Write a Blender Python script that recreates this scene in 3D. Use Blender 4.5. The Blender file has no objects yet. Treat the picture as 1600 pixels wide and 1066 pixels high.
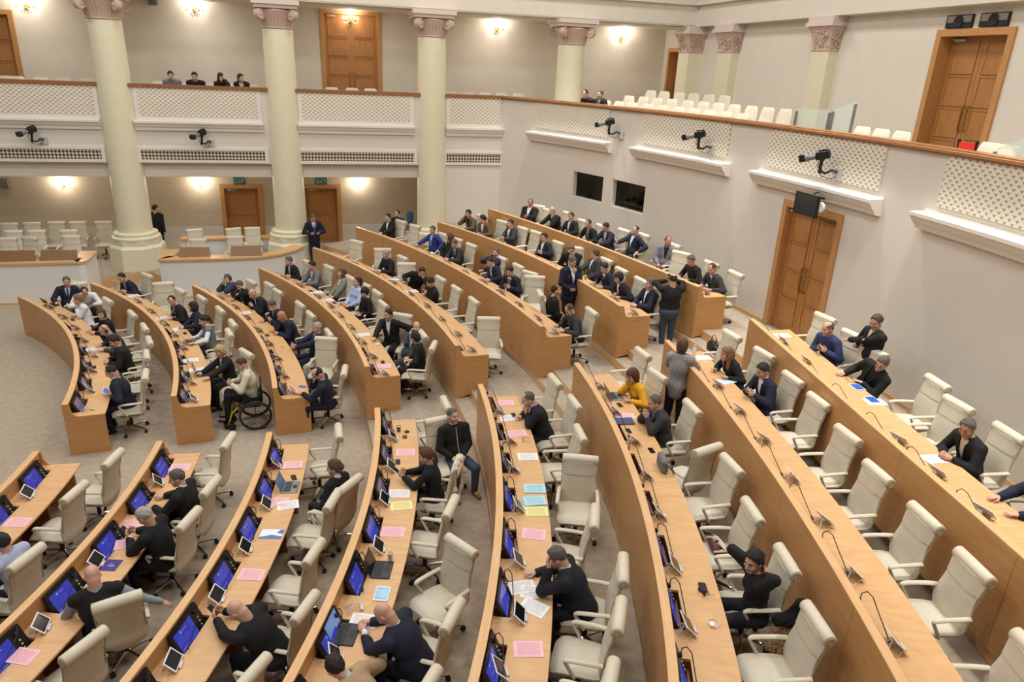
import bpy, math, random
import numpy as np
from mathutils import Vector, Matrix
random.seed(7)
PI = math.pi
S = bpy.context.scene
COL = S.collection
R_ = math.radians

# ------------------------------------------------------------------ materials
MATS = {}
def new_mat(name):
    m = bpy.data.materials.new(name); m.use_nodes = True
    nt = m.node_tree
    return m, nt, nt.nodes['Principled BSDF']
def setp(b, **kw):
    names = {'color': 'Base Color', 'rough': 'Roughness', 'metal': 'Metallic', 'spec': 'Specular IOR Level',
             'coat': 'Coat Weight', 'trans': 'Transmission Weight', 'ior': 'IOR', 'alpha': 'Alpha', 'sheen': 'Sheen Weight',
             'ecol': 'Emission Color', 'estr': 'Emission Strength', 'sss': 'Subsurface Weight'}
    for k, v in kw.items():
        s = b.inputs[names[k]]
        if k in ('color', 'ecol'): v = (v[0], v[1], v[2], 1)
        s.default_value = v
def lin(c):
    return tuple(((x/255)/12.92 if x/255 <= .04045 else (((x/255)+.055)/1.055)**2.4) for x in c)
def plain(name, rgb, rough=.6, noise=0.0, scale=40.0, bump=0.0, **kw):
    """srgb 0-255 colour, slight procedural mottling"""
    if name in MATS: return MATS[name]
    m, nt, b = new_mat(name); c = lin(rgb); setp(b, color=c, rough=rough, **kw)
    if noise or bump:
        tc = nt.nodes.new('ShaderNodeTexCoord'); n = nt.nodes.new('ShaderNodeTexNoise')
        n.inputs['Scale'].default_value = scale; n.inputs['Detail'].default_value = 3
        nt.links.new(tc.outputs['Object'], n.inputs['Vector'])
        if noise:
            r = nt.nodes.new('ShaderNodeValToRGB')
            r.color_ramp.elements[0].position = .3; r.color_ramp.elements[1].position = .7
            r.color_ramp.elements[0].color = (*[x*(1-noise) for x in c], 1)
            r.color_ramp.elements[1].color = (*[min(1, x*(1+noise)) for x in c], 1)
            nt.links.new(n.outputs['Fac'], r.inputs['Fac']); nt.links.new(r.outputs['Color'], b.inputs['Base Color'])
        if bump:
            bp = nt.nodes.new('ShaderNodeBump'); bp.inputs['Strength'].default_value = bump; bp.inputs['Distance'].default_value = .01
            nt.links.new(n.outputs['Fac'], bp.inputs['Height']); nt.links.new(bp.outputs['Normal'], b.inputs['Normal'])
    MATS[name] = m
    return m
def wood(name, a, b_, scale=(1.2, 14, 14), rough=.42, uv=True, seam=0.0):
    if name in MATS: return MATS[name]
    m, nt, b = new_mat(name); setp(b, rough=rough)
    L = nt.links.new; N = nt.nodes.new
    tc = N('ShaderNodeTexCoord'); mp = N('ShaderNodeMapping'); mp.inputs['Scale'].default_value = scale
    L(tc.outputs['UV' if uv else 'Object'], mp.inputs['Vector'])
    n = N('ShaderNodeTexNoise'); n.inputs['Scale'].default_value = 2.2; n.inputs['Detail'].default_value = 5; n.inputs['Distortion'].default_value = .6
    L(mp.outputs['Vector'], n.inputs['Vector'])
    r = N('ShaderNodeValToRGB'); r.color_ramp.elements[0].position = .25; r.color_ramp.elements[1].position = .75
    r.color_ramp.elements[0].color = (*lin(a), 1); r.color_ramp.elements[1].color = (*lin(b_), 1)
    L(n.outputs['Fac'], r.inputs['Fac'])
    out = r.outputs['Color']
    if seam:
        sx = N('ShaderNodeSeparateXYZ'); L(tc.outputs['UV'], sx.inputs[0])
        md = N('ShaderNodeMath'); md.operation = 'PINGPONG'; md.inputs[1].default_value = seam/2; L(sx.outputs[0], md.inputs[0])
        lt = N('ShaderNodeMath'); lt.operation = 'LESS_THAN'; lt.inputs[1].default_value = .004; L(md.outputs[0], lt.inputs[0])
        mx = N('ShaderNodeMixRGB'); mx.inputs['Color2'].default_value = (*[x*.45 for x in lin(a)], 1)
        L(lt.outputs[0], mx.inputs['Fac']); L(out, mx.inputs['Color1']); out = mx.outputs['Color']
    L(out, b.inputs['Base Color'])
    MATS[name] = m
    return m
def emit(name, rgb, strength=1.0, rough=.3):
    if name in MATS: return MATS[name]
    m, nt, b = new_mat(name); c = lin(rgb); setp(b, color=tuple(x*.2 for x in c), rough=rough, ecol=c, estr=strength)
    MATS[name] = m; return m

# ------------------------------------------------------------------ meshes
class MB:
    def __init__(s): s.v = []; s.f = []; s.uv = []; s.mi = []; s.cur = 0
    def face(s, idx, uvs=None):
        s.f.append(tuple(idx)); s.uv.append(uvs); s.mi.append(s.cur)
    def add(s, verts, faces, uvs=None):
        o = len(s.v); s.v.extend([tuple(p) for p in verts])
        for k, f in enumerate(faces): s.face([i+o for i in f], uvs[k] if uvs else None)
        return s
    def box(s, lo, hi, M=None):
        (x0, y0, z0), (x1, y1, z1) = lo, hi
        v = [(x0,y0,z0),(x1,y0,z0),(x1,y1,z0),(x0,y1,z0),(x0,y0,z1),(x1,y0,z1),(x1,y1,z1),(x0,y1,z1)]
        if M is not None: v = [tuple(M @ Vector(p)) for p in v]
        f = [(0,3,2,1),(4,5,6,7),(0,1,5,4),(1,2,6,5),(2,3,7,6),(3,0,4,7)]
        dx, dy, dz = x1-x0, y1-y0, z1-z0
        q = lambda a, b_: [(0,0),(a,0),(a,b_),(0,b_)]
        return s.add(v, f, [q(dy,dx),q(dx,dy),q(dx,dz),q(dy,dz),q(dx,dz),q(dy,dz)])
    def rbox(s, lo, hi, r, M=None, seg=3):
        """box with rounded vertical edges and chamfered rims"""
        (x0,y0,z0),(x1,y1,z1) = lo, hi
        r = min(r, (x1-x0)/2-1e-4, (y1-y0)/2-1e-4)
        e = min(r*.6, (z1-z0)*.35)
        def ring(z, ins):
            out = []
            for cx, cy, a0 in ((x1-r,y1-r,0),(x0+r,y1-r,90),(x0+r,y0+r,180),(x1-r,y0+r,270)):
                for k in range(seg+1):
                    a = R_(a0+90*k/seg); out.append((cx+(r-ins)*math.cos(a), cy+(r-ins)*math.sin(a), z))
            return out
        rings = [ring(z0, e), ring(z0+e, 0), ring(z1-e, 0), ring(z1, e)]
        return s.loft(rings, M=M)
    def loft(s, rings, closed=True, cap=True, M=None):
        n = len(rings[0]); vv = [p for r in rings for p in r]
        if M is not None: vv = [tuple(M @ Vector(p)) for p in vv]
        ff = []
        for i in range(len(rings)-1):
            for j in range(n if closed else n-1):
                k = (j+1) % n
                ff.append((i*n+j, i*n+k, (i+1)*n+k, (i+1)*n+j))
        if cap:
            ff.append(tuple(range(n-1, -1, -1))); ff.append(tuple((len(rings)-1)*n+j for j in range(n)))
        return s.add(vv, ff)
    def lathe(s, prof, n=16, c=(0,0,0), M=None, cap=True):
        rings = [[(c[0]+r*math.cos(2*PI*k/n), c[1]+r*math.sin(2*PI*k/n), c[2]+z) for k in range(n)] for r, z in prof]
        return s.loft(rings, M=M, cap=cap)
    def tube(s, pts, r, n=8, cap=True, sx=1.0):
        pts = [Vector(p) for p in pts]; rings = []; up = Vector((0,0,1))
        rr = r if hasattr(r, '__len__') else [r]*len(pts)
        prev = None
        for i, p in enumerate(pts):
            t = (pts[min(i+1,len(pts)-1)]-pts[max(i-1,0)]).normalized()
            a = (prev if prev is not None else (up if abs(t.z) < .95 else Vector((1,0,0))))
            b = t.cross(a); b = b.normalized() if b.length > 1e-6 else Vector((1,0,0))
            a = b.cross(t).normalized(); prev = a
            rings.append([tuple(p + b*(rr[i]*sx*math.cos(2*PI*k/n)) + a*(rr[i]*math.sin(2*PI*k/n))) for k in range(n)])
        return s.loft(rings, cap=cap)
    def sphere(s, c, r, n=10, m=6, sc=(1,1,1)):
        prof = [(r*math.sin(PI*k/m)+1e-5, -r*math.cos(PI*k/m)) for k in range(m+1)]
        rings = [[(c[0]+sc[0]*q*math.cos(2*PI*k/n), c[1]+sc[1]*q*math.sin(2*PI*k/n), c[2]+sc[2]*z) for k in range(n)] for q, z in prof]
        return s.loft(rings)
    def mesh(s, name, mats, smooth=False, angle=40):
        me = bpy.data.meshes.new(name)
        me.from_pydata(s.v, [], s.f)
        for m in (mats if isinstance(mats, (list, tuple)) else [mats]): me.materials.append(m)
        if any(s.mi): me.polygons.foreach_set('material_index', s.mi)
        if any(u is not None for u in s.uv):
            ul = me.uv_layers.new(name='UVMap'); k = 0; buf = []
            for f, u in zip(s.f, s.uv):
                if u is None: u = [(s.v[i][0]+s.v[i][1], s.v[i][2]) for i in f]
                for q in u: buf.extend(q)
            ul.data.foreach_set('uv', buf)
        if smooth:
            me.polygons.foreach_set('use_smooth', [True]*len(s.f))
            try: me.set_sharp_from_angle(angle=R_(angle))
            except Exception: pass
        me.update()
        return me
    def obj(s, name, mats, parent=None, smooth=False, angle=40, loc=None, rotz=None):
        o = bpy.data.objects.new(name, s.mesh(name, mats, smooth, angle)); COL.objects.link(o)
        if parent is not None: o.parent = parent
        if loc is not None: o.location = loc
        if rotz is not None: o.rotation_euler = (0,0,rotz)
        return o
def tag(o, label=None, cat=None, group=None, kind=None):
    if label: o['label'] = label
    if cat: o['category'] = cat
    if group: o['group'] = group
    if kind: o['kind'] = kind
    return o
def empty(name, loc=(0,0,0), rotz=0.0, label=None, cat=None, group=None):
    o = bpy.data.objects.new(name, None); COL.objects.link(o); o.empty_display_size = .1
    o.location = loc; o.rotation_euler = (0,0,rotz)
    return tag(o, label, cat, group)
def struct(o): o['kind'] = 'structure'; return o
def child(name, me, parent, loc=None, rot=None):
    o = bpy.data.objects.new(name, me); COL.objects.link(o); o.parent = parent
    if loc is not None: o.location = loc
    if rot is not None: o.rotation_euler = rot
    return o
def copy_tree(o, loc=None, rotz=None, label=None, group=None, parent=None):
    c = o.copy(); COL.objects.link(c)
    if parent is not None: c.parent = parent
    if loc is not None: c.location = loc
    if rotz is not None: c.rotation_euler = (0,0,rotz)
    if label: c['label'] = label
    if group: c['group'] = group
    for ch in list(o.children): copy_tree(ch, parent=c)
    return c
def remove_tree(o):
    for ch in list(o.children): remove_tree(ch)
    bpy.data.objects.remove(o)
def pol(r, t, z=0.0):
    return (r*math.cos(t), r*math.sin(t), z)
def arc_prism(mb, prof, Rf, t0, t1, n, caps=True):
    """sweep the closed (s, z) profile along the arc; s is measured outwards from Rf(t)"""
    k = len(prof); per = [0]
    for i in range(k):
        a, b = prof[i], prof[(i+1) % k]; per.append(per[-1]+math.hypot(a[0]-b[0], a[1]-b[1]))
    o = len(mb.v); Rm = Rf((t0+t1)/2)
    for i in range(n+1):
        t = t0+(t1-t0)*i/n; R0 = Rf(t)
        for s, z in prof: mb.v.append(pol(R0+s, t, z))
    for i in range(n):
        ua, ub = Rm*(t0+(t1-t0)*i/n), Rm*(t0+(t1-t0)*(i+1)/n)
        for j in range(k):
            j2 = (j+1) % k
            f = [o+i*k+j, o+i*k+j2, o+(i+1)*k+j2, o+(i+1)*k+j]
            uv = [(ua, per[j]), (ua, per[j+1]), (ub, per[j+1]), (ub, per[j])]
            mb.face(f[::-1], uv[::-1])
    if caps:
        mb.face([o+j for j in range(k)], [(s, z) for s, z in prof])
        mb.face([o+n*k+j for j in range(k-1, -1, -1)], [prof[j] for j in range(k-1, -1, -1)])
    return mb

CAM_F = 1111.24
ROWS = {'A1': ([0.1123, 11.1231], 0.0, 0.0774, 0.7313), 'A2': ([0.0422, 12.8688], 0.0, 0.07, 0.7191), 'A3': ([0.0206, 14.6126], 0.0, 0.0644, 0.5742), 'A4': ([-0.0508, 16.3331], 0.3, 0.06, 0.5428), 'A5': ([-0.0666, 18.1043], 0.61, 0.0564, 0.5463), 'A6': ([2.1622, -1.159, 19.9219], 0.901, 0.0534, 0.5725), 'A7': ([-0.0807, 21.6063], 1.242, 0.0509, 0.4712), 'A8': ([5.6224, -3.2615, 23.5375], 1.581, 0.0488, 0.4503), 'B1': ([11.1876], 0.0, -0.0716, -0.7313), 'B2': ([12.9218], 0.0, -0.0635, -0.7191), 'B3': ([-0.0873, 14.5807], 0.0, -0.0576, -0.5742), 'B4': ([0.0931, 16.3546], 0.3, -0.0526, -0.5428), 'B5': ([0.1349, 18.1377], 0.61, -0.0486, -0.5463), 'B6': ([0.143, 19.8939], 0.901, -0.0453, -0.5725), 'B7': ([4.0237, 1.7659, 21.6915], 1.242, -0.0426, -0.4712), 'B8': ([11.7322, 4.6633, 23.4964], 1.581, -0.0404, -0.4503)}
DEP = {'A1': 0.63, 'A2': 0.63, 'A3': 0.66, 'A4': 0.68, 'A5': 0.7, 'A6': 0.71, 'A7': 0.74, 'A8': 0.74, 'B1': 0.63, 'B2': 0.63, 'B3': 0.66, 'B4': 0.68, 'B5': 0.7, 'B6': 0.71, 'B7': 0.76, 'B8': 0.88}
CHAIRS = [
(9.601, 7.751, 0.0, 3.493, 'ivory swivel chair of the balding man in white shirt sitting right behind the woman in'),
(10.273, 6.35, 0.0, 2.124, 'ivory swivel chair of the woman in white blouse with pinned-up fair hair hand on her'),
(11.018, 5.251, 0.0, 2.016, 'ivory swivel chair of the woman with brown bob in black sweater looking towards the camera'),
(11.448, 4.288, 0.0, 1.929, 'ivory swivel chair of the bald man in dark grey suit wearing black headphones leaning over'),
(11.691, 3.434, 0.0, 1.856, 'ivory swivel chair of the dark-haired man in black suit with clasped hands beside the man'),
(11.776, 2.643, 0.0, 1.792, 'empty ivory chair, second from the aisle in the front row of the far block'),
(11.937, 1.639, 0.0, 1.707, 'ivory swivel chair of the balding man in navy suit reading a tablet at the front'),
(9.189, 7.922, 0.0, 2.282, 'ivory swivel chair of the moustached man in navy suit and blue tie facing the camera'),
(10.778, 8.488, 0.0, 2.238, 'ivory swivel chair of the dark-haired man in navy jacket with clasped hands near a water'),
(11.609, 7.492, 0.0, 3.194, 'empty turned ivory chair, seventh from the aisle in the second row of the far block'),
(11.806, 6.968, 0.0, 2.118, 'empty ivory chair, sixth from the aisle in the second row of the far block'),
(12.395, 6.264, 0.0, 2.039, 'ivory swivel chair of the man in dark suit and pale blue shirt turning his head'),
(12.91, 5.301, 0.0, 1.96, 'ivory swivel chair of the woman with dark bob in navy jacket wearing headphones'),
(13.272, 4.302, 0.0, 1.884, 'ivory swivel chair of the woman with dark ponytail in grey vest and white sleeves typing'),
(13.246, 3.681, 0.0, 1.842, 'empty ivory chair, second from the aisle in the second row of the far block'),
(13.721, 2.355, 0.0, 2.097, 'ivory swivel chair of the blonde woman in black blazer typing on a dark laptop'),
(13.486, 7.568, 0.0, 2.082, 'ivory swivel chair of the man in grey-blue suit holding his head with both hands wearing'),
(13.956, 7.24, 0.0, 2.049, 'ivory swivel chair of the man in black suit with blue cuff hand on his temple'),
(14.189, 6.61, 0.0, 2.007, 'ivory swivel chair of the bald man in dark navy suit holding a phone third in'),
(14.741, 5.461, 0.0, 1.926, 'ivory swivel chair of the grey-haired man in navy suit with white face mask'),
(14.982, 4.668, 0.0, 1.873, 'ivory swivel chair of the bald tanned man in navy suit with hand on the desk'),
(15.35, 3.375, 0.0, 1.787, 'ivory swivel chair of the grey-haired man in navy suit and blue tie holding a white'),
(15.512, 2.765, 0.0, 2.81, 'empty turned ivory chair, second from the aisle in the third row of the far block'),
(15.572, 1.308, 0.0, 1.441, 'ivory swivel chair of the balding man in navy suit leaning on his elbow hand on'),
(14.991, 8.325, 0.3, 2.078, 'ivory swivel chair of the grey-haired man in black jacket hands clasped at the far end'),
(15.536, 7.753, 0.3, 2.034, 'ivory swivel chair of the young man in grey jacket and open white shirt arm on'),
(16.039, 6.644, 0.3, 1.963, 'ivory swivel chair of the woman with brown shoulder-length hair in olive grey jacket'),
(16.388, 5.905, 0.3, 2.094, 'ivory swivel chair of the woman with tied dark hair in light blue blouse'),
(16.609, 5.246, 0.3, 1.877, 'ivory swivel chair of the woman with short black hair in black top with white collar'),
(16.661, 4.359, 0.3, 1.827, 'empty ivory chair, fourth from the aisle in the fourth row of the far block'),
(17.155, 3.266, 0.3, 2.556, 'ivory swivel chair of the man in black suit and open white shirt turned towards the'),
(17.274, 2.214, 0.3, 1.69, 'ivory swivel chair of the bald man in grey suit holding a phone to his ear'),
(17.39, 1.666, 0.3, 1.231, 'ivory swivel chair of the woman with black hair seen from behind in black jacket beside'),
(16.477, 9.32, 0.61, 2.351, 'empty ivory chair, eighth from the aisle in the fifth row of the far block'),
(17.334, 8.182, 0.61, 2.984, 'empty turned ivory chair, seventh from the aisle in the fifth row of the far block'),
(17.523, 7.419, 0.61, 1.971, 'ivory swivel chair of the grey-haired man in black turtleneck with hands on the desk'),
(17.808, 6.514, 0.61, 2.981, 'ivory swivel chair of the man in black sweater holding hand over his mouth and a'),
(18.203, 5.252, 0.61, 1.852, 'ivory swivel chair of the man in black sweater bending over his phone at the middle'),
(18.437, 4.376, 0.61, 1.804, 'empty ivory chair, third from the aisle in the fifth row of the far block'),
(18.646, 3.392, 0.61, 1.751, 'empty ivory chair, second from the aisle in the fifth row of the far block'),
(18.963, 1.836, 0.61, 2.938, 'empty turned ivory chair, first from the aisle in the fifth row of the far block'),
(17.931, 10.853, 0.901, 2.115, 'ivory swivel chair of the dark-haired man in black suit and white shirt near the far'),
(18.275, 10.131, 0.901, 2.077, 'empty ivory chair, tenth from the aisle in the sixth row of the far block'),
(18.941, 8.905, 0.901, 2.01, 'ivory swivel chair of the man in bright blue suit leaning back arm on the desk'),
(19.238, 8.197, 0.901, 2.15, 'ivory swivel chair of the woman with reddish brown hair in black turned away'),
(19.496, 7.498, 0.901, 1.938, 'ivory swivel chair of the grey-haired man in charcoal suit looking down at his desk'),
(19.988, 5.994, 0.901, 1.862, 'ivory swivel chair of the grey-bearded man in navy jacket with a phone at his ear'),
(20.216, 5.172, 0.901, 1.821, 'ivory swivel chair of the dark-haired man in navy suit looking down in front of the'),
(20.378, 4.399, 0.901, 2.134, 'ivory swivel chair of the man in navy suit and dark red tie holding a phone'),
(20.567, 3.872, 0.901, 2.818, 'empty turned ivory chair, third from the aisle in the sixth row of the far block'),
(20.752, 2.833, 0.901, 4.59, 'ivory swivel chair of the balding man in dark suit in profile turned towards the standing'),
(20.778, 1.471, 0.901, 1.641, 'ivory swivel chair of the balding man in charcoal jacket writing at the near end of'),
(20.38, 9.929, 1.242, 2.024, 'ivory swivel chair of the dark-haired man in brown jacket with a phone at his ear'),
(20.798, 9.028, 1.242, 1.98, 'ivory swivel chair of the man in brown jacket turned away from the camera towards the'),
(21.175, 8.043, 1.242, 1.934, 'ivory swivel chair of the man in grey suit and white shirt in the third seat'),
(21.405, 7.495, 1.242, 1.908, 'empty ivory chair, seventh from the aisle in the seventh row of the far block'),
(21.63, 6.176, 1.242, 1.849, 'ivory swivel chair of the man with glasses in navy suit and white shirt holding a'),
(22.086, 5.358, 1.242, 2.515, 'ivory swivel chair of the grey-haired man in black suit leaning across with one hand raised'),
(22.26, 4.288, 1.242, 1.761, 'ivory swivel chair of the man in grey suit turned away from the camera behind the'),
(22.262, 3.353, 1.242, 1.72, 'ivory swivel chair of the dark-haired man in navy suit and tie sorting papers near the'),
(22.36, 2.479, 1.242, 1.681, 'ivory swivel chair of the man with long dark hair in black suit and white shirt'),
(22.439, 1.665, 1.242, 1.645, 'ivory swivel chair of the grey-haired man in blue suit at the near end of the'),
(22.226, 9.612, 1.581, 2.328, 'ivory swivel chair of the stout man in black jacket and white shirt reading his phone'),
(22.29, 9.056, 1.581, 1.961, 'empty ivory chair, tenth from the aisle in the top row of the far block'),
(22.764, 8.523, 1.581, 1.929, 'ivory swivel chair of the white-haired man in black suit with a hand on his mouth'),
(22.801, 7.387, 1.581, 1.884, 'ivory swivel chair of the man with short hair in black suit and pale blue shirt'),
(23.098, 6.65, 1.581, 1.851, 'ivory swivel chair of the man with cropped hair in black jacket looking down at the'),
(23.513, 6.078, 1.581, 1.824, 'ivory swivel chair of the dark-haired man with glasses in navy suit on the top row'),
(23.819, 5.505, 1.581, 1.798, 'ivory swivel chair of the man in navy suit and white shirt leaning back with arms'),
(24.117, 4.3, 1.581, 1.747, 'ivory swivel chair of the smiling man in grey jacket and black shirt leaning back sideways'),
(23.925, 3.385, 1.581, 2.064, 'empty ivory chair, third from the aisle in the top row of the far block'),
(24.136, 2.497, 1.581, 1.674, 'ivory swivel chair of the grey-haired man in black sweater looking down at the top desk'),
(24.235, 1.613, 1.581, 1.637, 'ivory swivel chair of the man in grey suit and dark tie at the near end'),
(12.077, -1.35, 0.0, 1.317, 'empty ivory chair, first from the aisle in the front row of the near block'),
(11.797, -2.187, 0.0, 1.245, 'empty ivory chair, second from the aisle in the front row of the near block'),
(11.659, -3.547, 0.0, 1.133, 'ivory swivel chair of the person in pale blue shirt cut by the left edge of'),
(13.664, -1.139, 0.0, 1.345, 'empty ivory chair, first from the aisle in the second row of the near block'),
(13.557, -2.398, 0.0, 1.253, 'ivory swivel chair of the grey-haired man in black jacket leaning over his tablet'),
(13.383, -3.144, 0.0, 1.198, 'ivory swivel chair of the white-haired man in black jacket holding a phone over pink papers'),
(13.063, -4.385, 0.0, 0.323, 'ivory swivel chair of the bald man in black vest and grey shirt slumped on the'),
(12.72, -5.121, 0.0, 0.921, 'empty ivory chair, fifth from the aisle in the second row of the near block'),
(15.358, -1.231, 0.0, 1.58, 'empty ivory chair, first from the aisle in the third row of the near block'),
(15.527, -2.604, 0.0, 0.871, 'ivory swivel chair of the woman with brown tied-back hair in black suit hands in her'),
(15.215, -3.069, 0.0, 1.195, 'empty ivory chair, third from the aisle in the third row of the near block'),
(14.956, -4.16, 0.0, 1.157, 'empty ivory chair, fourth from the aisle in the third row of the near block'),
(14.868, -5.087, 0.0, 1.064, 'ivory swivel chair of the bald man in black sweater bending over a bright phone'),
(14.377, -5.891, 0.0, 0.969, 'empty ivory chair, sixth from the aisle in the third row of the near block'),
(17.152, -1.118, 0.3, 1.594, 'empty ivory chair, first from the aisle in the fourth row of the near block'),
(17.367, -2.016, 0.3, 3.355, 'ivory swivel chair of the man in black zip cardigan and jeans turned sideways looking right'),
(16.979, -2.993, 0.3, 1.219, 'ivory swivel chair of the woman with long brown hair in black holding up a phone'),
(16.706, -3.977, 0.3, 1.124, 'empty ivory chair, fourth from the aisle in the fourth row of the near block'),
(16.699, -5.123, 0.3, 2.123, 'empty turned ivory chair, fifth from the aisle in the fourth row of the near block'),
(16.379, -5.882, 0.3, 1.013, 'ivory swivel chair of the bald man in navy suit with clasped hands at a black'),
(15.981, -6.718, 0.3, 0.96, 'ivory swivel chair of the dark-haired man in beige jacket at the bottom edge of the'),
(19.076, -1.192, 0.61, 1.597, 'empty ivory chair, first from the aisle in the fifth row of the near block'),
(19.113, -2.069, 0.61, 1.552, 'ivory swivel chair of the grey-haired man in black suit with fist under his chin'),
(18.835, -3.057, 0.61, 1.463, 'empty ivory chair, third from the aisle in the fifth row of the near block'),
(18.806, -4.105, 0.61, 2.766, 'empty turned ivory chair, fourth from the aisle in the fifth row of the near block'),
(18.29, -5.001, 0.61, 1.162, 'empty ivory chair, fifth from the aisle in the fifth row of the near block'),
(18.242, -5.977, 0.61, 1.166, 'ivory swivel chair of the grey-haired man in black suit resting his head on a hand'),
(17.932, -6.599, 0.61, 1.076, 'empty ivory chair, seventh from the aisle in the fifth row of the near block'),
(17.533, -7.322, 0.61, 1.034, 'empty ivory chair, eighth from the aisle in the fifth row of the near block'),
(20.847, -0.916, 0.901, 1.615, 'empty ivory chair, first from the aisle in the sixth row of the near block'),
(20.676, -1.912, 0.901, 1.691, 'ivory swivel chair of the woman with reddish brown hair in yellow jacket head on hand'),
(20.647, -3.103, 0.901, 1.51, 'ivory swivel chair of the man in charcoal suit with hands clasped before his face'),
(20.464, -4.017, 0.901, 0.283, 'empty turned ivory chair, fourth from the aisle in the sixth row of the near block'),
(20.323, -4.77, 0.901, 1.517, 'empty ivory chair, fifth from the aisle in the sixth row of the near block'),
(19.995, -5.724, 0.901, 1.38, 'empty ivory chair, sixth from the aisle in the sixth row of the near block'),
(19.839, -6.607, 0.901, 1.338, 'ivory swivel chair of the woman with dark tied hair in black sweater hands behind her'),
(19.563, -7.485, 0.901, 1.382, 'empty ivory chair, eighth from the aisle in the sixth row of the near block'),
(22.504, -1.138, 1.242, 1.609, 'empty ivory chair, first from the aisle in the seventh row of the near block'),
(22.575, -2.061, 1.242, 1.621, 'ivory swivel chair of the woman with long light brown hair in black listening to the'),
(22.403, -3.079, 1.242, 1.523, 'ivory swivel chair of the dark-haired man in navy jacket and white shirt looking at a'),
(22.275, -3.866, 1.242, 1.487, 'empty ivory chair, fourth from the aisle in the seventh row of the near block'),
(21.975, -4.875, 1.242, 1.494, 'empty ivory chair, fifth from the aisle in the seventh row of the near block'),
(21.669, -5.773, 1.242, 1.452, 'empty ivory chair, sixth from the aisle in the seventh row of the near block'),
(21.507, -6.67, 1.242, 1.411, 'empty ivory chair, seventh from the aisle in the seventh row of the near block'),
(21.33, -7.468, 1.242, 1.375, 'empty ivory chair, eighth from the aisle in the seventh row of the near block'),
(20.862, -8.511, 1.242, 1.325, 'empty ivory chair, ninth from the aisle in the seventh row of the near block'),
(24.267, -1.396, 1.581, 1.655, 'empty ivory chair, first from the aisle in the top row of the near block'),
(24.15, -2.298, 1.581, 1.652, 'ivory swivel chair of the balding man in blue suit holding a phone at the top'),
(23.934, -3.083, 1.581, 1.76, 'ivory swivel chair of the man with glasses in black jacket tapping a lit tablet'),
(23.986, -4.223, 1.581, 1.397, 'empty ivory chair, fourth from the aisle in the top row of the near block'),
(23.662, -4.947, 1.581, 1.506, 'empty ivory chair, fifth from the aisle in the top row of the near block'),
(23.619, -5.754, 1.581, 1.42, 'ivory swivel chair of the man with glasses in black jacket and open collar hands on'),
(23.317, -6.847, 1.581, 1.285, 'ivory swivel chair of the person in navy jacket mostly beyond the right edge of the')]
GALLERY_CHAIRS = [
(6.665, 11.814, 0.3, 3.142, 'ivory chair in the front row at the left low wall, first counted from the left'),
(7.092, 11.879, 0.3, 2.705, 'ivory chair in the front row at the left low wall, second counted from the left'),
(8.331, 11.934, 0.3, 3.142, 'ivory chair in the front row at the left low wall, third counted from the left'),
(6.508, 12.789, 0.3, 3.142, 'ivory chair in the second row behind the left low wall, first counted from the left'),
(7.141, 12.788, 0.3, 3.142, 'ivory chair in the second row behind the left low wall, second counted from the left'),
(8.038, 12.767, 0.3, 3.142, 'ivory chair in the second row behind the left low wall, third counted from the left'),
(6.004, 13.966, 0.3, 3.142, 'ivory chair against the gallery wall left of the first column, first counted from the left'),
(6.644, 14.024, 0.3, 3.142, 'ivory chair against the gallery wall left of the first column, second counted from the left'),
(7.333, 14.082, 0.3, 3.142, 'ivory chair against the gallery wall left of the first column, third counted from the left'),
(8.0, 14.042, 0.3, 3.229, 'ivory chair against the gallery wall left of the first column, fourth counted from the left'),
(8.768, 14.045, 0.3, 3.229, 'ivory chair against the gallery wall left of the first column, fifth counted from the left'),
(12.015, 11.21, 0.3, 3.142, 'ivory chair at the middle low wall, first counted from the left'),
(13.057, 11.477, 0.3, 3.142, 'ivory chair at the middle low wall, second counted from the left'),
(11.843, 12.644, 0.3, 3.491, 'ivory chair behind the middle low wall, first counted from the left'),
(13.031, 12.714, 0.3, 3.491, 'ivory chair behind the middle low wall, second counted from the left'),
(13.536, 12.777, 0.3, 3.229, 'ivory chair behind the middle low wall, third counted from the left')]
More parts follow.
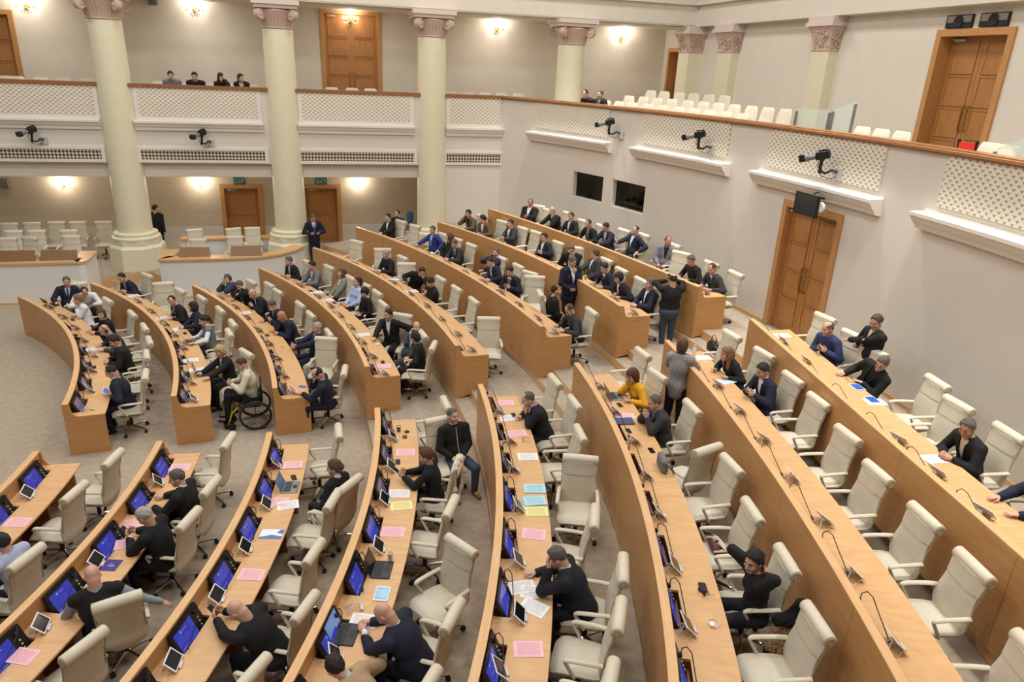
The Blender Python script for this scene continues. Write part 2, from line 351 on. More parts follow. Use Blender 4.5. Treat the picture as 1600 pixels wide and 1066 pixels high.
BALCONY_SEATS = [
(6.932, 13.55, 4.98, 3.142, 'ivory balcony seat behind the straight rail, left of the first column, first one', 'balcony seats'),
(7.203, 13.55, 4.98, 3.142, 'ivory balcony seat behind the straight rail, left of the first column, second one', 'balcony seats'),
(7.843, 13.55, 4.98, 3.142, 'ivory balcony seat behind the straight rail, left of the first column, third one', 'balcony seats'),
(8.435, 13.55, 4.98, 3.142, 'ivory balcony seat behind the straight rail, left of the first column, fourth one', 'balcony seats'),
(9.089, 13.55, 4.98, 3.142, 'ivory balcony seat behind the straight rail, left of the first column, fifth one', 'balcony seats'),
(11.102, 13.55, 4.98, 3.142, 'ivory balcony seat behind the straight rail, between the first two columns, first one', 'balcony seats'),
(11.802, 13.55, 4.98, 3.142, 'ivory balcony seat behind the straight rail, between the first two columns, second one', 'balcony seats'),
(12.549, 13.55, 4.98, 3.142, 'ivory balcony seat behind the straight rail, between the first two columns, third one', 'balcony seats'),
(13.174, 13.55, 4.98, 3.142, 'ivory balcony seat behind the straight rail, between the first two columns, fourth one', 'balcony seats'),
(13.846, 13.55, 4.98, 3.142, 'ivory balcony seat behind the straight rail, between the first two columns, fifth one', 'balcony seats'),
(16.328, 13.55, 4.98, 3.142, 'ivory balcony seat behind the straight rail, before the oak double door, first one', 'balcony seats'),
(16.989, 13.55, 4.98, 3.142, 'ivory balcony seat behind the straight rail, before the oak double door, second one', 'balcony seats'),
(17.598, 13.55, 4.98, 3.142, 'ivory balcony seat behind the straight rail, before the oak double door, third one', 'balcony seats'),
(20.314, 13.55, 4.98, 3.142, 'ivory balcony seat behind the straight rail, right of the third column, first one', 'balcony seats'),
(20.943, 13.55, 4.98, 3.142, 'ivory balcony seat behind the straight rail, right of the third column, second one', 'balcony seats'),
(21.547, 13.55, 4.98, 3.142, 'ivory balcony seat behind the straight rail, right of the third column, third one', 'balcony seats'),
(22.159, 13.55, 4.98, 3.142, 'ivory balcony seat behind the straight rail, right of the third column, fourth one', 'balcony seats'),
(22.765, 13.55, 4.98, 3.142, 'ivory balcony seat behind the straight rail, right of the third column, fifth one', 'balcony seats'),
(24.152, 9.491, 5.02, 1.945, 'ivory seat in the front tier of the curved balcony, first from the left', 'balcony seats'),
(24.36, 8.943, 5.02, 1.923, 'ivory seat in the front tier of the curved balcony, second from the left', 'balcony seats'),
(24.552, 8.403, 5.02, 1.901, 'ivory seat in the front tier of the curved balcony, third from the left', 'balcony seats'),
(24.757, 7.779, 5.02, 1.875, 'ivory seat in the front tier of the curved balcony, fourth from the left', 'balcony seats'),
(24.927, 7.213, 5.02, 1.852, 'ivory seat in the front tier of the curved balcony, fifth from the left', 'balcony seats'),
(25.099, 6.593, 5.02, 1.828, 'ivory seat in the front tier of the curved balcony, sixth from the left', 'balcony seats'),
(25.252, 5.978, 5.02, 1.803, 'ivory seat in the front tier of the curved balcony, seventh from the left', 'balcony seats'),
(25.378, 5.421, 5.02, 1.781, 'ivory seat in the front tier of the curved balcony, eighth from the left', 'balcony seats'),
(25.499, 4.817, 5.02, 1.758, 'ivory seat in the front tier of the curved balcony, ninth from the left', 'balcony seats'),
(25.606, 4.209, 5.02, 1.734, 'ivory seat in the front tier of the curved balcony, tenth from the left', 'balcony seats'),
(24.999, 9.659, 5.17, 1.939, 'ivory seat in the middle tier of the curved balcony, first from the left', 'balcony seats'),
(25.216, 9.078, 5.17, 1.916, 'ivory seat in the middle tier of the curved balcony, second from the left', 'balcony seats'),
(25.41, 8.52, 5.17, 1.894, 'ivory seat in the middle tier of the curved balcony, third from the left', 'balcony seats'),
(25.592, 7.955, 5.17, 1.872, 'ivory seat in the middle tier of the curved balcony, fourth from the left', 'balcony seats'),
(25.776, 7.338, 5.17, 1.848, 'ivory seat in the middle tier of the curved balcony, fifth from the left', 'balcony seats'),
(25.934, 6.758, 5.17, 1.826, 'ivory seat in the middle tier of the curved balcony, sixth from the left', 'balcony seats'),
(26.074, 6.196, 5.17, 1.804, 'ivory seat in the middle tier of the curved balcony, seventh from the left', 'balcony seats'),
(26.207, 5.607, 5.17, 1.782, 'ivory seat in the middle tier of the curved balcony, eighth from the left', 'balcony seats'),
(26.329, 5.003, 5.17, 1.759, 'ivory seat in the middle tier of the curved balcony, ninth from the left', 'balcony seats'),
(26.43, 4.438, 5.17, 1.737, 'ivory seat in the middle tier of the curved balcony, tenth from the left', 'balcony seats'),
(26.521, 3.855, 5.17, 1.715, 'ivory seat in the middle tier of the curved balcony, eleventh from the left', 'balcony seats'),
(25.886, 9.999, 5.34, 1.939, 'ivory seat in the rear tier of the curved balcony, first from the left', 'balcony seats'),
(26.085, 9.466, 5.34, 1.919, 'ivory seat in the rear tier of the curved balcony, second from the left', 'balcony seats'),
(26.296, 8.864, 5.34, 1.896, 'ivory seat in the rear tier of the curved balcony, third from the left', 'balcony seats'),
(26.475, 8.316, 5.34, 1.875, 'ivory seat in the rear tier of the curved balcony, fourth from the left', 'balcony seats'),
(26.651, 7.733, 5.34, 1.853, 'ivory seat in the rear tier of the curved balcony, fifth from the left', 'balcony seats'),
(26.813, 7.151, 5.34, 1.831, 'ivory seat in the rear tier of the curved balcony, sixth from the left', 'balcony seats'),
(25.994, 0.557, 5.02, 1.592, 'ivory balcony seat near the glass and oak door, first from the left', 'balcony seats'),
(26.0, 0.044, 5.02, 1.572, 'ivory balcony seat near the glass and oak door, second from the left', 'balcony seats'),
(25.995, -0.485, 5.02, 1.552, 'ivory balcony seat near the glass and oak door, third from the left', 'balcony seats'),
(25.882, -2.478, 5.02, 1.475, 'ivory balcony seat near the glass and oak door, fourth from the left', 'balcony seats'),
(25.844, -2.839, 5.02, 1.461, 'ivory balcony seat near the glass and oak door, fifth from the left', 'balcony seats')]
TABLETS = [
(9.097, 7.184, 0.75, -0.522, 0, 'white tablet on easel, eighth from the aisle on the front row of the far block'),
(9.607, 6.342, 0.75, -0.607, 0, 'white tablet on easel, seventh from the aisle on the front row of the far block'),
(10.084, 5.524, 0.75, -0.69, 0, 'white tablet on easel, sixth from the aisle on the front row of the far block'),
(10.46, 4.648, 0.75, -0.773, 0, 'white tablet on easel, fifth from the aisle on the front row of the far block'),
(10.886, 3.728, 0.75, -0.861, 0, 'white tablet on easel, fourth from the aisle on the front row of the far block'),
(11.055, 2.872, 0.75, -0.937, 0, 'white tablet on easel, third from the aisle on the front row of the far block'),
(11.254, 1.911, 0.75, -1.023, 0, 'white tablet on easel, second from the aisle on the front row of the far block'),
(11.43, 1.054, 0.75, -1.099, 1, 'bare tablet easel, first from the aisle on the front row of the far block'),
(10.497, 8.162, 0.75, -0.53, 0, 'white tablet on easel, eighth from the aisle on the second row of the far block'),
(11.031, 7.388, 0.75, -0.601, 0, 'white tablet on easel, seventh from the aisle on the second row of the far block'),
(11.501, 6.506, 0.75, -0.676, 0, 'white tablet on easel, sixth from the aisle on the second row of the far block'),
(11.978, 5.529, 0.75, -0.758, 0, 'white tablet on easel, fifth from the aisle on the second row of the far block'),
(12.304, 4.755, 0.75, -0.822, 0, 'white tablet on easel, fourth from the aisle on the second row of the far block'),
(12.612, 3.858, 0.75, -0.894, 0, 'white tablet on easel, third from the aisle on the second row of the far block'),
(13.026, 1.935, 0.75, -1.043, 0, 'white tablet on easel, second from the aisle on the second row of the far block'),
(13.164, 1.143, 0.75, -1.104, 0, 'white tablet on easel, first from the aisle on the second row of the far block'),
(13.009, 7.357, 0.75, -0.676, 0, 'white tablet on easel, eighth from the aisle on the third row of the far block'),
(13.454, 6.564, 0.75, -0.737, 0, 'white tablet on easel, seventh from the aisle on the third row of the far block'),
(13.792, 5.684, 0.75, -0.8, 0, 'white tablet on easel, sixth from the aisle on the third row of the far block'),
(14.111, 4.736, 0.75, -0.867, 0, 'white tablet on easel, fifth from the aisle on the third row of the far block'),
(14.384, 3.811, 0.75, -0.932, 0, 'white tablet on easel, fourth from the aisle on the third row of the far block'),
(14.599, 2.913, 0.75, -0.994, 0, 'white tablet on easel, third from the aisle on the third row of the far block'),
(14.764, 1.96, 0.75, -1.059, 0, 'white tablet on easel, second from the aisle on the third row of the far block'),
(14.924, 1.187, 0.75, -1.111, 0, 'white tablet on easel, first from the aisle on the third row of the far block'),
(14.641, 8.048, 1.05, -0.688, 0, 'white tablet on easel, ninth from the aisle on the fourth row of the far block'),
(15.058, 7.245, 1.05, -0.742, 0, 'white tablet on easel, eighth from the aisle on the fourth row of the far block'),
(15.508, 6.216, 1.05, -0.81, 0, 'white tablet on easel, seventh from the aisle on the fourth row of the far block'),
(15.795, 5.423, 1.05, -0.86, 0, 'white tablet on easel, sixth from the aisle on the fourth row of the far block'),
(15.993, 4.655, 1.05, -0.908, 0, 'white tablet on easel, fifth from the aisle on the fourth row of the far block'),
(16.213, 3.804, 1.05, -0.96, 0, 'white tablet on easel, fourth from the aisle on the fourth row of the far block'),
(16.401, 2.84, 1.05, -1.019, 0, 'white tablet on easel, third from the aisle on the fourth row of the far block'),
(16.532, 1.964, 1.05, -1.073, 0, 'white tablet on easel, second from the aisle on the fourth row of the far block'),
(16.68, 1.081, 1.05, -1.126, 0, 'white tablet on easel, first from the aisle on the fourth row of the far block'),
(16.58, 8.148, 1.36, -0.734, 0, 'white tablet on easel, eighth from the aisle on the fifth row of the far block'),
(17.047, 7.129, 1.36, -0.795, 0, 'white tablet on easel, seventh from the aisle on the fifth row of the far block'),
(17.42, 6.173, 1.36, -0.85, 0, 'white tablet on easel, sixth from the aisle on the fifth row of the far block'),
(17.742, 5.188, 1.36, -0.906, 0, 'white tablet on easel, fifth from the aisle on the fifth row of the far block'),
(18.008, 4.192, 1.36, -0.962, 0, 'white tablet on easel, fourth from the aisle on the fifth row of the far block'),
(18.196, 3.222, 1.36, -1.016, 0, 'white tablet on easel, third from the aisle on the fifth row of the far block'),
(18.367, 2.183, 1.36, -1.073, 0, 'white tablet on easel, second from the aisle on the fifth row of the far block'),
(18.458, 1.243, 1.36, -1.124, 0, 'white tablet on easel, first from the aisle on the fifth row of the far block'),
(18.594, 7.908, 1.651, -0.789, 0, 'white tablet on easel, eighth from the aisle on the sixth row of the far block'),
(18.968, 6.889, 1.651, -0.842, 0, 'white tablet on easel, seventh from the aisle on the sixth row of the far block'),
(19.286, 5.902, 1.651, -0.894, 0, 'white tablet on easel, sixth from the aisle on the sixth row of the far block'),
(19.545, 4.972, 1.651, -0.942, 0, 'white tablet on easel, fifth from the aisle on the sixth row of the far block'),
(19.765, 4.049, 1.651, -0.989, 0, 'white tablet on easel, fourth from the aisle on the sixth row of the far block'),
(19.96, 3.076, 1.651, -1.038, 0, 'white tablet on easel, third from the aisle on the sixth row of the far block'),
(20.116, 2.096, 1.651, -1.087, 0, 'white tablet on easel, second from the aisle on the sixth row of the far block'),
(20.221, 1.238, 1.651, -1.13, 0, 'white tablet on easel, first from the aisle on the sixth row of the far block'),
(19.907, 9.297, 1.992, -0.754, 0, 'white tablet on easel, fourth from the aisle on the seventh row of the far block'),
(21.776, 3.095, 1.992, -1.05, 0, 'white tablet on easel, third from the aisle on the seventh row of the far block'),
(21.896, 2.118, 1.992, -1.094, 0, 'white tablet on easel, second from the aisle on the seventh row of the far block'),
(21.968, 1.227, 1.992, -1.135, 0, 'white tablet on easel, first from the aisle on the seventh row of the far block'),
(23.697, 1.366, 2.331, -1.133, 0, 'white tablet on easel, first from the aisle on the top row of the far block'),
(11.33, -1.699, 0.75, -1.5, 0, 'white tablet on easel, first from the aisle on the front row of the near block'),
(13.044, -1.723, 0.75, -1.482, 0, 'white tablet on easel, first from the aisle on the second row of the near block'),
(12.642, -3.518, 0.75, -1.622, 0, 'white tablet on easel, second from the aisle on the second row of the near block'),
(12.341, -4.573, 0.75, -1.706, 0, 'white tablet on easel, third from the aisle on the second row of the near block'),
(14.71, -1.534, 0.75, -1.455, 0, 'white tablet on easel, first from the aisle on the third row of the near block'),
(14.628, -2.657, 0.75, -1.53, 0, 'white tablet on easel, second from the aisle on the third row of the near block'),
(14.41, -3.617, 0.75, -1.597, 0, 'white tablet on easel, third from the aisle on the third row of the near block'),
(14.154, -4.5, 0.75, -1.659, 0, 'white tablet on easel, fourth from the aisle on the third row of the near block'),
(13.822, -5.449, 0.75, -1.726, 0, 'white tablet on easel, fifth from the aisle on the third row of the near block'),
(16.556, -1.544, 1.05, -1.444, 0, 'white tablet on easel, first from the aisle on the fourth row of the near block'),
(16.429, -2.475, 1.05, -1.5, 0, 'white tablet on easel, second from the aisle on the fourth row of the near block'),
(16.243, -3.325, 1.05, -1.553, 0, 'white tablet on easel, third from the aisle on the fourth row of the near block'),
(16.066, -4.359, 1.05, -1.616, 0, 'white tablet on easel, fourth from the aisle on the fourth row of the near block'),
(15.713, -5.356, 1.05, -1.679, 1, 'bare tablet easel, fifth from the aisle on the fourth row of the near block'),
(15.468, -6.047, 1.05, -1.723, 0, 'white tablet on easel, sixth from the aisle on the fourth row of the near block'),
(18.352, -1.525, 1.36, -1.434, 0, 'white tablet on easel, first from the aisle on the fifth row of the near block'),
(18.259, -2.553, 1.36, -1.49, 0, 'white tablet on easel, second from the aisle on the fifth row of the near block'),
(18.085, -3.359, 1.36, -1.534, 0, 'white tablet on easel, third from the aisle on the fifth row of the near block'),
(17.898, -4.295, 1.36, -1.586, 0, 'white tablet on easel, fourth from the aisle on the fifth row of the near block'),
(17.598, -5.362, 1.36, -1.647, 0, 'white tablet on easel, fifth from the aisle on the fifth row of the near block'),
(17.369, -6.212, 1.36, -1.694, 0, 'white tablet on easel, sixth from the aisle on the fifth row of the near block'),
(16.982, -6.882, 1.36, -1.736, 0, 'white tablet on easel, seventh from the aisle on the fifth row of the near block'),
(20.157, -1.479, 1.651, -1.424, 0, 'white tablet on easel, first from the aisle on the sixth row of the near block'),
(20.022, -2.437, 1.651, -1.472, 0, 'white tablet on easel, second from the aisle on the sixth row of the near block'),
(19.914, -3.42, 1.651, -1.521, 0, 'white tablet on easel, third from the aisle on the sixth row of the near block'),
(19.683, -4.328, 1.651, -1.567, 0, 'white tablet on easel, fourth from the aisle on the sixth row of the near block'),
(19.449, -5.211, 1.651, -1.613, 0, 'white tablet on easel, fifth from the aisle on the sixth row of the near block'),
(19.163, -6.167, 1.651, -1.662, 0, 'white tablet on easel, sixth from the aisle on the sixth row of the near block'),
(18.858, -7.041, 1.651, -1.708, 0, 'white tablet on easel, seventh from the aisle on the sixth row of the near block'),
(21.8, -2.495, 1.992, -1.465, 0, 'white tablet on easel, first from the aisle on the seventh row of the near block'),
(21.647, -3.407, 1.992, -1.507, 0, 'white tablet on easel, second from the aisle on the seventh row of the near block'),
(21.474, -4.298, 1.992, -1.548, 0, 'white tablet on easel, third from the aisle on the seventh row of the near block'),
(21.256, -5.271, 1.992, -1.594, 0, 'white tablet on easel, fourth from the aisle on the seventh row of the near block'),
(21.026, -6.182, 1.992, -1.637, 0, 'white tablet on easel, fifth from the aisle on the seventh row of the near block'),
(20.718, -7.052, 1.992, -1.679, 0, 'white tablet on easel, sixth from the aisle on the seventh row of the near block'),
(20.407, -7.979, 1.992, -1.724, 0, 'white tablet on easel, seventh from the aisle on the seventh row of the near block'),
(23.572, -1.638, 2.331, -1.42, 0, 'white tablet on easel, first from the aisle on the top row of the near block'),
(23.393, -2.532, 2.331, -1.459, 0, 'white tablet on easel, second from the aisle on the top row of the near block'),
(22.85, -5.229, 2.331, -1.576, 0, 'white tablet on easel, third from the aisle on the top row of the near block'),
(22.689, -6.029, 2.331, -1.611, 0, 'white tablet on easel, fourth from the aisle on the top row of the near block'),
(22.526, -6.84, 2.331, -1.646, 0, 'white tablet on easel, fifth from the aisle on the top row of the near block')]
ITEMS = [
('paper', 10.776, 4.193, 0.75, -1.112, 'white', "small white sheet on the front desk under the headphone man's hands"),
('paper', 10.784, 8.031, 0.75, -0.843, 'white', 'white sheet on the second far row beside the clasped hands'),
('paper', 11.796, 6.074, 0.75, -0.921, 'white', 'white sheet under a phone before the man in dark suit'),
('papers', 12.351, 5.212, 0.75, -1.171, 'white', 'thick stack of white sheets beside the dark phone, second far row'),
('paper', 12.84, 3.194, 0.75, -1.327, 'white', "narrow white slip near the blonde woman's laptop"),
('paper', 13.021, 2.647, 0.75, -1.37, 'white', 'white sheet with blue pen before the blonde woman'),
('paper', 13.696, 6.189, 0.75, -1.146, 'white', 'white sheet on the third far row before the masked man'),
('paper', 15.48, 6.731, 1.05, -1.161, 'white', 'white sheet behind the paper cups, farther one on the fourth far row'),
('paper', 15.738, 6.031, 1.05, -1.205, 'white', 'white sheet between the two paper cups on the fourth far row'),
('paper', 16.43, 3.382, 1.05, -1.368, 'white', 'white sheet before the man in black suit with hand on desk'),
('paper', 16.708, 1.514, 1.05, -1.655, 'pink', 'pink sheet under a black phone at the end of the fourth far row'),
('paper', 17.485, 6.626, 1.36, -1.209, 'white', 'white sheet behind a tablet on the fifth far row, nearer the far end'),
('paper', 17.826, 5.527, 1.36, -1.27, 'white', 'white sheet before the man with hand over mouth'),
('paper', 18.707, 8.245, 1.651, -1.156, 'white', 'white sheet before the man in bright blue suit'),
('paper', 11.399, -2.35, 0.75, -1.774, 'pink', 'pink printed sheet on the front near desk at the left edge'),
('paper', 13.274, -1.271, 0.75, -1.666, 'pink', 'pink printed sheet at the aisle end of the second near row'),
('paper', 12.85, -2.691, 0.75, -1.515, 'pink', 'pink crumpled sheets before the white-haired man'),
('paper', 12.909, -3.141, 0.75, -1.46, 'pink', "pink sheet under the white-haired man's hands"),
('paper', 12.261, -4.958, 0.75, -1.955, 'pink', 'pink printed sheet at the bottom left corner'),
('booklet', 12.76, -3.556, 0.75, -1.843, 'purple', 'purple booklet on the second near row beside the bald man in vest'),
('papers', 14.973, -1.55, 0.75, -1.674, 'pink', 'pink and white stack of sheets at the aisle end of the third near row'),
('paper', 14.772, -2.546, 0.75, -1.741, 'pink', 'pink sheet with purple pen beside the grey laptop'),
('paper', 14.917, -2.659, 0.75, -1.485, 'white', 'white sheet overlapping a pink one beside the grey laptop'),
('booklet', 14.718, -3.322, 0.75, -1.793, 'brochure', 'white and blue brochure on the third near row'),
('paper', 14.508, -4.117, 0.75, -1.847, 'pink', 'pink printed sheet in the middle of the third near row'),
('paper', 16.699, -2.007, 1.05, -1.69, 'pink', 'pink printed sheet beside the woman holding up a phone'),
('paper', 16.464, -3.14, 1.05, -1.759, 'white', 'white printed sheet behind the yellow folder'),
('paper', 16.458, -3.446, 1.05, -1.603, 'yellow', 'yellow sheet at the fourth near row under a microphone'),
('paper', 16.279, -4.02, 1.05, -1.813, 'pink', 'pink printed sheet between yellow folder and white cup'),
('paper', 15.788, -5.555, 1.05, -1.909, 'white', "white printed sheet beside the bald man's black laptop"),
('paper', 18.535, -1.179, 1.36, -1.634, 'pink', 'pink printed sheet at the aisle end of the fifth near row'),
('paper', 18.449, -1.74, 1.36, -1.665, 'white', 'white sheet with pen and phone before the man in black suit'),
('paper', 18.442, -2.279, 1.36, -1.554, 'pink', 'pink sheets under the elbow of the man with fist at chin'),
('paper', 18.402, -3.013, 1.36, -1.733, 'white', 'white printed sheet on the fifth near row'),
('papers', 18.25, -3.875, 1.36, -1.78, 'cyan', 'pale blue sheet, farther of two on the fifth near row'),
('papers', 18.163, -4.159, 1.36, -1.656, 'cyan', 'pale blue sheet lying over yellow and white papers'),
('paper', 18.115, -4.391, 1.36, -1.739, 'yellow', 'yellow and white sheets below the pale blue papers'),
('paper', 17.94, -4.854, 1.36, -1.94, 'pink', 'pink printed sheet before the man resting his head'),
('paper', 17.53, -5.754, 1.36, -1.539, 'white', 'white sheet nearest the ledge among the spread papers'),
('paper', 17.634, -5.862, 1.36, -1.892, 'white', 'white printed sheet under the elbow of the grey-haired man'),
('paper', 17.564, -6.094, 1.36, -2.341, 'white', 'white printed sheet nearest the camera among the spread papers'),
('paper', 17.34, -6.647, 1.36, -1.762, 'pink', 'pink printed sheet with emblem near the bottom of the fifth near row'),
('paper', 20.153, -2.564, 1.651, -1.697, 'pink', 'pink sheet under a blue book on the sixth near row'),
('booklet', 20.051, -2.747, 1.651, -1.707, 'bluebook', 'blue and red book before the man in charcoal suit'),
('paper', 22.233, -1.265, 1.992, -1.628, 'white', 'white sheet with black pen before the long-haired woman'),
('paper', 22.115, -2.283, 1.992, -1.325, 'bluewhite', "pale blue and white papers under the long-haired woman's arm"),
('paper', 23.84, -1.25, 2.331, -1.623, 'white', 'white sheet at the aisle end of the top near row'),
('paper', 23.492, -4.067, 2.331, -1.742, 'white', 'white sheet under the second lit tablet on the top near row'),
('paper', 23.017, -5.67, 2.331, -1.638, 'white', 'white slip in the hands of the man with open collar'),
('laptop', 8.977, 7.394, 0.75, -0.882, 'black', 'black laptop before the moustached man'),
('laptop', 12.608, 4.249, 0.75, -1.246, 'silver', 'thin laptop before the ponytailed woman'),
('laptop', 13.075, 2.407, 0.75, -1.389, 'dark', 'dark laptop before the blonde woman'),
('laptop', 14.843, -2.182, 0.75, -1.717, 'silver', 'grey laptop with lit screen on the third near row'),
('laptop', 15.963, -4.72, 1.05, -1.858, 'dark', 'open black laptop beside the white paper cup'),
('laptop', 15.495, -5.683, 1.05, -1.922, 'lit', 'black laptop with lit blue screen before the bald man in navy'),
('laptop', 20.175, -1.845, 1.651, -1.662, 'silver', 'silver laptop before the woman in yellow jacket'),
('phone', 14.988, -1.928, 0.75, -1.35, 'black', 'black phone lying on the third near row beside the grey laptop'),
('phone', 20.225, -2.177, 1.651, -1.591, 'black', 'black phone behind the pink sheet, before the man in charcoal suit'),
('phone', 19.994, -3.048, 1.651, -1.635, 'black', 'black phone in red case beside the blue book'),
('phone', 20.082, -3.673, 1.651, -1.664, 'black', 'black phone alone on the desk beside the grey bag'),
('phone', 18.557, -1.665, 1.36, -1.573, 'black', 'black phone on white sheet before the man with fist at chin'),
('phone', 16.547, -2.275, 1.05, -1.707, 'black', 'small black phone beside a tablet before the woman holding a phone'),
('phone', 12.493, 4.886, 0.75, -1.285, 'black', 'dark phone on the second far row behind the thin laptop'),
('phone', 9.844, 6.221, 0.75, -1.007, 'black', "black phone beside the white blouse woman's elbow"),
('phone', 14.322, 4.474, 0.75, -1.268, 'black', "dark tablet phone under the tanned man's hand"),
('phone', 15.114, 1.453, 0.75, -0.428, 'blue', 'blue lit phone before the man with hand on forehead'),
('phone', 16.708, 1.717, 1.05, -1.643, 'black', 'black camera phone on the pink sheet, fourth far row'),
('phone', 15.896, 5.784, 1.05, -1.222, 'black', 'black phone between the white sheet and a paper cup'),
('phone', 15.335, 6.866, 1.05, -1.15, 'black', 'black phone at the farther white sheet, fourth far row'),
('phone', 11.031, 3.119, 0.75, -1.295, 'black', 'black phone before the man in black suit with clasped hands'),
('tabflat', 23.596, -3.552, 2.331, -1.72, 'lit', 'lit tablet under the finger of the man with glasses'),
('tabflat', 23.497, -4.0, 2.331, -1.739, 'lit', 'second lit tablet lying flat on a white sheet'),
('tabflat', 16.027, -5.17, 1.05, -1.883, 'litdoc', 'white tablet lying flat with a blue document on screen'),
('glasses', 18.483, -2.541, 1.36, -1.707, '', 'pair of glasses lying on the fifth near row'),
('glasses', 23.607, -3.329, 2.331, -1.711, '', 'pair of glasses lying beside the lit tablet on the top near row'),
('powerbank', 19.32, -6.521, 1.651, -1.896, '', 'black power bank on the sixth near row before the woman with hands behind her neck'),
('sunglasses', 19.274, -6.602, 1.651, -1.377, '', 'dark glasses lying beside the power bank'),
('charger', 19.131, -7.042, 1.651, -1.923, '', 'white charger with coiled cable on the sixth near row'),
('cup', 16.678, -1.293, 1.05, -1.648, 'greycup', 'grey paper coffee cup at the aisle end of the fourth near row'),
('lid', 16.808, -1.34, 1.05, -1.65, '', 'black cup lid beside the grey coffee cup'),
('gadget', 16.752, -1.508, 1.05, -1.661, '', 'dark patterned card holder beside the grey coffee cup'),
('cup', 14.675, -1.608, 0.75, -1.68, 'redcup', 'red and black coffee cup beside the first console of the third near row'),
('cup', 16.187, -4.571, 1.05, -1.846, 'whitecup', 'white paper cup beside the open black laptop'),
('cup', 15.65, 6.315, 1.05, -1.187, 'whitecup', 'white paper cup farther along the fourth far row'),
('cup', 15.996, 5.503, 1.05, -1.239, 'whitecup', 'white paper cup nearer the aisle on the fourth far row'),
('cup', 12.907, 2.869, 0.75, -1.352, 'whitecup', "white cup behind the blonde woman's laptop"),
('bottle', 22.062, -1.206, 1.992, -1.625, 'white', 'white bottle standing at the aisle end of the seventh near row'),
('bottle', 10.226, 8.738, 0.75, -0.864, 'clear', 'clear water bottle at the far end of the second far row'),
('cup', 21.566, 3.092, 2.237, -1.428, 'yellowcup', 'yellow cup on the ledge beside the standing man'),
('bag', 20.003, -4.165, 1.651, -1.776, 'grey', 'grey shoulder bag standing on the edge of the sixth near row'),
('handbag', 22.886, -0.519, 1.752, -1.593, 'black', 'black leather handbag on the empty chair of the seventh near row'),
('redbag', 20.047, -5.65, 1.411, -1.846, '', 'dark red bag with pale straps on an empty chair seat, sixth near row'),
('gadget2', 16.378, 2.302, 1.05, -1.431, '', 'black pouch on the fourth far row behind the pink sheet'),
('mouse', 16.695, 2.701, 1.05, -1.41, '', 'small white mouse on the fourth far row before the man in black suit'),
('pen', 14.677, 3.659, 0.75, -1.326, '', 'blue pen on the third far row beside a white sheet')]
WHEELCHAIR = ((14.11,1.52,0.0),1.641)
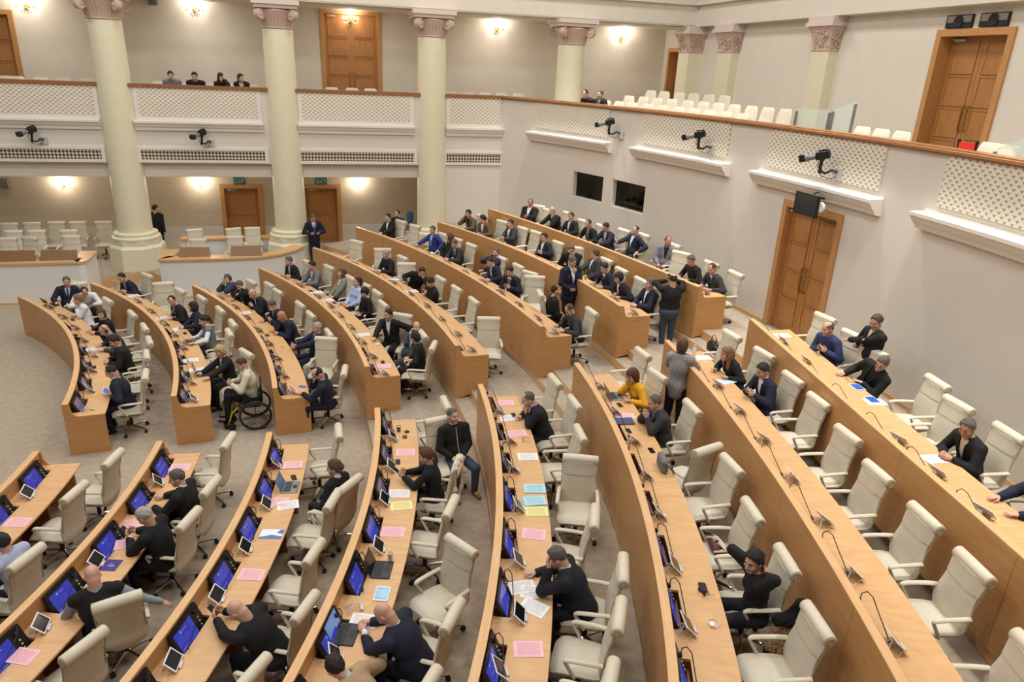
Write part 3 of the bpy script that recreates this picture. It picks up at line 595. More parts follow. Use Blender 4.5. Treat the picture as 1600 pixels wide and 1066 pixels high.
PEOPLE = [
('sit', (9.189, 7.922, 0.0), 3.242, (-0.12, -0.06), (-0.142, 0.01, 1.226), 0.3, 'moustached man in navy suit and blue tie facing the camera at the far end', ('suit', 'navy', 'lightblue', 'tienavy'), ('short', 'grey'), (5, 5), 'L', 'D', {'mou': 1, 'fat': 0.02, 'fy': 55}),
('sit', (9.601, 7.751, 0.0), 3.493, (-0.12, -0.06), (-0.116, 0.371, 1.081), 0.51, 'balding man in white shirt sitting right behind the woman in white blouse', ('knit', 'white', 'white'), ('recede', 'dark'), (0, 15), 'D', 'D', {}),
('sit', (10.273, 6.35, 0.0), 2.124, (0.18, 0.1), (0.309, 0.195, 1.17), 0.262, 'woman in white blouse with pinned-up fair hair, hand on her cheek', ('knit', 'white', 'white'), ('bun', 'fair'), (-25, 5), 'C', 'D', {'fem': 1}),
('sit', (11.018, 5.251, 0.0), 2.016, (0.18, 0.1), (0.165, 0.249, 1.173), 0.402, 'woman with brown bob in black sweater looking towards the camera', ('knit', 'black', None), ('bob', 'brown'), (60, 0), 'd', 'D', {'fem': 1}),
('sit', (11.448, 4.288, 0.0), 1.929, (0.06, 0.1), (0.099, 0.416, 1.154), 0.432, 'bald man in dark grey suit wearing black headphones, leaning over his desk', ('suit', 'darkgrey', 'white', None), ('bald', 'grey'), (10, 25), 'D', 'D', {'hp': 1}),
('sit', (11.691, 3.434, 0.0), 1.856, (0.0, 0.1), (0.023, 0.28, 1.206), 0.4, 'dark-haired man in black suit with clasped hands beside the man in headphones', ('suit', 'black', 'white', None), ('short', 'dark'), (10, 25), 'd', 'd', {}),
('sit', (11.937, 1.639, 0.0), 1.707, (0.12, 0.04), (0.106, 0.209, 1.209), 0.28, 'balding man in navy suit reading a tablet at the front row end', ('suit', 'navy', 'white', None), ('recede', 'dark'), (5, 25), 'T', 'T', {'fat': 0.04}),
('sit', (10.778, 8.488, 0.0), 2.238, (0.12, -0.06), (0.123, 0.27, 1.147), 0.192, 'dark-haired man in navy jacket with clasped hands near a water bottle', ('suit', 'navy', 'lightblue', None), ('short', 'dark'), (20, 5), 'd', 'd', {}),
('sit', (12.395, 6.264, 0.0), 2.039, (0.0, 0.1), (-0.016, 0.36, 1.18), 0.369, 'man in dark suit and pale blue shirt turning his head towards the camera', ('suit', 'black', 'lightblue', None), ('recede', 'dark'), (60, 15), 'D', 'P', {}),
('sit', (12.91, 5.301, 0.0), 1.96, (0.18, 0.1), (0.36, 0.166, 1.162), 0.44, 'woman with dark bob in navy jacket wearing headphones', ('knit', 'navy', 'wine'), ('bob', 'dark'), (-30, 0), 'd', 'd', {'fem': 1, 'hp': 1}),
('sit', (13.272, 4.302, 0.0), 1.884, (0.18, 0.1), (0.309, 0.211, 1.168), 0.44, 'woman with dark ponytail in grey vest and white sleeves typing on a laptop', ('vest', 'midgrey', 'white'), ('pony', 'dark'), (5, 15), 'D', 'D', {'fem': 1}),
('sit', (13.721, 2.355, 0.0), 2.097, (0.18, -0.06), (0.274, 0.074, 1.169), 0.415, 'blonde woman in black blazer typing on a dark laptop', ('suit', 'black', 'white', None), ('bob', 'blonde'), (5, 15), 'D', 'D', {'fem': 1}),
('sit', (13.486, 7.568, 0.0), 2.082, (0.18, -0.06), (0.436, 0.095, 1.163), 0.181, 'man in grey-blue suit holding his head with both hands, wearing headphones', ('suit', 'slate', 'beige', None), ('short', 'grey'), (15, 20), 'F', 'F', {'hp': 1}),
('sit', (13.956, 7.24, 0.0), 2.049, (0.18, 0.1), (0.18, 0.375, 1.174), 0.44, 'man in black suit with blue cuff, hand on his temple', ('suit', 'black', 'lightblue', None), ('short', 'grey'), (30, 20), 'E', 'D', {}),
('sit', (14.189, 6.61, 0.0), 2.007, (0.06, -0.06), (0.077, 0.286, 1.138), 0.372, 'bald man in dark navy suit holding a phone, third in his row', ('suit', 'ink', 'white', None), ('bald', 'grey'), (0, 20), 'P', 'P', {}),
('sit', (14.741, 5.461, 0.0), 1.926, (0.0, 0.1), (0.036, 0.33, 1.19), 0.44, 'grey-haired man in navy suit with white face mask', ('suit', 'navy', 'white', None), ('short', 'grey'), (5, 25), 'P', 'D', {'mask': 1}),
('sit', (14.982, 4.668, 0.0), 1.873, (0.0, 0.04), (0.03, 0.328, 1.167), 0.414, 'bald tanned man in navy suit with hand on the desk beside the masked man', ('suit', 'navy', 'lightblue', None), ('bald', 'dark'), (-15, 20), 'd', 'D', {'tan': 1}),
('sit', (15.35, 3.375, 0.0), 1.787, (0.12, -0.06), (0.124, -0.119, 1.227), 0.44, 'grey-haired man in navy suit and blue tie holding a white sheet', ('suit', 'navy', 'lightblue', 'tieblue'), ('short', 'silver'), (15, 10), 'P', 'P', {}),
('sit', (15.572, 1.308, 0.0), 1.441, (-0.18, -0.06), (-0.309, 0.109, 1.197), 0.352, 'balding man in navy suit leaning on his elbow, hand on forehead, blue phone', ('suit', 'navy', 'white', None), ('horse', 'dark'), (25, 45), 'D', 'F', {}),
('sit', (14.991, 8.325, 0.3), 2.078, (0.12, -0.02), (0.13, 0.181, 1.2), 0.16, 'grey-haired man in black jacket, hands clasped, at the far end of the fourth row', ('suit', 'black', 'lightblue', None), ('short', 'grey'), (5, 5), 'd', 'd', {}),
('sit', (15.536, 7.753, 0.3), 2.034, (0.06, -0.02), (0.07, 0.133, 1.213), 0.374, 'young man in grey jacket and open white shirt, arm on the desk', ('suit', 'midgrey', 'white', None), ('short', 'dark'), (0, 5), 'D', 'd', {}),
('sit', (16.039, 6.644, 0.3), 1.963, (0.18, -0.14), (0.318, -0.265, 1.163), 0.368, 'woman with brown shoulder-length hair in olive grey jacket', ('suit', 'olive', 'white', None), ('long', 'brown'), (-10, -5), 'L', 'L', {'fem': 1}),
('sit', (16.388, 5.905, 0.3), 2.094, (0.12, -0.1), (0.113, -0.201, 1.182), 0.424, 'woman with tied dark hair in light blue blouse', ('knit', 'lightblue', 'lightblue'), ('bun', 'dark'), (-10, -5), 'L', 'L', {'fem': 1}),
('sit', (16.609, 5.246, 0.3), 1.877, (-0.06, -0.06), (-0.066, 0.008, 1.186), 0.42, 'woman with short black hair in black top with white collar, reading her lap', ('knit', 'black', 'white'), ('crop', 'black'), (25, 25), 'L', 'L', {'fem': 1}),
('sit', (17.155, 3.266, 0.3), 2.556, (0.12, -0.06), (0.16, 0.045, 1.221), 0.46, 'man in black suit and open white shirt turned towards the camera, hand on desk', ('suit', 'black', 'white', None), ('short', 'dark'), (-15, 0), 'A', 'D', {}),
('sit', (17.274, 2.214, 0.3), 2.476, (0.0, -0.14), (0.007, -0.408, 1.177), 0.409, 'bald man in grey suit holding a phone to his ear behind the dark-haired woman', ('suit', 'darkgrey', 'lilac', None), ('bald', 'grey'), (45, 5), 'L', 'E', {'fat': 0.04, 'fy': 45}),
('sit', (17.39, 1.666, 0.3), 1.231, (0.18, -0.06), (0.234, 0.071, 1.175), 0.462, 'woman with black hair seen from behind in black jacket beside the bald man', ('knit', 'black', 'teal'), ('bun', 'black'), (-30, 5), 'L', 'L', {'fem': 1}),
('sit', (17.523, 7.419, 0.61), 1.971, (0.18, -0.06), (0.203, 0.06, 1.219), 0.251, 'grey-haired man in black turtleneck with hands on the desk', ('knit', 'ink', None), ('short', 'silver'), (5, 10), 'd', 'd', {}),
('sit', (17.808, 6.514, 0.61), 2.981, (-0.18, -0.06), (-0.418, 0.304, 1.078), 0.181, 'man in black sweater holding hand over his mouth and a pen', ('knit', 'black', None), ('short', 'dark'), (15, 10), 'M', 'D', {}),
('sit', (18.203, 5.252, 0.61), 1.852, (-0.18, -0.06), (-0.375, 0.126, 1.176), 0.16, 'man in black sweater bending over his phone at the middle of the fifth row', ('knit', 'black', None), ('short', 'dark'), (5, 30), 'P', 'P', {}),
('sit', (17.931, 10.853, 0.901), 2.115, (0.18, -0.06), (0.334, -0.082, 1.212), 0.318, 'dark-haired man in black suit and white shirt near the far end', ('suit', 'black', 'white', None), ('short', 'dark'), (5, 5), 'd', 'd', {}),
('sit', (18.941, 8.905, 0.901), 2.01, (0.18, -0.14), (0.248, -0.132, 1.227), 0.39, 'man in bright blue suit leaning back, arm on the desk', ('suit', 'royal', 'lightblue', None), ('short', 'grey'), (15, 10), 'A', 'D', {}),
('sit', (19.238, 8.197, 0.901), 2.15, (0.06, -0.06), (0.129, -0.197, 1.172), 0.396, 'woman with reddish brown hair in black turned away', ('knit', 'black', None), ('bob', 'auburn'), (-50, 5), 'C', 'L', {'fem': 1}),
('sit', (19.496, 7.498, 0.901), 1.938, (0.06, -0.02), (0.069, 0.19, 1.198), 0.39, 'grey-haired man in charcoal suit looking down at his desk', ('suit', 'char', 'lightblue', 'tienavy'), ('short', 'grey'), (20, 20), 'd', 'd', {}),
('sit', (19.988, 5.994, 0.901), 1.862, (0.12, -0.14), (0.223, -0.286, 1.207), 0.39, 'grey-bearded man in navy jacket with a phone at his ear', ('suit', 'navy', 'white', None), ('short', 'grey'), (25, 5), 'D', 'E', {'beard': 'grey'}),
('sit', (20.216, 5.172, 0.901), 1.821, (0.18, 0.1), (0.445, 0.242, 1.162), 0.39, 'dark-haired man in navy suit looking down, in front of the bearded man', ('suit', 'navy', 'white', None), ('short', 'dark'), (15, 20), 'd', 'd', {}),
('sit', (20.378, 4.399, 0.901), 2.134, (0.18, 0.04), (0.2, 0.203, 1.21), 0.364, 'man in navy suit and dark red tie holding a phone over the desk', ('suit', 'navy', 'white', 'tiered'), ('short', 'dark'), (10, 20), 'P', 'P', {}),
('sit', (20.752, 2.833, 0.901), 4.59, (0.12, -0.1), (0.126, -0.021, 1.225), 0.43, 'balding man in dark suit in profile turned towards the standing man', ('suit', 'black', 'white', None), ('recede', 'dark'), (-5, -10), 'L', 'L', {}),
('sit', (20.778, 1.471, 0.901), 1.641, (0.0, -0.06), (0.005, 0.179, 1.188), 0.269, 'balding man in charcoal jacket writing at the near end of the sixth row', ('knit', 'char', 'black'), ('recede', 'brown'), (10, 30), 'D', 'D', {}),
('sit', (20.38, 9.929, 1.242), 2.024, (0.12, -0.06), (0.127, 0.112, 1.209), 0.36, 'dark-haired man in brown jacket with a phone at his ear', ('suit', 'brown', 'black', None), ('short', 'dark'), (20, 10), 'D', 'E', {}),
('sit', (20.798, 9.028, 1.242), 1.98, (0.18, 0.1), (0.24, 0.237, 1.214), 0.36, 'man in brown jacket turned away from the camera towards the phone caller', ('suit', 'brown', 'white', None), ('short', 'dark'), (-50, 5), 'D', 'd', {}),
('sit', (21.175, 8.043, 1.242), 1.934, (0.18, -0.06), (0.319, -0.104, 1.215), 0.334, 'man in grey suit and white shirt in the third seat of the seventh row', ('suit', 'char', 'white', None), ('short', 'dark'), (10, 10), 'P', 'P', {}),
('sit', (21.63, 6.176, 1.242), 1.849, (0.18, -0.06), (0.34, -0.091, 1.211), 0.171, 'man with glasses in navy suit and white shirt holding a phone', ('suit', 'navy', 'white', None), ('short', 'dark'), (10, 10), 'P', 'P', {'gl': 1}),
('sit', (22.086, 5.358, 1.242), 2.515, (0.0, -0.06), (0.023, 0.183, 1.186), 0.4, 'grey-haired man in black suit leaning across with one hand raised', ('suit', 'black', 'white', None), ('short', 'grey'), (20, 20), 'M', 'L', {}),
('sit', (22.26, 4.288, 1.242), 1.761, (0.18, -0.06), (0.294, -0.183, 1.21), 0.339, 'man in grey suit turned away from the camera behind the standing man', ('suit', 'char', 'white', None), ('short', 'brown'), (-60, 5), 'L', 'd', {}),
('sit', (22.262, 3.353, 1.242), 1.72, (0.0, -0.06), (0.012, 0.141, 1.2), 0.179, 'dark-haired man in navy suit and tie sorting papers near the standing man', ('suit', 'navy', 'white', 'tienavy'), ('short', 'dark'), (10, 20), 'D', 'D', {}),
('sit', (22.36, 2.479, 1.242), 1.681, (0.06, -0.02), (0.071, 0.216, 1.189), 0.16, 'man with long dark hair in black suit and white shirt', ('suit', 'ink', 'white', None), ('shag', 'dark'), (10, 15), 'D', 'd', {}),
('sit', (22.439, 1.665, 1.242), 1.645, (0.12, -0.14), (0.144, -0.151, 1.229), 0.16, 'grey-haired man in blue suit at the near end of the seventh row', ('suit', 'navy', 'white', None), ('short', 'grey'), (0, 5), 'd', 'd', {}),
('sit', (22.226, 9.612, 1.581), 2.328, (0.18, -0.1), (0.178, -0.132, 1.229), 0.332, 'stout man in black jacket and white shirt reading his phone at the far end', ('suit', 'black', 'white', None), ('recede', 'grey'), (20, 20), 'P', 'L', {'fat': 0.06, 'tan': 1}),
('sit', (22.764, 8.523, 1.581), 1.929, (0.18, -0.06), (0.185, 0.171, 1.191), 0.476, 'white-haired man in black suit with a hand on his mouth', ('suit', 'black', 'white', None), ('short', 'silver'), (25, 15), 'M', 'D', {}),
('sit', (22.801, 7.387, 1.581), 1.884, (0.18, -0.06), (0.276, -0.081, 1.223), 0.16, 'man with short hair in black suit and pale blue shirt on the top row', ('suit', 'black', 'lightblue', None), ('short', 'brown'), (15, 10), 'D', 'D', {}),
('sit', (23.098, 6.65, 1.581), 1.851, (0.06, -0.06), (0.055, 0.126, 1.205), 0.231, 'man with cropped hair in black jacket looking down at the top desk', ('suit', 'black', 'midgrey', None), ('recede', 'brown'), (20, 25), 'D', 'D', {}),
('sit', (23.513, 6.078, 1.581), 1.824, (0.18, -0.02), (0.191, 0.167, 1.204), 0.474, 'dark-haired man with glasses in navy suit on the top row', ('suit', 'navy', 'lightblue', None), ('short', 'dark'), (10, 20), 'D', 'D', {'gl': 1}),
('sit', (23.819, 5.505, 1.581), 1.798, (0.12, -0.1), (0.121, -0.151, 1.228), 0.62, 'man in navy suit and white shirt leaning back with arms spread, phone in hand', ('suit', 'navy', 'white', None), ('recede', 'brown'), (20, 15), 'A', 'P', {'lean': 1}),
('sit', (24.117, 4.3, 1.581), 2.358, (-0.06, -0.14), (-0.055, -0.153, 1.23), 0.62, 'smiling man in grey jacket and black shirt leaning back sideways', ('suit', 'midgrey', 'black', None), ('recede', 'grey'), (40, 5), 'L', 'L', {'fy': 35, 'tan': 1}),
('sit', (24.136, 2.497, 1.581), 1.674, (0.06, -0.02), (0.077, 0.19, 1.198), 0.264, 'grey-haired man in black sweater looking down at the top desk', ('knit', 'black', None), ('short', 'grey'), (15, 25), 'D', 'D', {}),
('sit', (24.235, 1.613, 1.581), 1.637, (0.18, -0.02), (0.189, 0.174, 1.203), 0.203, 'man in grey suit and dark tie at the near end of the top row', ('suit', 'char', 'white', 'tieblack'), ('recede', 'brown'), (20, 20), 'D', 'D', {}),
('sit', (11.659, -3.547, 0.0), 1.133, (0.06, -0.14), (0.059, 0.017, 1.212), 0.369, 'person in pale blue shirt cut by the left edge of the picture', ('knit', 'paleblue', 'paleblue'), ('short', 'dark'), (0, 10), 'D', 'D', {}),
('sit', (13.557, -2.398, 0.0), 1.253, (0.0, -0.06), (-0.004, 0.119, 1.207), 0.216, 'grey-haired man in black jacket leaning over his tablet', ('suit', 'black', 'white', None), ('short', 'grey'), (25, 10), 'G', 'G', {}),
('sit', (13.383, -3.144, 0.0), 1.198, (-0.12, -0.06), (-0.157, 0.145, 1.198), 0.195, 'white-haired man in black jacket holding a phone over pink papers', ('suit', 'black', 'white', None), ('short', 'silver'), (0, 30), 'Q', 'Q', {}),
('sit', (13.063, -4.385, 0.0), 0.323, (-0.18, -0.06), (-0.184, 0.104, 1.21), 0.227, 'bald man in black vest and grey shirt slumped on the desk, arm stretched back', ('vest', 'black', 'shirtgrey'), ('bald', 'grey'), (0, 25), 'D', (0.52, -0.08, 0.62), {'fat': 0.03}),
('sit', (15.527, -2.604, 0.0), 0.871, (0.12, -0.06), (0.143, 0.035, 1.183), 0.488, 'woman with brown tied-back hair in black suit, hands in her lap', ('suit', 'black', 'white', None), ('bun', 'brown'), (25, 10), 'L', 'L', {'fem': 1}),
('sit', (14.868, -5.087, 0.0), 1.064, (-0.18, -0.06), (-0.26, 0.332, 1.105), 0.445, 'bald man in black sweater bending over a bright phone', ('knit', 'black', None), ('bald', 'none'), (5, 35), 'Q', 'Q', {'fat': 0.04}),
('sit', (17.367, -2.016, 0.3), 3.355, (-0.18, -0.06), (-0.173, -0.187, 1.218), 0.46, 'man in black zip cardigan and jeans turned sideways, looking right', ('knit', 'black', 'shirtgrey'), ('crew', 'grey'), (15, 0), 'L', 'L', {'trou': 'denim', 'shoe': 'tan', 'zip': 1}),
('sit', (16.979, -2.993, 0.3), 1.219, (0.06, -0.02), (0.077, 0.124, 1.174), 0.223, 'woman with long brown hair in black holding up a phone', ('knit', 'black', None), ('pony', 'auburn'), (0, 10), 'Q', 'Q', {'fem': 1}),
('sit', (16.379, -5.882, 0.3), 1.013, (-0.18, -0.06), (-0.218, 0.329, 1.111), 0.4, 'bald man in navy suit with clasped hands at a black laptop', ('suit', 'navy2', 'white', None), ('bald', 'grey'), (5, 35), 'q', 'q', {'fat': 0.03}),
('sit', (15.981, -6.718, 0.3), 0.96, (-0.06, 0.1), (-0.041, 0.6, 1.02), 0.338, 'dark-haired man in beige jacket at the bottom edge of the picture', ('suit', 'beige2', 'lightblue', None), ('short', 'dark'), (-20, 10), 'D', 'D', {}),
('sit', (19.113, -2.069, 0.61), 1.552, (0.12, 0.1), (0.144, 0.407, 1.158), 0.401, 'grey-haired man in black suit with fist under his chin', ('suit', 'ink', 'white', None), ('recede', 'grey'), (0, 5), 'C', 'D', {'fat': 0.03}),
('sit', (18.242, -5.977, 0.61), 1.166, (0.0, 0.04), (0.017, 0.386, 1.138), 0.401, 'grey-haired man in black suit resting his head on a hand over papers', ('suit', 'ink', 'white', None), ('short', 'grey'), (5, 15), 'F', 'G', {'fat': 0.03}),
('sit', (20.676, -1.912, 0.901), 1.691, (0.0, -0.06), (0.01, 0.156, 1.154), 0.174, 'woman with reddish brown hair in yellow jacket, head on hand, at a laptop', ('knit', 'yellow', 'black'), ('bob', 'auburn'), (5, 20), 'D', 'M', {'fem': 1}),
('sit', (20.647, -3.103, 0.901), 1.51, (0.06, 0.04), (0.065, 0.262, 1.194), 0.296, 'man in charcoal suit with hands clasped before his face', ('suit', 'char', 'bluegrey', None), ('crew', 'grey'), (0, 5), 'K', 'K', {'fat': 0.02}),
('sit', (19.839, -6.607, 0.901), 1.338, (-0.12, -0.06), (-0.116, 0.067, 1.178), 0.352, 'woman with dark tied hair in black sweater, hands behind her neck', ('knit', 'black', None), ('bun', 'black'), (30, 10), 'N', 'N', {'fem': 1}),
('sit', (22.575, -2.061, 1.242), 1.621, (0.06, 0.1), (0.069, 0.369, 1.132), 0.345, 'woman with long light brown hair in black, listening to the standing woman', ('knit', 'black', 'beige'), ('long', 'lightbrown'), (-10, -5), 'D', 'D', {'fem': 1}),
('sit', (22.403, -3.079, 1.242), 1.523, (0.12, -0.06), (0.152, 0.121, 1.205), 0.328, 'dark-haired man in navy jacket and white shirt looking at a phone', ('suit', 'navy2', 'white', None), ('short', 'dark'), (5, 20), 'P', 'P', {}),
('sit', (24.15, -2.298, 1.581), 1.652, (0.12, -0.06), (0.149, 0.114, 1.207), 0.22, 'balding man in blue suit holding a phone at the top row', ('knit', 'bluesuit', 'navy'), ('horse', 'grey'), (-5, 10), 'P', 'P', {}),
('sit', (23.934, -3.083, 1.581), 1.76, (-0.18, -0.06), (-0.484, 0.081, 1.144), 0.16, 'man with glasses in black jacket tapping a lit tablet', ('suit', 'black', 'black', None), ('short', 'grey'), (10, 20), 'D', 'D', {'gl': 1}),
('sit', (23.619, -5.754, 1.581), 1.42, (0.0, 0.04), (-0.004, 0.272, 1.191), 0.378, 'man with glasses in black jacket and open collar, hands on the top desk', ('suit', 'black', 'beige', None), ('short', 'grey'), (25, 10), 'd', 'd', {'gl': 1, 'tan': 1}),
('sit', (23.317, -6.847, 1.581), 1.285, (-0.06, -0.06), (-0.052, -0.043, 1.23), 0.3, 'person in navy jacket mostly beyond the right edge of the picture', ('suit', 'navy', 'white', None), ('short', 'dark'), (0, 10), 'D', 'D', {}),
('stand', (10.465, 13.864, 0.3), -0.524, (0, 0), (0, 0.03, 1.66), 0.4, 'man in dark suit seen from behind, phoning beside the first column', ('suit', 'ink', 'white', None), ('short', 'dark'), (-20, 5), 'E', 'S', {}),
('stand', (15.491, 12.296, 0.3), -2.967, (0, 0), (0, 0.03, 1.62), 0.4, 'man in dark suit and blue tie standing beside the second column, looking at his phone', ('suit', 'navy', 'white', 'tieblue'), ('short', 'grey'), (0, 35), 'H', 'H', {}),
('stand', (18.31, 12.641, 0.3), -3.84, (0, 0), (0, 0.03, 1.64), 0.4, 'bearded man in black standing by the wall behind the sixth far row', ('knit', 'black', None), ('recede', 'dark'), (0, 10), 'S', 'S', {'beard': 'dark'}),
('stand', (21.236, 3.236, 0.9), -2.88, (0, 0), (0, 0.03, 1.76), 0.4, 'man in navy suit standing against the seventh far row, hand at his mouth', ('suit', 'navy2', 'white', None), ('short', 'grey'), (5, 25), 'C', 'H', {'fat': 0.04}),
('stand', (22.892, 1.38, 1.07), -0.175, (0, 0), (0, 0.03, 1.62), 0.4, 'photographer in black sweater and jeans seen from behind in the aisle', ('knit', 'black', None), ('horse', 'dark'), (0, 0), 'V', 'V', {'trou': 'denim', 'fat': 0.05}),
('stand', (21.344, -1.986, 0.9), -0.733, (0, 0), (0, 0.03, 1.66), 0.4, 'woman in grey checked jacket and black trousers leaning on the seventh near row', ('suit', 'plaid', 'plaid', None), ('bob', 'brown'), (0, 5), (-0.05, 0.4, 1.22), (0.12, 0.42, 1.22), {'fem': 1, 'trou': 'black'}),
('stand', (24.33, -2.907, 1.58), 1.396, (0, 0), (0, 0.03, 1.58), 0.4, 'man in black jacket standing behind the top near row, hand on a chair', ('suit', 'black', 'beige', None), ('short', 'brown'), (20, 20), (0.3, 0.35, 1.15), 'H', {'gl': 1}),
('sit', (11.57, 13.35, 4.9), 3.142, (0, 0), (0, 0.3, 1.25), 0.2, 'man in grey sweater leaning on the balcony rail, leftmost of four spectators', ('knit', 'midgrey', None), ('short', 'black'), (10, 10), 'B', 'B', {'zpel': 0.59, 'bal': 1}),
('sit', (12.242, 13.35, 4.9), 3.142, (0, 0), (0, 0.3, 1.25), 0.2, 'man in black jacket with folded arms on the balcony rail', ('knit', 'black', None), ('short', 'black'), (0, 15), 'B', 'B', {'fat': 0.03, 'zpel': 0.59, 'bal': 1}),
('sit', (12.992, 13.35, 4.9), 3.142, (0, 0), (0, 0.3, 1.25), 0.2, 'woman with long dark hair and hand at her temple on the balcony', ('knit', 'black', None), ('long', 'dark'), (20, 10), 'F', 'B', {'fem': 1, 'zpel': 0.59, 'bal': 1}),
('sit', (13.574, 13.35, 4.9), 3.142, (0, 0), (0, 0.3, 1.25), 0.2, 'woman with tied dark hair in black jacket, rightmost of four spectators', ('suit', 'black', 'white', None), ('pony', 'dark'), (40, 5), 'B', 'B', {'fem': 1, 'zpel': 0.59, 'bal': 1}),
('sit', (23.999, 9.794, 4.9), 1.958, (0, 0), (0, 0.3, 1.25), 0.2, 'man in dark jacket leaning his chin on the curved balcony rail', ('knit', 'ink', None), ('recede', 'dark'), (20, 20), 'B', 'B', {'R': 1, 'zpel': 0.59, 'bal': 1}),
('sit', (24.28, 9.711, 4.9), 1.951, (0, 0), (0, 0.08, 1.25), -0.02, 'man in black suit and white shirt sitting behind the curved balcony rail', ('suit', 'black', 'white', 'tieblack'), ('short', 'grey'), (10, 5), 'L', 'L', {'R': 1, 'up': 1, 'zpel': 0.59, 'bal': 1}),
('sit', (14.11, 1.52, 0.0), 1.641, (0.18, -0.06), (0.193, 0.09, 1.214), 0.35, 'man in cream jacket and dark trousers sitting in a wheelchair, holding a phone', ('knit', 'cream', 'white'), ('crew', 'brown'), (10, 30), 'P', 'P', {'trou': 'black', 'wc': 1})]
WORLD = .24; EXPO = -0.68
# ------------------------------------------------------------------ palette
M_CARPET = plain('carpet', (170,156,138), rough=.95, noise=.10, scale=9, bump=.25)
M_WALL = plain('plaster_white', (220,213,202), rough=.75, noise=.015, scale=3)
M_WALLUP = plain('plaster_warm', (228,220,206), rough=.8, noise=.02, scale=3)
M_WHITE = plain('white_paint', (232,226,216), rough=.5)
M_CREAM = plain('cream_column_paint', (230,224,194), rough=.45, noise=.02, scale=5)
M_CAP = plain('pink_stone', (204,180,164), rough=.8, noise=.08, scale=25, bump=.3)
M_FRONT = wood('beech_front', (188,138,84), (204,154,100), scale=(1.0, 9, 9), rough=.38, seam=1.95)
M_TOP = wood('beech_top', (206,160,110), (222,180,130), scale=(6, 1.2, 1), rough=.38)
M_LEDGE = wood('beech_ledge', (212,166,114), (226,184,134), scale=(1.2, 10, 10), rough=.38)
M_DOOR = wood('oak_door', (166,112,60), (188,134,80), scale=(12, 1.2, 1), rough=.45)
M_DOORF = wood('oak_frame', (186,134,78), (202,150,94), scale=(12, 1.2, 1), rough=.45)
M_DKPANEL = wood('dark_veneer', (120,66,34), (146,84,46), scale=(5, 2, 1), rough=.4)
M_RAIL = wood('rail_wood', (138,94,58), (160,112,72), scale=(1.2, 10, 10), rough=.3)
M_LEATHER = plain('ivory_leather', (214,205,184), rough=.5, noise=.02, scale=16, bump=.06)
M_LEATHER_S = plain('ivory_leather_seat', (207,199,180), rough=.55, noise=.02, scale=16, bump=.06)
M_OLIVE = plain('olive_edge', (176,166,130), rough=.5)
M_CHROME = plain('chrome', (205,205,208), rough=.18, metal=1.0)
M_BLACK = plain('black_plastic', (18,18,20), rough=.45)
M_DARK = plain('dark_rubber', (34,34,36), rough=.7)
M_SILVER = plain('silver_plastic', (205,205,206), rough=.35, metal=.3)
M_TABW = plain('white_plastic', (236,234,230), rough=.35)
M_SCRDK = plain('dark_screen', (22,24,30), rough=.12)
M_GLASSDK = plain('booth_dark', (10,10,12), rough=.6)
M_BRASS = plain('brass', (196,156,84), rough=.3, metal=1.0)

def hearts():
    """white fretwork panel with rows of small heart-shaped holes, olive gold behind"""
    m, nt, b = new_mat('fretwork'); setp(b, rough=.55)
    L = nt.links.new; N = nt.nodes.new
    tc = N('ShaderNodeTexCoord'); sx = N('ShaderNodeSeparateXYZ'); L(tc.outputs['UV'], sx.inputs[0])
    def math_(op, a, b_=None, clamp=False):
        n = N('ShaderNodeMath'); n.operation = op; n.use_clamp = clamp
        for i, q in enumerate((a, b_)):
            if q is None: continue
            if isinstance(q, (int, float)): n.inputs[i].default_value = q
            else: L(q, n.inputs[i])
        return n.outputs[0]
    P = .148; H = .058
    row = math_('FLOOR', math_('DIVIDE', sx.outputs[1], H))
    off = math_('MULTIPLY', math_('MODULO', math_('ADD', row, 100.0), 2.0), .5)
    fx = math_('SUBTRACT', math_('FRACT', math_('ADD', math_('DIVIDE', sx.outputs[0], P), off)), .5)
    fy = math_('SUBTRACT', math_('FRACT', math_('DIVIDE', sx.outputs[1], H)), .5)
    ax = math_('ABSOLUTE', fx)
    # heart: |x| < .30*(y+.38)/.7 below the lobes, notch on top
    w = math_('MULTIPLY', math_('ADD', fy, .46), .36)
    c1 = math_('LESS_THAN', ax, w)
    top = math_('SUBTRACT', .44, math_('MULTIPLY', math_('ABSOLUTE', math_('SUBTRACT', ax, .14)), 1.5))
    c2 = math_('LESS_THAN', fy, top)
    hrt = math_('MULTIPLY', c1, c2)
    mx = N('ShaderNodeMixRGB'); mx.inputs['Color1'].default_value = (*lin((232,225,212)), 1); mx.inputs['Color2'].default_value = (*lin((168,152,112)), 1)
    L(hrt, mx.inputs['Fac']); L(mx.outputs[0], b.inputs['Base Color'])
    return m
M_HEART = hearts()
def grille():
    m, nt, b = new_mat('vent_lattice'); setp(b, rough=.6)
    L = nt.links.new; N = nt.nodes.new
    tc = N('ShaderNodeTexCoord'); mp = N('ShaderNodeMapping'); mp.inputs['Rotation'].default_value = (0,0,R_(45)); mp.inputs['Scale'].default_value = (14,14,14)
    ck = N('ShaderNodeTexChecker'); ck.inputs['Scale'].default_value = 1.0
    ck.inputs['Color1'].default_value = (*lin((214,202,182)), 1); ck.inputs['Color2'].default_value = (*lin((70,60,48)), 1)
    L(tc.outputs['UV'], mp.inputs['Vector']); L(mp.outputs['Vector'], ck.inputs['Vector']); L(ck.outputs['Color'], b.inputs['Base Color'])
    return m
M_GRILLE = grille()

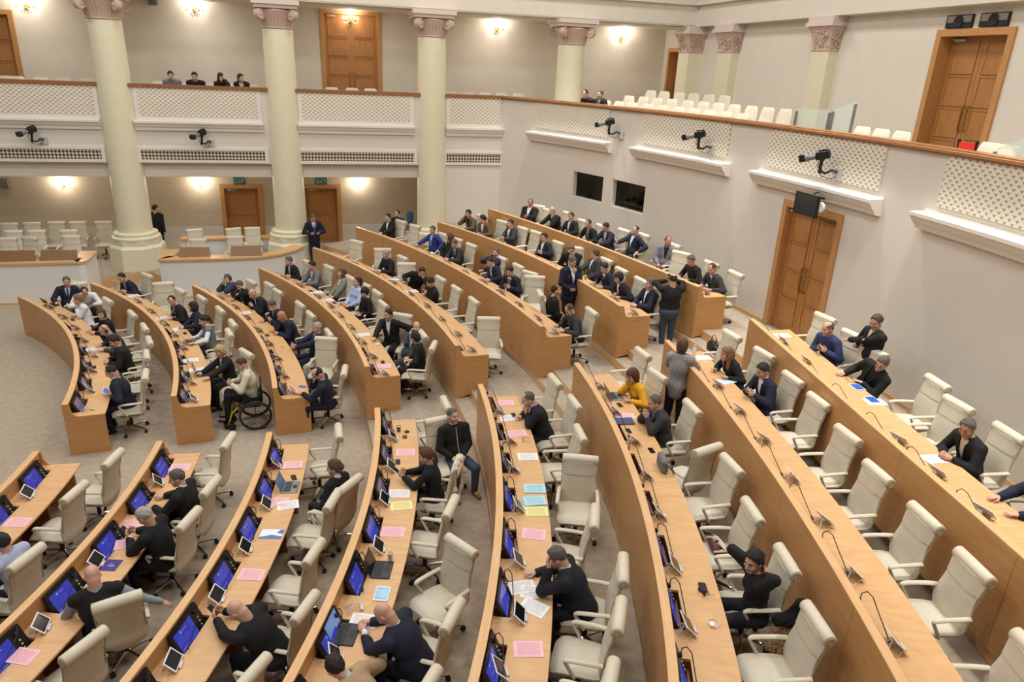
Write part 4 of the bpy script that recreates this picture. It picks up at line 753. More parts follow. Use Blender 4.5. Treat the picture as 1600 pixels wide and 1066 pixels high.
# ------------------------------------------------------------------ camera
def make_camera():
    cd = bpy.data.cameras.new('camera'); co = bpy.data.objects.new('camera', cd); COL.objects.link(co)
    F = Vector((0.25930588, 0.89698403, -0.35802251)); Rt = Vector((0.96414498, -0.26208082, 0.04169055)); U = Vector((0.05643508, 0.35599621, 0.93278174))
    Mx = Matrix((( Rt.x, U.x, -F.x, 15.5076), (Rt.y, U.y, -F.y, -11.8994), (Rt.z, U.z, -F.z, 6.7885), (0,0,0,1)))
    co.matrix_world = Mx
    cd.sensor_width = 36; cd.lens = CAM_F/1600*36; cd.clip_end = 200; cd.clip_start = .05
    S.camera = co
make_camera()

# ------------------------------------------------------------------ floor and tiers
def Rrow(k):
    c = ROWS[k][0]
    return lambda t: float(np.polyval(c, t))
RM = [11.17, 12.9, 14.6, 16.33, 18.1, 19.87, 21.58, 23.3]
ZF = [ROWS['A%d' % (i+1)][1] for i in range(8)]
RW = 25.35
mb = MB(); mb.box((-8,-14,-.12), (24,16,0)); struct(mb.obj('floor', M_CARPET))
def tier(i):
    r0 = RM[i]+.005; r2 = RM[i+1] if i < 7 else RW+.05
    zl, zh = ZF[i-1], ZF[i]; zm = (zl+zh)/2
    t1 = {3: R_(33), 4: R_(33)}.get(i, math.asin(12.6/r0)-.01)
    mb = MB()
    prof = [(0, -.05), (0, zm), (.33, zm), (.33, zh), (r2-r0, zh), (r2-r0, -.05)]
    n = 60; t0 = -R_(44)
    for a in range(n):
        ta, tb = t0+(t1-t0)*a/n, t0+(t1-t0)*(a+1)/n
        for j in range(4):
            (s0, z0), (s1, z1) = prof[j], prof[j+1]
            mb.cur = 1 if s0 == s1 else 0
            q = [pol(r0+s0, ta, z0), pol(r0+s0, tb, z0), pol(r0+s1, tb, z1), pol(r0+s1, ta, z1)]
            o = len(mb.v); mb.v.extend(q)
            mb.face((o+3, o+2, o+1, o), [(r0*ta, z1+s1), (r0*tb, z1+s1), (r0*tb, z0+s0), (r0*ta, z0+s0)])
    mb.cur = 1
    for t in (t0, t1):
        o = len(mb.v); mb.v.extend([pol(r0+s, t, z) for s, z in prof]); mb.face(range(o, o+6), [(s, z) for s, z in prof])
    struct(mb.obj('floor', [M_CARPET, M_LEDGE]))
for i in range(3, 8): tier(i)

# ------------------------------------------------------------------ flat and curved walls with openings
def wall_grid(name, fx, us, zs, holes, mat, depth=.22, n_sub=1, outward=1):
    """fx(u, d, z) -> point ; holes = [(u0,u1,z0,z1)]"""
    ub = sorted(set([us[0], us[1]]+[h[0] for h in holes]+[h[1] for h in holes])); zb = sorted(set(list(zs)+[h[2] for h in holes]+[h[3] for h in holes]))
    uu = []
    for a, b in zip(ub, ub[1:]):
        m = max(1, int(math.ceil((b-a)/n_sub))); uu += [a+(b-a)*k/m for k in range(m)]
    uu.append(ub[-1]); mb = MB()
    def quad(pts, uv):
        o = len(mb.v); mb.v.extend(pts); mb.face(range(o, o+4), uv)
    for a, b in zip(uu, uu[1:]):
        for c, d in zip(zb, zb[1:]):
            um, zm = (a+b)/2, (c+d)/2
            if any(h[0] < um < h[1] and h[2] < zm < h[3] for h in holes): continue
            quad([fx(a,0,c), fx(b,0,c), fx(b,0,d), fx(a,0,d)], [(a,c),(b,c),(b,d),(a,d)])
    for h in holes:
        for (a, c, b, d) in ((h[0],h[2],h[0],h[3]), (h[1],h[2],h[1],h[3])):
            quad([fx(a,0,c), fx(a,depth,c), fx(b,depth,d), fx(b,0,d)], [(0,c),(depth,c),(depth,d),(0,d)])
        for z in (h[2], h[3]):
            quad([fx(h[0],0,z), fx(h[1],0,z), fx(h[1],depth,z), fx(h[0],depth,z)], [(h[0],0),(h[1],0),(h[1],depth),(h[0],depth)])
    return struct(mb.obj(name, mat))
TD = math.asin(.45/RW)             # the door of the curved wall stands slightly off the axis
WIN = [(22.2, 18.98), (18.12, 14.78)]
cw = lambda u, d, z: pol(RW+d, u/RW, z)
holes = [(RW*TD-.78, RW*TD+.78, 1.40, 4.28)]
for a, b in WIN: holes.append((RW*R_(b), RW*R_(a), 3.05, 3.88))
TCOR = math.asin(12.75/RW)
wall_grid('wall_back', cw, (RW*R_(-44), RW*TCOR), (0, 5.82), holes, M_WALL, depth=.2, n_sub=.5)
# skirting of the curved wall
mb = MB(); 
for a, b in ((R_(-44), TD-.86/RW), (TD+.86/RW, TCOR)):
    arc_prism(mb, [(-.02,1.58),(0,1.58),(0,1.66),(-.02,1.66)], lambda t: RW, a, b, 40)
struct(mb.obj('baseboard_back', M_LEDGE))
# interpreters' booth windows
for n_, (a, b) in enumerate(WIN):
    am, hw = R_((a+b)/2), RW*R_(a-b)/2
    w = empty('window_%d' % (n_+1), pol(RW, am), am-PI/2); struct(w)
    f = MB()
    for lo, hi in (((-hw,.0,3.05),(-hw+.03,.2,3.88)), ((hw-.03,.0,3.05),(hw,.2,3.88)), ((-hw,.0,3.05),(hw,.2,3.08)), ((-hw,.0,3.85),(hw,.2,3.88))): f.box(lo, hi)
    f.obj('frame', M_WHITE, w)
    g = MB(); g.box((-hw,.15,3.05), (hw,.165,3.88)); g.obj('pane', plain('booth_glass', (70,76,84), rough=.05, trans=1.0, ior=1.45), w)
    bk = MB(); bk.box((-hw-.3,1.5,2.6), (hw+.3,1.55,4.3)); bk.box((-hw-.3,.22,4.25), (hw+.3,1.5,4.3)); bk.box((-hw-.3,.22,2.6), (hw+.3,1.5,2.65))
    bk.box((-hw-.3,.22,2.6), (-hw-.25,1.5,4.3)); bk.box((hw+.25,.22,2.6), (hw+.3,1.5,4.3)); bk.obj('booth', M_GLASSDK, w)
    if n_ == 0:
        gp = MB(); gp.box((.12,1.0,2.65), (hw+.2,1.05,4.2)); gp.obj('booth_screen', plain('booth_grey', (120,124,128), rough=.6), w)
# parapet: fretwork panels, ledges, rail (curved side)
for n_, (a, b, la, lb) in enumerate(((26.4,18.9,26.9,18.45), (15.5,8.0,16.1,7.6), (4.85,-2.76,5.4,-3.15), (-6.0,-13.6,-5.45,-14.2))):
    mb = MB(); arc_prism(mb, [(-.03,5.0),(.0,5.0),(.0,5.8),(-.03,5.8)], lambda t: RW, R_(b), R_(a), 14)
    for f, u in zip(mb.f, range(len(mb.uv))):
        mb.uv[u] = [(RW*math.atan2(mb.v[i][1], mb.v[i][0]), mb.v[i][2]) for i in f]
    struct(mb.obj('trim_%d' % (n_+1), M_HEART))
    mb = MB(); arc_prism(mb, [(0,4.92),(-.02,4.92),(-.02,4.885),(-.30,4.875),(-.30,4.82),(-.26,4.80),(-.22,4.73),(-.15,4.66),(-.12,4.60),(0,4.58)], lambda t: RW, R_(lb), R_(la), 14)
    struct(mb.obj('trim_%d' % (n_+11), M_WHITE))
mb = MB(); arc_prism(mb, [(-.07,5.80),(.2,5.80),(.2,5.9),(-.07,5.9)], lambda t: RW, R_(-44), TCOR, 60)
arc_prism(mb, [(-.10,5.83),(-.07,5.82),(-.07,5.88),(-.10,5.87)], lambda t: RW, R_(-44), TCOR, 60)
struct(mb.obj('trim_30', M_RAIL))

# ------------------------------------------------------------------ left (colonnade) side, plane y = YL
YL = 12.75
flat = lambda y: (lambda u, d, z: (u, y+d, z))
wall_grid('wall_left', flat(YL), (-8, RW*math.cos(TCOR)), (3.57, 5.82), [], M_WALL, n_sub=4)
mb = MB(); mb.box((19.55,YL,-.05), (RW*math.cos(TCOR)+.01,YL+.1,3.57)); struct(mb.obj('wall_left', M_WALL))
mb = MB(); mb.box((-8,YL+.18,3.17), (19.6,YL+.5,3.6)); mb.box((-8,YL+.15,3.14), (19.6,YL+.19,3.18)); struct(mb.obj('trim_31', M_WALLUP))
mb = MB(); mb.box((-8,YL-.06,5.80), (RW*math.cos(TCOR)+.06,YL+.22,5.9)); struct(mb.obj('trim_32', M_RAIL))
for n_, (a, b, la, lb, va, vb) in enumerate(((5.9,9.43,5.7,9.52,5.66,9.42), (10.64,14.0,10.45,14.15,10.51,14.13), (15.35,18.78,15.18,18.92,15.22,18.9), (20.12,22.0,19.98,22.1,20.0,22.0))):
    mb = MB(); mb.box((a,YL-.03,4.98), (b,YL+.01,5.8))
    for q, f in enumerate(mb.f): mb.uv[q] = [(mb.v[i][0], mb.v[i][2]) for i in f]
    struct(mb.obj('trim_%d' % (n_+40), M_HEART))
    mb = MB(); mb.box((a-.12,YL-.02,4.86), (b+.12,YL,5.8)); 
    pr = [(0,4.86),(-.16,4.84),(-.16,4.78),(-.12,4.76),(-.09,4.68),(-.05,4.64),(-.05,4.56),(0,4.55)]
    o = len(mb.v)
    for x in (la, lb): mb.v.extend([(x, YL+s, z) for s, z in pr])
    k = len(pr)
    for j in range(k-1): mb.face((o+j, o+j+1, o+k+j+1, o+k+j))
    mb.face([o+j for j in range(k)]); mb.face([o+k+j for j in range(k)][::-1])
    struct(mb.obj('trim_%d' % (n_+50), M_WHITE))
    v = empty('air_vent', ((va+vb)/2, YL, 3.6), 0, 'long white framed lattice air vent %s' % ('at the left edge, below the fretwork', 'between the first two columns', 'between the second and third columns', 'in the corner right of the third column')[n_], 'vent', 'vents under the balcony front')
    hw = (vb-va)/2; f = MB()
    for lo, hi in (((-hw-.1,-.05,.0),(hw+.1,0,.09)), ((-hw-.1,-.05,.38),(hw+.1,0,.47)), ((-hw-.1,-.05,.09),(-hw,0,.38)), ((hw,-.05,.09),(hw+.1,0,.38))): f.box(lo, hi)
    f.obj('vent_frame', M_WHITE, v)
    g = MB(); g.box((-hw,-.025,.09), (hw,-.005,.38))
    for q, ff in enumerate(g.f): g.uv[q] = [(g.v[i][0], g.v[i][2]) for i in ff]
    g.obj('grille', M_GRILLE, v)

# back wall of the gallery and of the room below it
YB = 15.5
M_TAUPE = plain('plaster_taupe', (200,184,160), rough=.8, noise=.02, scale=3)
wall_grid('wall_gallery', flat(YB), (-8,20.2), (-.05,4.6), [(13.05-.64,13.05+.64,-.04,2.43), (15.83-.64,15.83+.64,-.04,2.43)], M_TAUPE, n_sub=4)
wall_grid('wall_gallery', flat(YB), (-8,29.2), (4.6,8.5), [(17.12-.96,17.12+.96,4.61,8.35), (5.85-.96,5.85+.96,4.61,7.75)], M_WALLUP, n_sub=4)
mb = MB(); mb.box((20.1,YL+.12,-.05), (20.2,YB,4.6)); struct(mb.obj('wall_gallery', M_TAUPE))
mb = MB(); mb.box((-8,YL+.02,4.6), (29.1,YB-.02,4.98)); struct(mb.obj('floor', M_CARPET))
mb = MB(); mb.box((-8,YL+.3,4.45), (20.2,YB,4.55)); struct(mb.obj('ceiling', M_WALLUP))
mb = MB(); mb.box((-8,13.3,8.4), (29.1,YB,8.5)); struct(mb.obj('ceiling', M_WALLUP))
mb = MB()
for a, b in ((-8,12.34),(13.76,15.12),(16.54,20.1)): mb.box((a,YB-.02,.0), (b,YB,1.0))
struct(mb.obj('wall_gallery', M_WALL))
# platform behind the white desks
mb = MB(); mb.cur = 0
pl = [(-8,11.0),(8.9,11.0),(9.1,11.1),(9.5,11.75),(10.45,12.1),(10.85,11.45),(11.3,11.2),(14.6,11.2),(15.4,12.2),(20.1,12.7),(20.1,15.5),(-8,15.5)]
n_ = len(pl); mb.add([(x,y,.3) for x, y in pl], [range(n_)])
mb.cur = 1; mb.add([(x,y,z) for x, y in pl for z in (-.02,.3)], [(2*i, 2*((i+1) % n_), 2*((i+1) % n_)+1, 2*i+1) for i in range(n_)])
struct(mb.obj('floor', [M_CARPET, M_LEDGE]))
# balcony floor on the curved side, rising to the wall, and its back wall
UB = 29.1
mb = MB()
mb.box((19.5,-12,4.6), (20,-11.9,4.61))
for r0, r1, z in ((RW+.06,26.35,5.02), (26.35,27.25,5.17), (27.25,33,5.34)):
    for a in range(40):
        ta, tb = R_(-44)+(R_(76))*a/40, R_(-44)+(R_(76))*(a+1)/40
        def cl(r, t):
            x, y = r*math.cos(t), r*math.sin(t)
            if x > UB: x, y = UB, UB*math.tan(t) if r > 28.9 else y
            return (min(x, UB), min(y, 12.9), z)
        o = len(mb.v); mb.v.extend([cl(r0,ta), cl(r1,ta), cl(r1,tb), cl(r0,tb), cl(r0,ta)[:2]+(4.6,), cl(r0,tb)[:2]+(4.6,)])
        mb.face((o,o+1,o+2,o+3)); mb.face((o+4,o,o+3,o+5))
struct(mb.obj('floor', M_CARPET))
wall_grid('wall_right', lambda u, d, z: (UB+d,u,z), (-16,YB), (4.6,8.5), [(1.22-.9,1.22+.9,4.61,7.9), (14.55-.48,14.55+.48,4.61,7.68)], M_WALLUP, depth=.36, n_sub=4)
# entablature over the columns and along the right wall, wall above
mb = MB(); mb.box((-8,12.55,8.42), (UB+.1,13.4,9.06)); mb.box((-8,12.4,9.06), (UB+.1,13.4,9.16)); mb.box((-8,12.55,8.40), (28.7,12.62,8.43))
struct(mb.obj('trim_60', M_WALLUP))
mb = MB(); mb.box((28.75,-16,8.40), (UB+.1,12.56,9.06)); mb.box((28.6,-16,9.06), (UB+.1,12.45,9.16)); struct(mb.obj('trim_61', M_WALLUP))
mb = MB(); mb.box((-8,13.0,9.16), (UB+.1,13.1,11.5)); struct(mb.obj('wall_left', M_WALLUP))
mb = MB(); mb.box((UB,-16,9.16), (UB+.1,13.1,11.5)); struct(mb.obj('wall_right', M_WALLUP))

# ------------------------------------------------------------------ columns and pilasters
def capital(parent, half=.46, top=.62):
    c = MB()
    c.lathe([(half,0),(half+.02,.03),(half-.005,.06),(half+.01,.10),(half+.04,.26),(half+.11,.40),(half+.16,.50),(half+.1,.56)], 32)
    for k in range(32):                      # flutes of the bell
        a = 2*PI*k/32; c.tube([(math.cos(a)*(half+.0),math.sin(a)*(half+.0),.07), (math.cos(a)*(half+.05),math.sin(a)*(half+.05),.28), (math.cos(a)*(half+.12),math.sin(a)*(half+.12),.42)], [.02,.025,.02], 5)
    c.obj('capital_bell', M_CAP, parent, True, 60)
    for k in range(4):                       # corner volutes
        a = PI/4+k*PI/2; v = MB()
        Mv = Matrix.Translation((math.cos(a)*(half+.2), math.sin(a)*(half+.2), .40)) @ Matrix.Rotation(a, 4, 'Z') @ Matrix.Rotation(PI/2, 4, 'X')
        v.lathe([(.001,-.09),(.11,-.10),(.165,-.085),(.178,0),(.165,.085),(.11,.10),(.001,.09)], 16, M=Mv, cap=False)
        v.lathe([(.05,-.12),(.06,-.1),(.06,.1),(.05,.12)], 10, M=Mv)
        v.obj('volute', M_CAP, parent, True, 50)
    ab = MB(); ab.box((-top,-top,.56), (top,top,.66)); ab.box((-top-.06,-top-.06,.66), (top+.06,top+.06,.80)); ab.obj('abacus', plain('pale_stone', (222,206,196), rough=.7, noise=.04, scale=20), parent)
def column(u, y=12.93, base=True):
    c = empty('column', (u,y,0)); struct(c)
    s = MB(); s.lathe([(.505,1.42 if base else 4.9),(.50,2.6 if base else 5),(.485,4.5 if base else 5.2),(.465,6.5),(.45,7.6)], 40); s.obj('shaft', M_CREAM, c, True, 60)
    cp = empty('capital', (0,0,7.6)); cp.parent = c; capital(cp)
    if base:
        b = MB(); b.lathe([(.70,1.20),(.72,1.24),(.71,1.29),(.66,1.31),(.64,1.33),(.63,1.36),(.65,1.38),(.64,1.42),(.56,1.45)], 40); b.obj('torus', M_CREAM, c, True, 50)
        o8 = lambda r: [(r*math.cos(PI/8+k*PI/4), r*math.sin(PI/8+k*PI/4)) for k in range(8)]
        p_ = MB(); p_.loft([[(x,y_,z) for x, y_ in o8(r)] for r, z in ((.87,.3),(.83,.98),(.78,1.04),(.75,1.06),(.75,1.20))]); p_.obj('plinth', M_CREAM, c)
    return c
for u in (10.0, 14.77, 19.53): column(u)
column(24.33, base=False)
def pilaster(v0, v1, u0, z0=4.9, label=''):
    c = empty('pilaster', (UB,(v0+v1)/2,0)); struct(c); hw = (v1-v0)/2; d = UB-u0
    s = MB(); s.box((-d,-hw,z0), (0,hw,7.55)); s.obj('shaft', M_CREAM, c)
    q = MB(); q.loft([[(-d-e,-hw-e,z),(.0,-hw-e,z),(.0,hw+e,z),(-d-e,hw+e,z)] for e, z in ((.0,7.55),(.03,7.57),(.0,7.62),(.02,7.8),(.08,8.0),(.15,8.16))])
    rnd = random.Random(int(v0*10))
    for k in range(26):                       # carved foliage
        t = k/25; zz = 7.64+.46*((k*7) % 26)/26; e = .02+.1*(zz-7.62)/.5; yy = -hw*.8+2*hw*.8*rnd.random()
        q.sphere((-d-e, yy, zz), .028, 8, 5, (1,1,1.5))
        q.sphere((-d+d*rnd.random(), -hw-e, zz), .025, 8, 5, (1,1,1.5))
    q.obj('capital', M_CAP, c)
    a = MB(); a.box((-d-.2,-hw-.2,8.16), (0,hw+.2,8.26)); a.box((-d-.16,-hw-.16,8.26), (0,hw+.16,8.40)); a.obj('abacus', plain('pale_stone', (0,0,0)), c)
pilaster(12.5, 13.25, 28.55); pilaster(10.15, 11.0, 28.82); pilaster(5.4, 6.1, 28.82)

# ------------------------------------------------------------------ doors
def door(name, loc, rotz, w, h, leaves=2, panels=4, rec=.12, fr=.14, bar=True, closer=True):
    """local x along the wall, y into the wall; outer width w, outer height h"""
    d = empty(name, loc, rotz); struct(d)
    f = MB()
    for lo, hi in (((-w/2,-.05,0),(-w/2+fr,.02+rec,h)), ((w/2-fr,-.05,0),(w/2,.02+rec,h)), ((-w/2+fr,-.05,h-fr),(w/2-fr,.02+rec,h))):
        f.box(lo, hi)
        for q in range(6):
            pass
    for k, ff in enumerate(f.f): f.uv[k] = [(f.v[i][0]+f.v[i][1], f.v[i][2]) for i in ff]
    f.obj('door_frame', M_DOORF, d)
    iw = w-2*fr; lw = iw/leaves
    for L in range(leaves):
        x0 = -iw/2+L*lw; m = MB(); m.box((x0+.004,rec,0), (x0+lw-.004,rec+.05,h-fr))
        ph = (h-fr-.25)/panels
        for k in range(panels):
            z0 = .15+k*ph+.05; z1 = .15+(k+1)*ph-.05; a, b = x0+.13, x0+lw-.13
            m.box((a,rec-.006,z0), (b,rec,z1)); 
            for lo, hi in (((a-.03,rec-.022,z0-.03),(a,rec,z1+.03)), ((b,rec-.022,z0-.03),(b+.03,rec,z1+.03)), ((a,rec-.022,z0-.03),(b,rec,z0)), ((a,rec-.022,z1),(b,rec,z1+.03))): m.box(lo, hi)
        for k, ff in enumerate(m.f): m.uv[k] = [(m.v[i][0]+m.v[i][1]*.5, m.v[i][2]) for i in ff]
        lf = m.obj('door_leaf', M_DOOR, d)
        if bar:
            hx = x0+lw-.07 if (L == 0 and leaves == 2) else x0+.07
            hb = MB(); hb.tube([(hx,rec-.02,1.0),(hx,rec-.07,1.03),(hx,rec-.075,1.25),(hx,rec-.07,1.5),(hx,rec-.02,1.53)], .016, 8)
            for z in (1.02,1.51): hb.lathe([(.03,0),(.03,.012)], 12, M=Matrix.Translation((hx,rec,z)) @ Matrix.Rotation(PI/2,4,'X'))
            hb.obj('handle', M_BRASS if closer else M_DOORF, lf, True)
    if closer:
        c = MB(); c.box((-iw/2+.1,rec-.06,h-fr-.10), (-iw/2+.38,rec,h-fr-.04)); c.tube([(-iw/2+.35,rec-.05,h-fr-.07),(-iw/2+.2,rec-.2,h-fr-.06),(-iw/2+.06,rec-.05,h-fr-.03)], .01, 6); c.obj('door_closer', M_SILVER, d)
    return d
door('door_1', pol(RW, TD, 1.58), TD-PI/2, 1.84, 2.84, 2, 4)
door('door_2', (17.12,YB,4.9), 0, 2.06, 3.52, 2, 5)
door('door_3', (5.85,YB,4.9), 0, 2.06, 2.92, 2, 4)
door('door_4', (13.05,YB,.3), 0, 1.42, 2.2, 1, 2)
door('door_5', (15.83,YB,.3), 0, 1.42, 2.2, 1, 2)
door('door_6', (UB,1.22,4.9), -PI/2, 1.95, 3.07, 2, 4, rec=.3)
door('door_7', (UB,14.55,4.9), -PI/2, 1.1, 2.85, 1, 3, rec=.3)
# bring the reveals of the recessed right-hand doors out of the wall
# ------------------------------------------------------------------ white low desks before the gallery
M_CAPW = M_LEDGE
def white_box(name, pts, label, z0=0.0, z1=1.2, group=None):
    """curving low white wall with a wooden cap; pts = plan polyline of the front face"""
    d = empty(name, (pts[0][0], pts[0][1], 0)); tag(d, label, 'low wall')
    ox, oy = pts[0]
    def off(k, s):
        a = pts[max(k-1,0)]; b = pts[min(k+1,len(pts)-1)]; tx, ty = b[0]-a[0], b[1]-a[1]; l = math.hypot(tx,ty)
        return (pts[k][0]-ty/l*s-ox, pts[k][1]+tx/l*s-oy)
    f = MB(); n = len(pts)
    r = lambda z, s: [off(k, s)+(z,) for k in range(n)]
    f.loft([r(z0,0), r(z1-.05,0), r(z1-.05,.12), r(z0,.12)], closed=False, cap=False)
    for k in (0, n-1): f.add([off(k,0)+(z0,), off(k,.12)+(z0,), off(k,.12)+(z1-.05,), off(k,0)+(z1-.05,)], [(0,1,2,3)])
    f.obj('white_panel', plain('low_wall_white', (236,236,232), rough=.6), d)
    c = MB(); rr = [[(off(k,s)+(z,)) for s, z in ((-.05,z1-.06),(.40,z1-.06),(.40,z1),(-.05,z1))] for k in range(n)]; c.loft(rr); c.obj('wooden_cap', M_CAPW, d)
    b = MB(); b.loft([[(off(k,s)+(z,)) for s, z in ((-.012,z0),(0,z0),(0,z0+.06),(-.012,z0+.06))] for k in range(n)]); b.obj('skirting', M_LEDGE, d)
    return d
white_box('low_wall', [(3.0,10.05),(9.05,10.05),(9.2,10.12),(9.22,10.4),(9.2,11.3)], 'low white wall with wooden cap at the left edge, before the gallery seats')
white_box('low_wall', [(11.1,11.3),(11.08,10.4),(11.12,10.1),(11.3,10.05),(12.9,10.05),(13.9,10.12),(14.5,10.45),(14.9,10.9),(15.15,11.4)], 'low white wall with wooden cap curving back beside the second column')
white_box('low_wall', [(11.2,13.35),(14.1,13.35)], 'short low white partition with wooden cap behind the middle gallery chairs', z0=.3, z1=1.05)
# wooden reading boards on the caps
def board(x0, x1, label):
    b = MB(); b.loft([[(x0,10.22,1.21),(x1,10.22,1.21),(x1,10.26,1.21),(x0,10.26,1.21)], [(x0+.03,10.36,1.47),(x1-.03,10.36,1.47),(x1-.03,10.40,1.47),(x0+.03,10.40,1.47)]])
    tag(b.obj('reading_board', M_FRONT), label, 'board', 'wooden boards on the low white walls')
board(8.05, 9.0, 'tilted wooden board at the right end of the left low wall')
board(7.0, 7.95, 'tilted wooden board in the middle of the left low wall')
board(5.95, 6.9, 'tilted wooden board at the left edge of the picture')
board(11.65, 12.5, 'tilted wooden board on the middle low wall, beside the first column')
board(13.05, 13.95, 'tilted wooden board on the middle low wall, nearer the second column')
# ------------------------------------------------------------------ curved delegate desks
ORD = ['front','second','third','fourth','fifth','sixth','seventh','top']
NTH = ['first','second','third','fourth','fifth','sixth','seventh','eighth','ninth','tenth','eleventh','twelfth','thirteenth']
BLK = {'A': 'far block', 'B': 'near block'}
def rowname(k): return '%s row of the %s' % (ORD[int(k[1])-1], BLK[k[0]])
PITCH = .965
FIRST = {'A1':6.65,'A2':5.98,'A3':5.4,'A4':4.8,'A5':5.0,'A6':4.6,'A7':4.4,'A8':4.2,'B1':6.33,'B2':5.45,'B3':4.91,'B4':3.76,'B5':3.77,'B6':3.2,'B7':3.0,'B8':2.9}
CONS = {'A1':7,'A2':8,'A3':8,'A4':8,'A5':8,'B1':3,'B2':6,'B3':7,'B4':8,'B5':8,'B6':8,'B7':8,'B8':7,'A6':8,'A7':8,'A8':8}
def seat_angle(k, n):
    sg = 1 if k[0] == 'A' else -1
    return sg*(R_(FIRST[k])+n*PITCH/(RM[int(k[1])-1]+.3))
for k in sorted(ROWS):
    co, zf, tn, tf = ROWS[k]; Rf = Rrow(k); i = int(k[1])-1
    t0, t1 = min(tn, tf), max(tn, tf); n = int((t1-t0)/R_(1.2))+1
    tm = (t0+t1)/2; D_ = DEP[k]
    d = empty('curved_desk', (0,0,zf)); tag(d, 'long curved beech desk forming the %s' % rowname(k), 'desk', 'curved desks')
    m = MB(); arc_prism(m, [(0,-.02 if i < 3 else -.16),(0,.985),(.002,.985),(.075,.985),(.075,.0)], Rf, t0, t1, n); m.obj('front_panel', M_FRONT, d)
    m = MB(); arc_prism(m, [(-.004,.985),(-.004,1.0),(.09,1.0),(.09,.975),(.0,.975)], Rf, t0, t1, n); m.obj('ledge', M_LEDGE, d)
    m = MB(); arc_prism(m, [(.27,.72),(.27,.75),(D_,.75),(D_+.005,.735),(D_,.72)], Rf, t0, t1, n); m.obj('desktop', M_TOP, d)
    # back shelf between the sunk consoles
    gaps = []
    if k in CONS:
        hw = .29/(RM[i]+.2)
        gaps = sorted((seat_angle(k, q)-hw, seat_angle(k, q)+hw) for q in range(CONS[k]))
    cur = t0
    for a, b in gaps+[(t1, t1)]:
        if a > cur+.002:
            m = MB(); arc_prism(m, [(.075,.72),(.075,.76),(.11,.752),(.27,.75),(.27,.72)], Rf, cur, a, max(1, int((a-cur)/R_(1.2)))); m.obj('back_shelf', M_TOP, d)
        if b > a: m = MB(); arc_prism(m, [(.075,.60),(.075,.62),(.27,.62),(.27,.60)], Rf, a, b, 2); m.obj('console_well', M_FRONT, d)
        cur = max(cur, b)
    for te, nm in ((tn, 'near'), (tf, 'far')):
        sg = -1 if te == t0 else 1
        m = MB(); e = .03/RM[i]
        if k[0] == 'A' or nm == 'far':
            pr = [(0,-.02 if i < 3 else -.16),(0,1.0),(.09,1.0),(.105,.90),(.13,.82),(.17,.77),(.22,.75),(D_,.75),(D_,-.02)]
        else:
            pr = [(0,-.02 if i < 3 else -.16),(0,1.0),(.09,1.0),(.11,.86),(.16,.77),(.22,.75),(.50,.72),(.50,0)]
        arc_prism(m, pr, Rf, min(te, te+sg*e), max(te, te+sg*e), 1); m.obj('end_panel', M_FRONT, d)
    if k[0] == 'B':
        for q in range(1, 9):
            a = seat_angle(k, q)+.5*PITCH/(RM[i]+.3)
            if not (t0 < a < t1): continue
            m = MB(); arc_prism(m, [(.08,.0),(.08,.72),(.52,.72),(.52,0)], Rf, a-.012/RM[i], a+.012/RM[i], 1); m.obj('support_panel', M_DKPANEL, d)

# ------------------------------------------------------------------ consoles: black sloping panel, screen, knobs, gooseneck
def screen_mat():
    m, nt, b = new_mat('console_screen'); L = nt.links.new; N = nt.nodes.new
    tc = N('ShaderNodeTexCoord'); sx = N('ShaderNodeSeparateXYZ'); L(tc.outputs['UV'], sx.inputs[0])
    r = N('ShaderNodeValToRGB'); r.color_ramp.elements[0].color = (*lin((40,44,170)), 1); r.color_ramp.elements[1].color = (*lin((84,96,232)), 1)
    n = N('ShaderNodeTexNoise'); n.inputs['Scale'].default_value = 2.0; L(tc.outputs['UV'], n.inputs['Vector']); L(n.outputs['Fac'], r.inputs['Fac'])
    setp(b, color=lin((20,22,60)), rough=.15, estr=.95); L(r.outputs['Color'], b.inputs['Emission Color'])
    return m
M_SCR = screen_mat()
M_UI = emit('screen_ui', (150,165,245), .9)
M_SCRD = plain('console_screen_oblique', (104,98,124), rough=.2, ecol=lin((96,90,130)), estr=.35)  # fading of screens viewed at a grazing angle, put into colour and emission
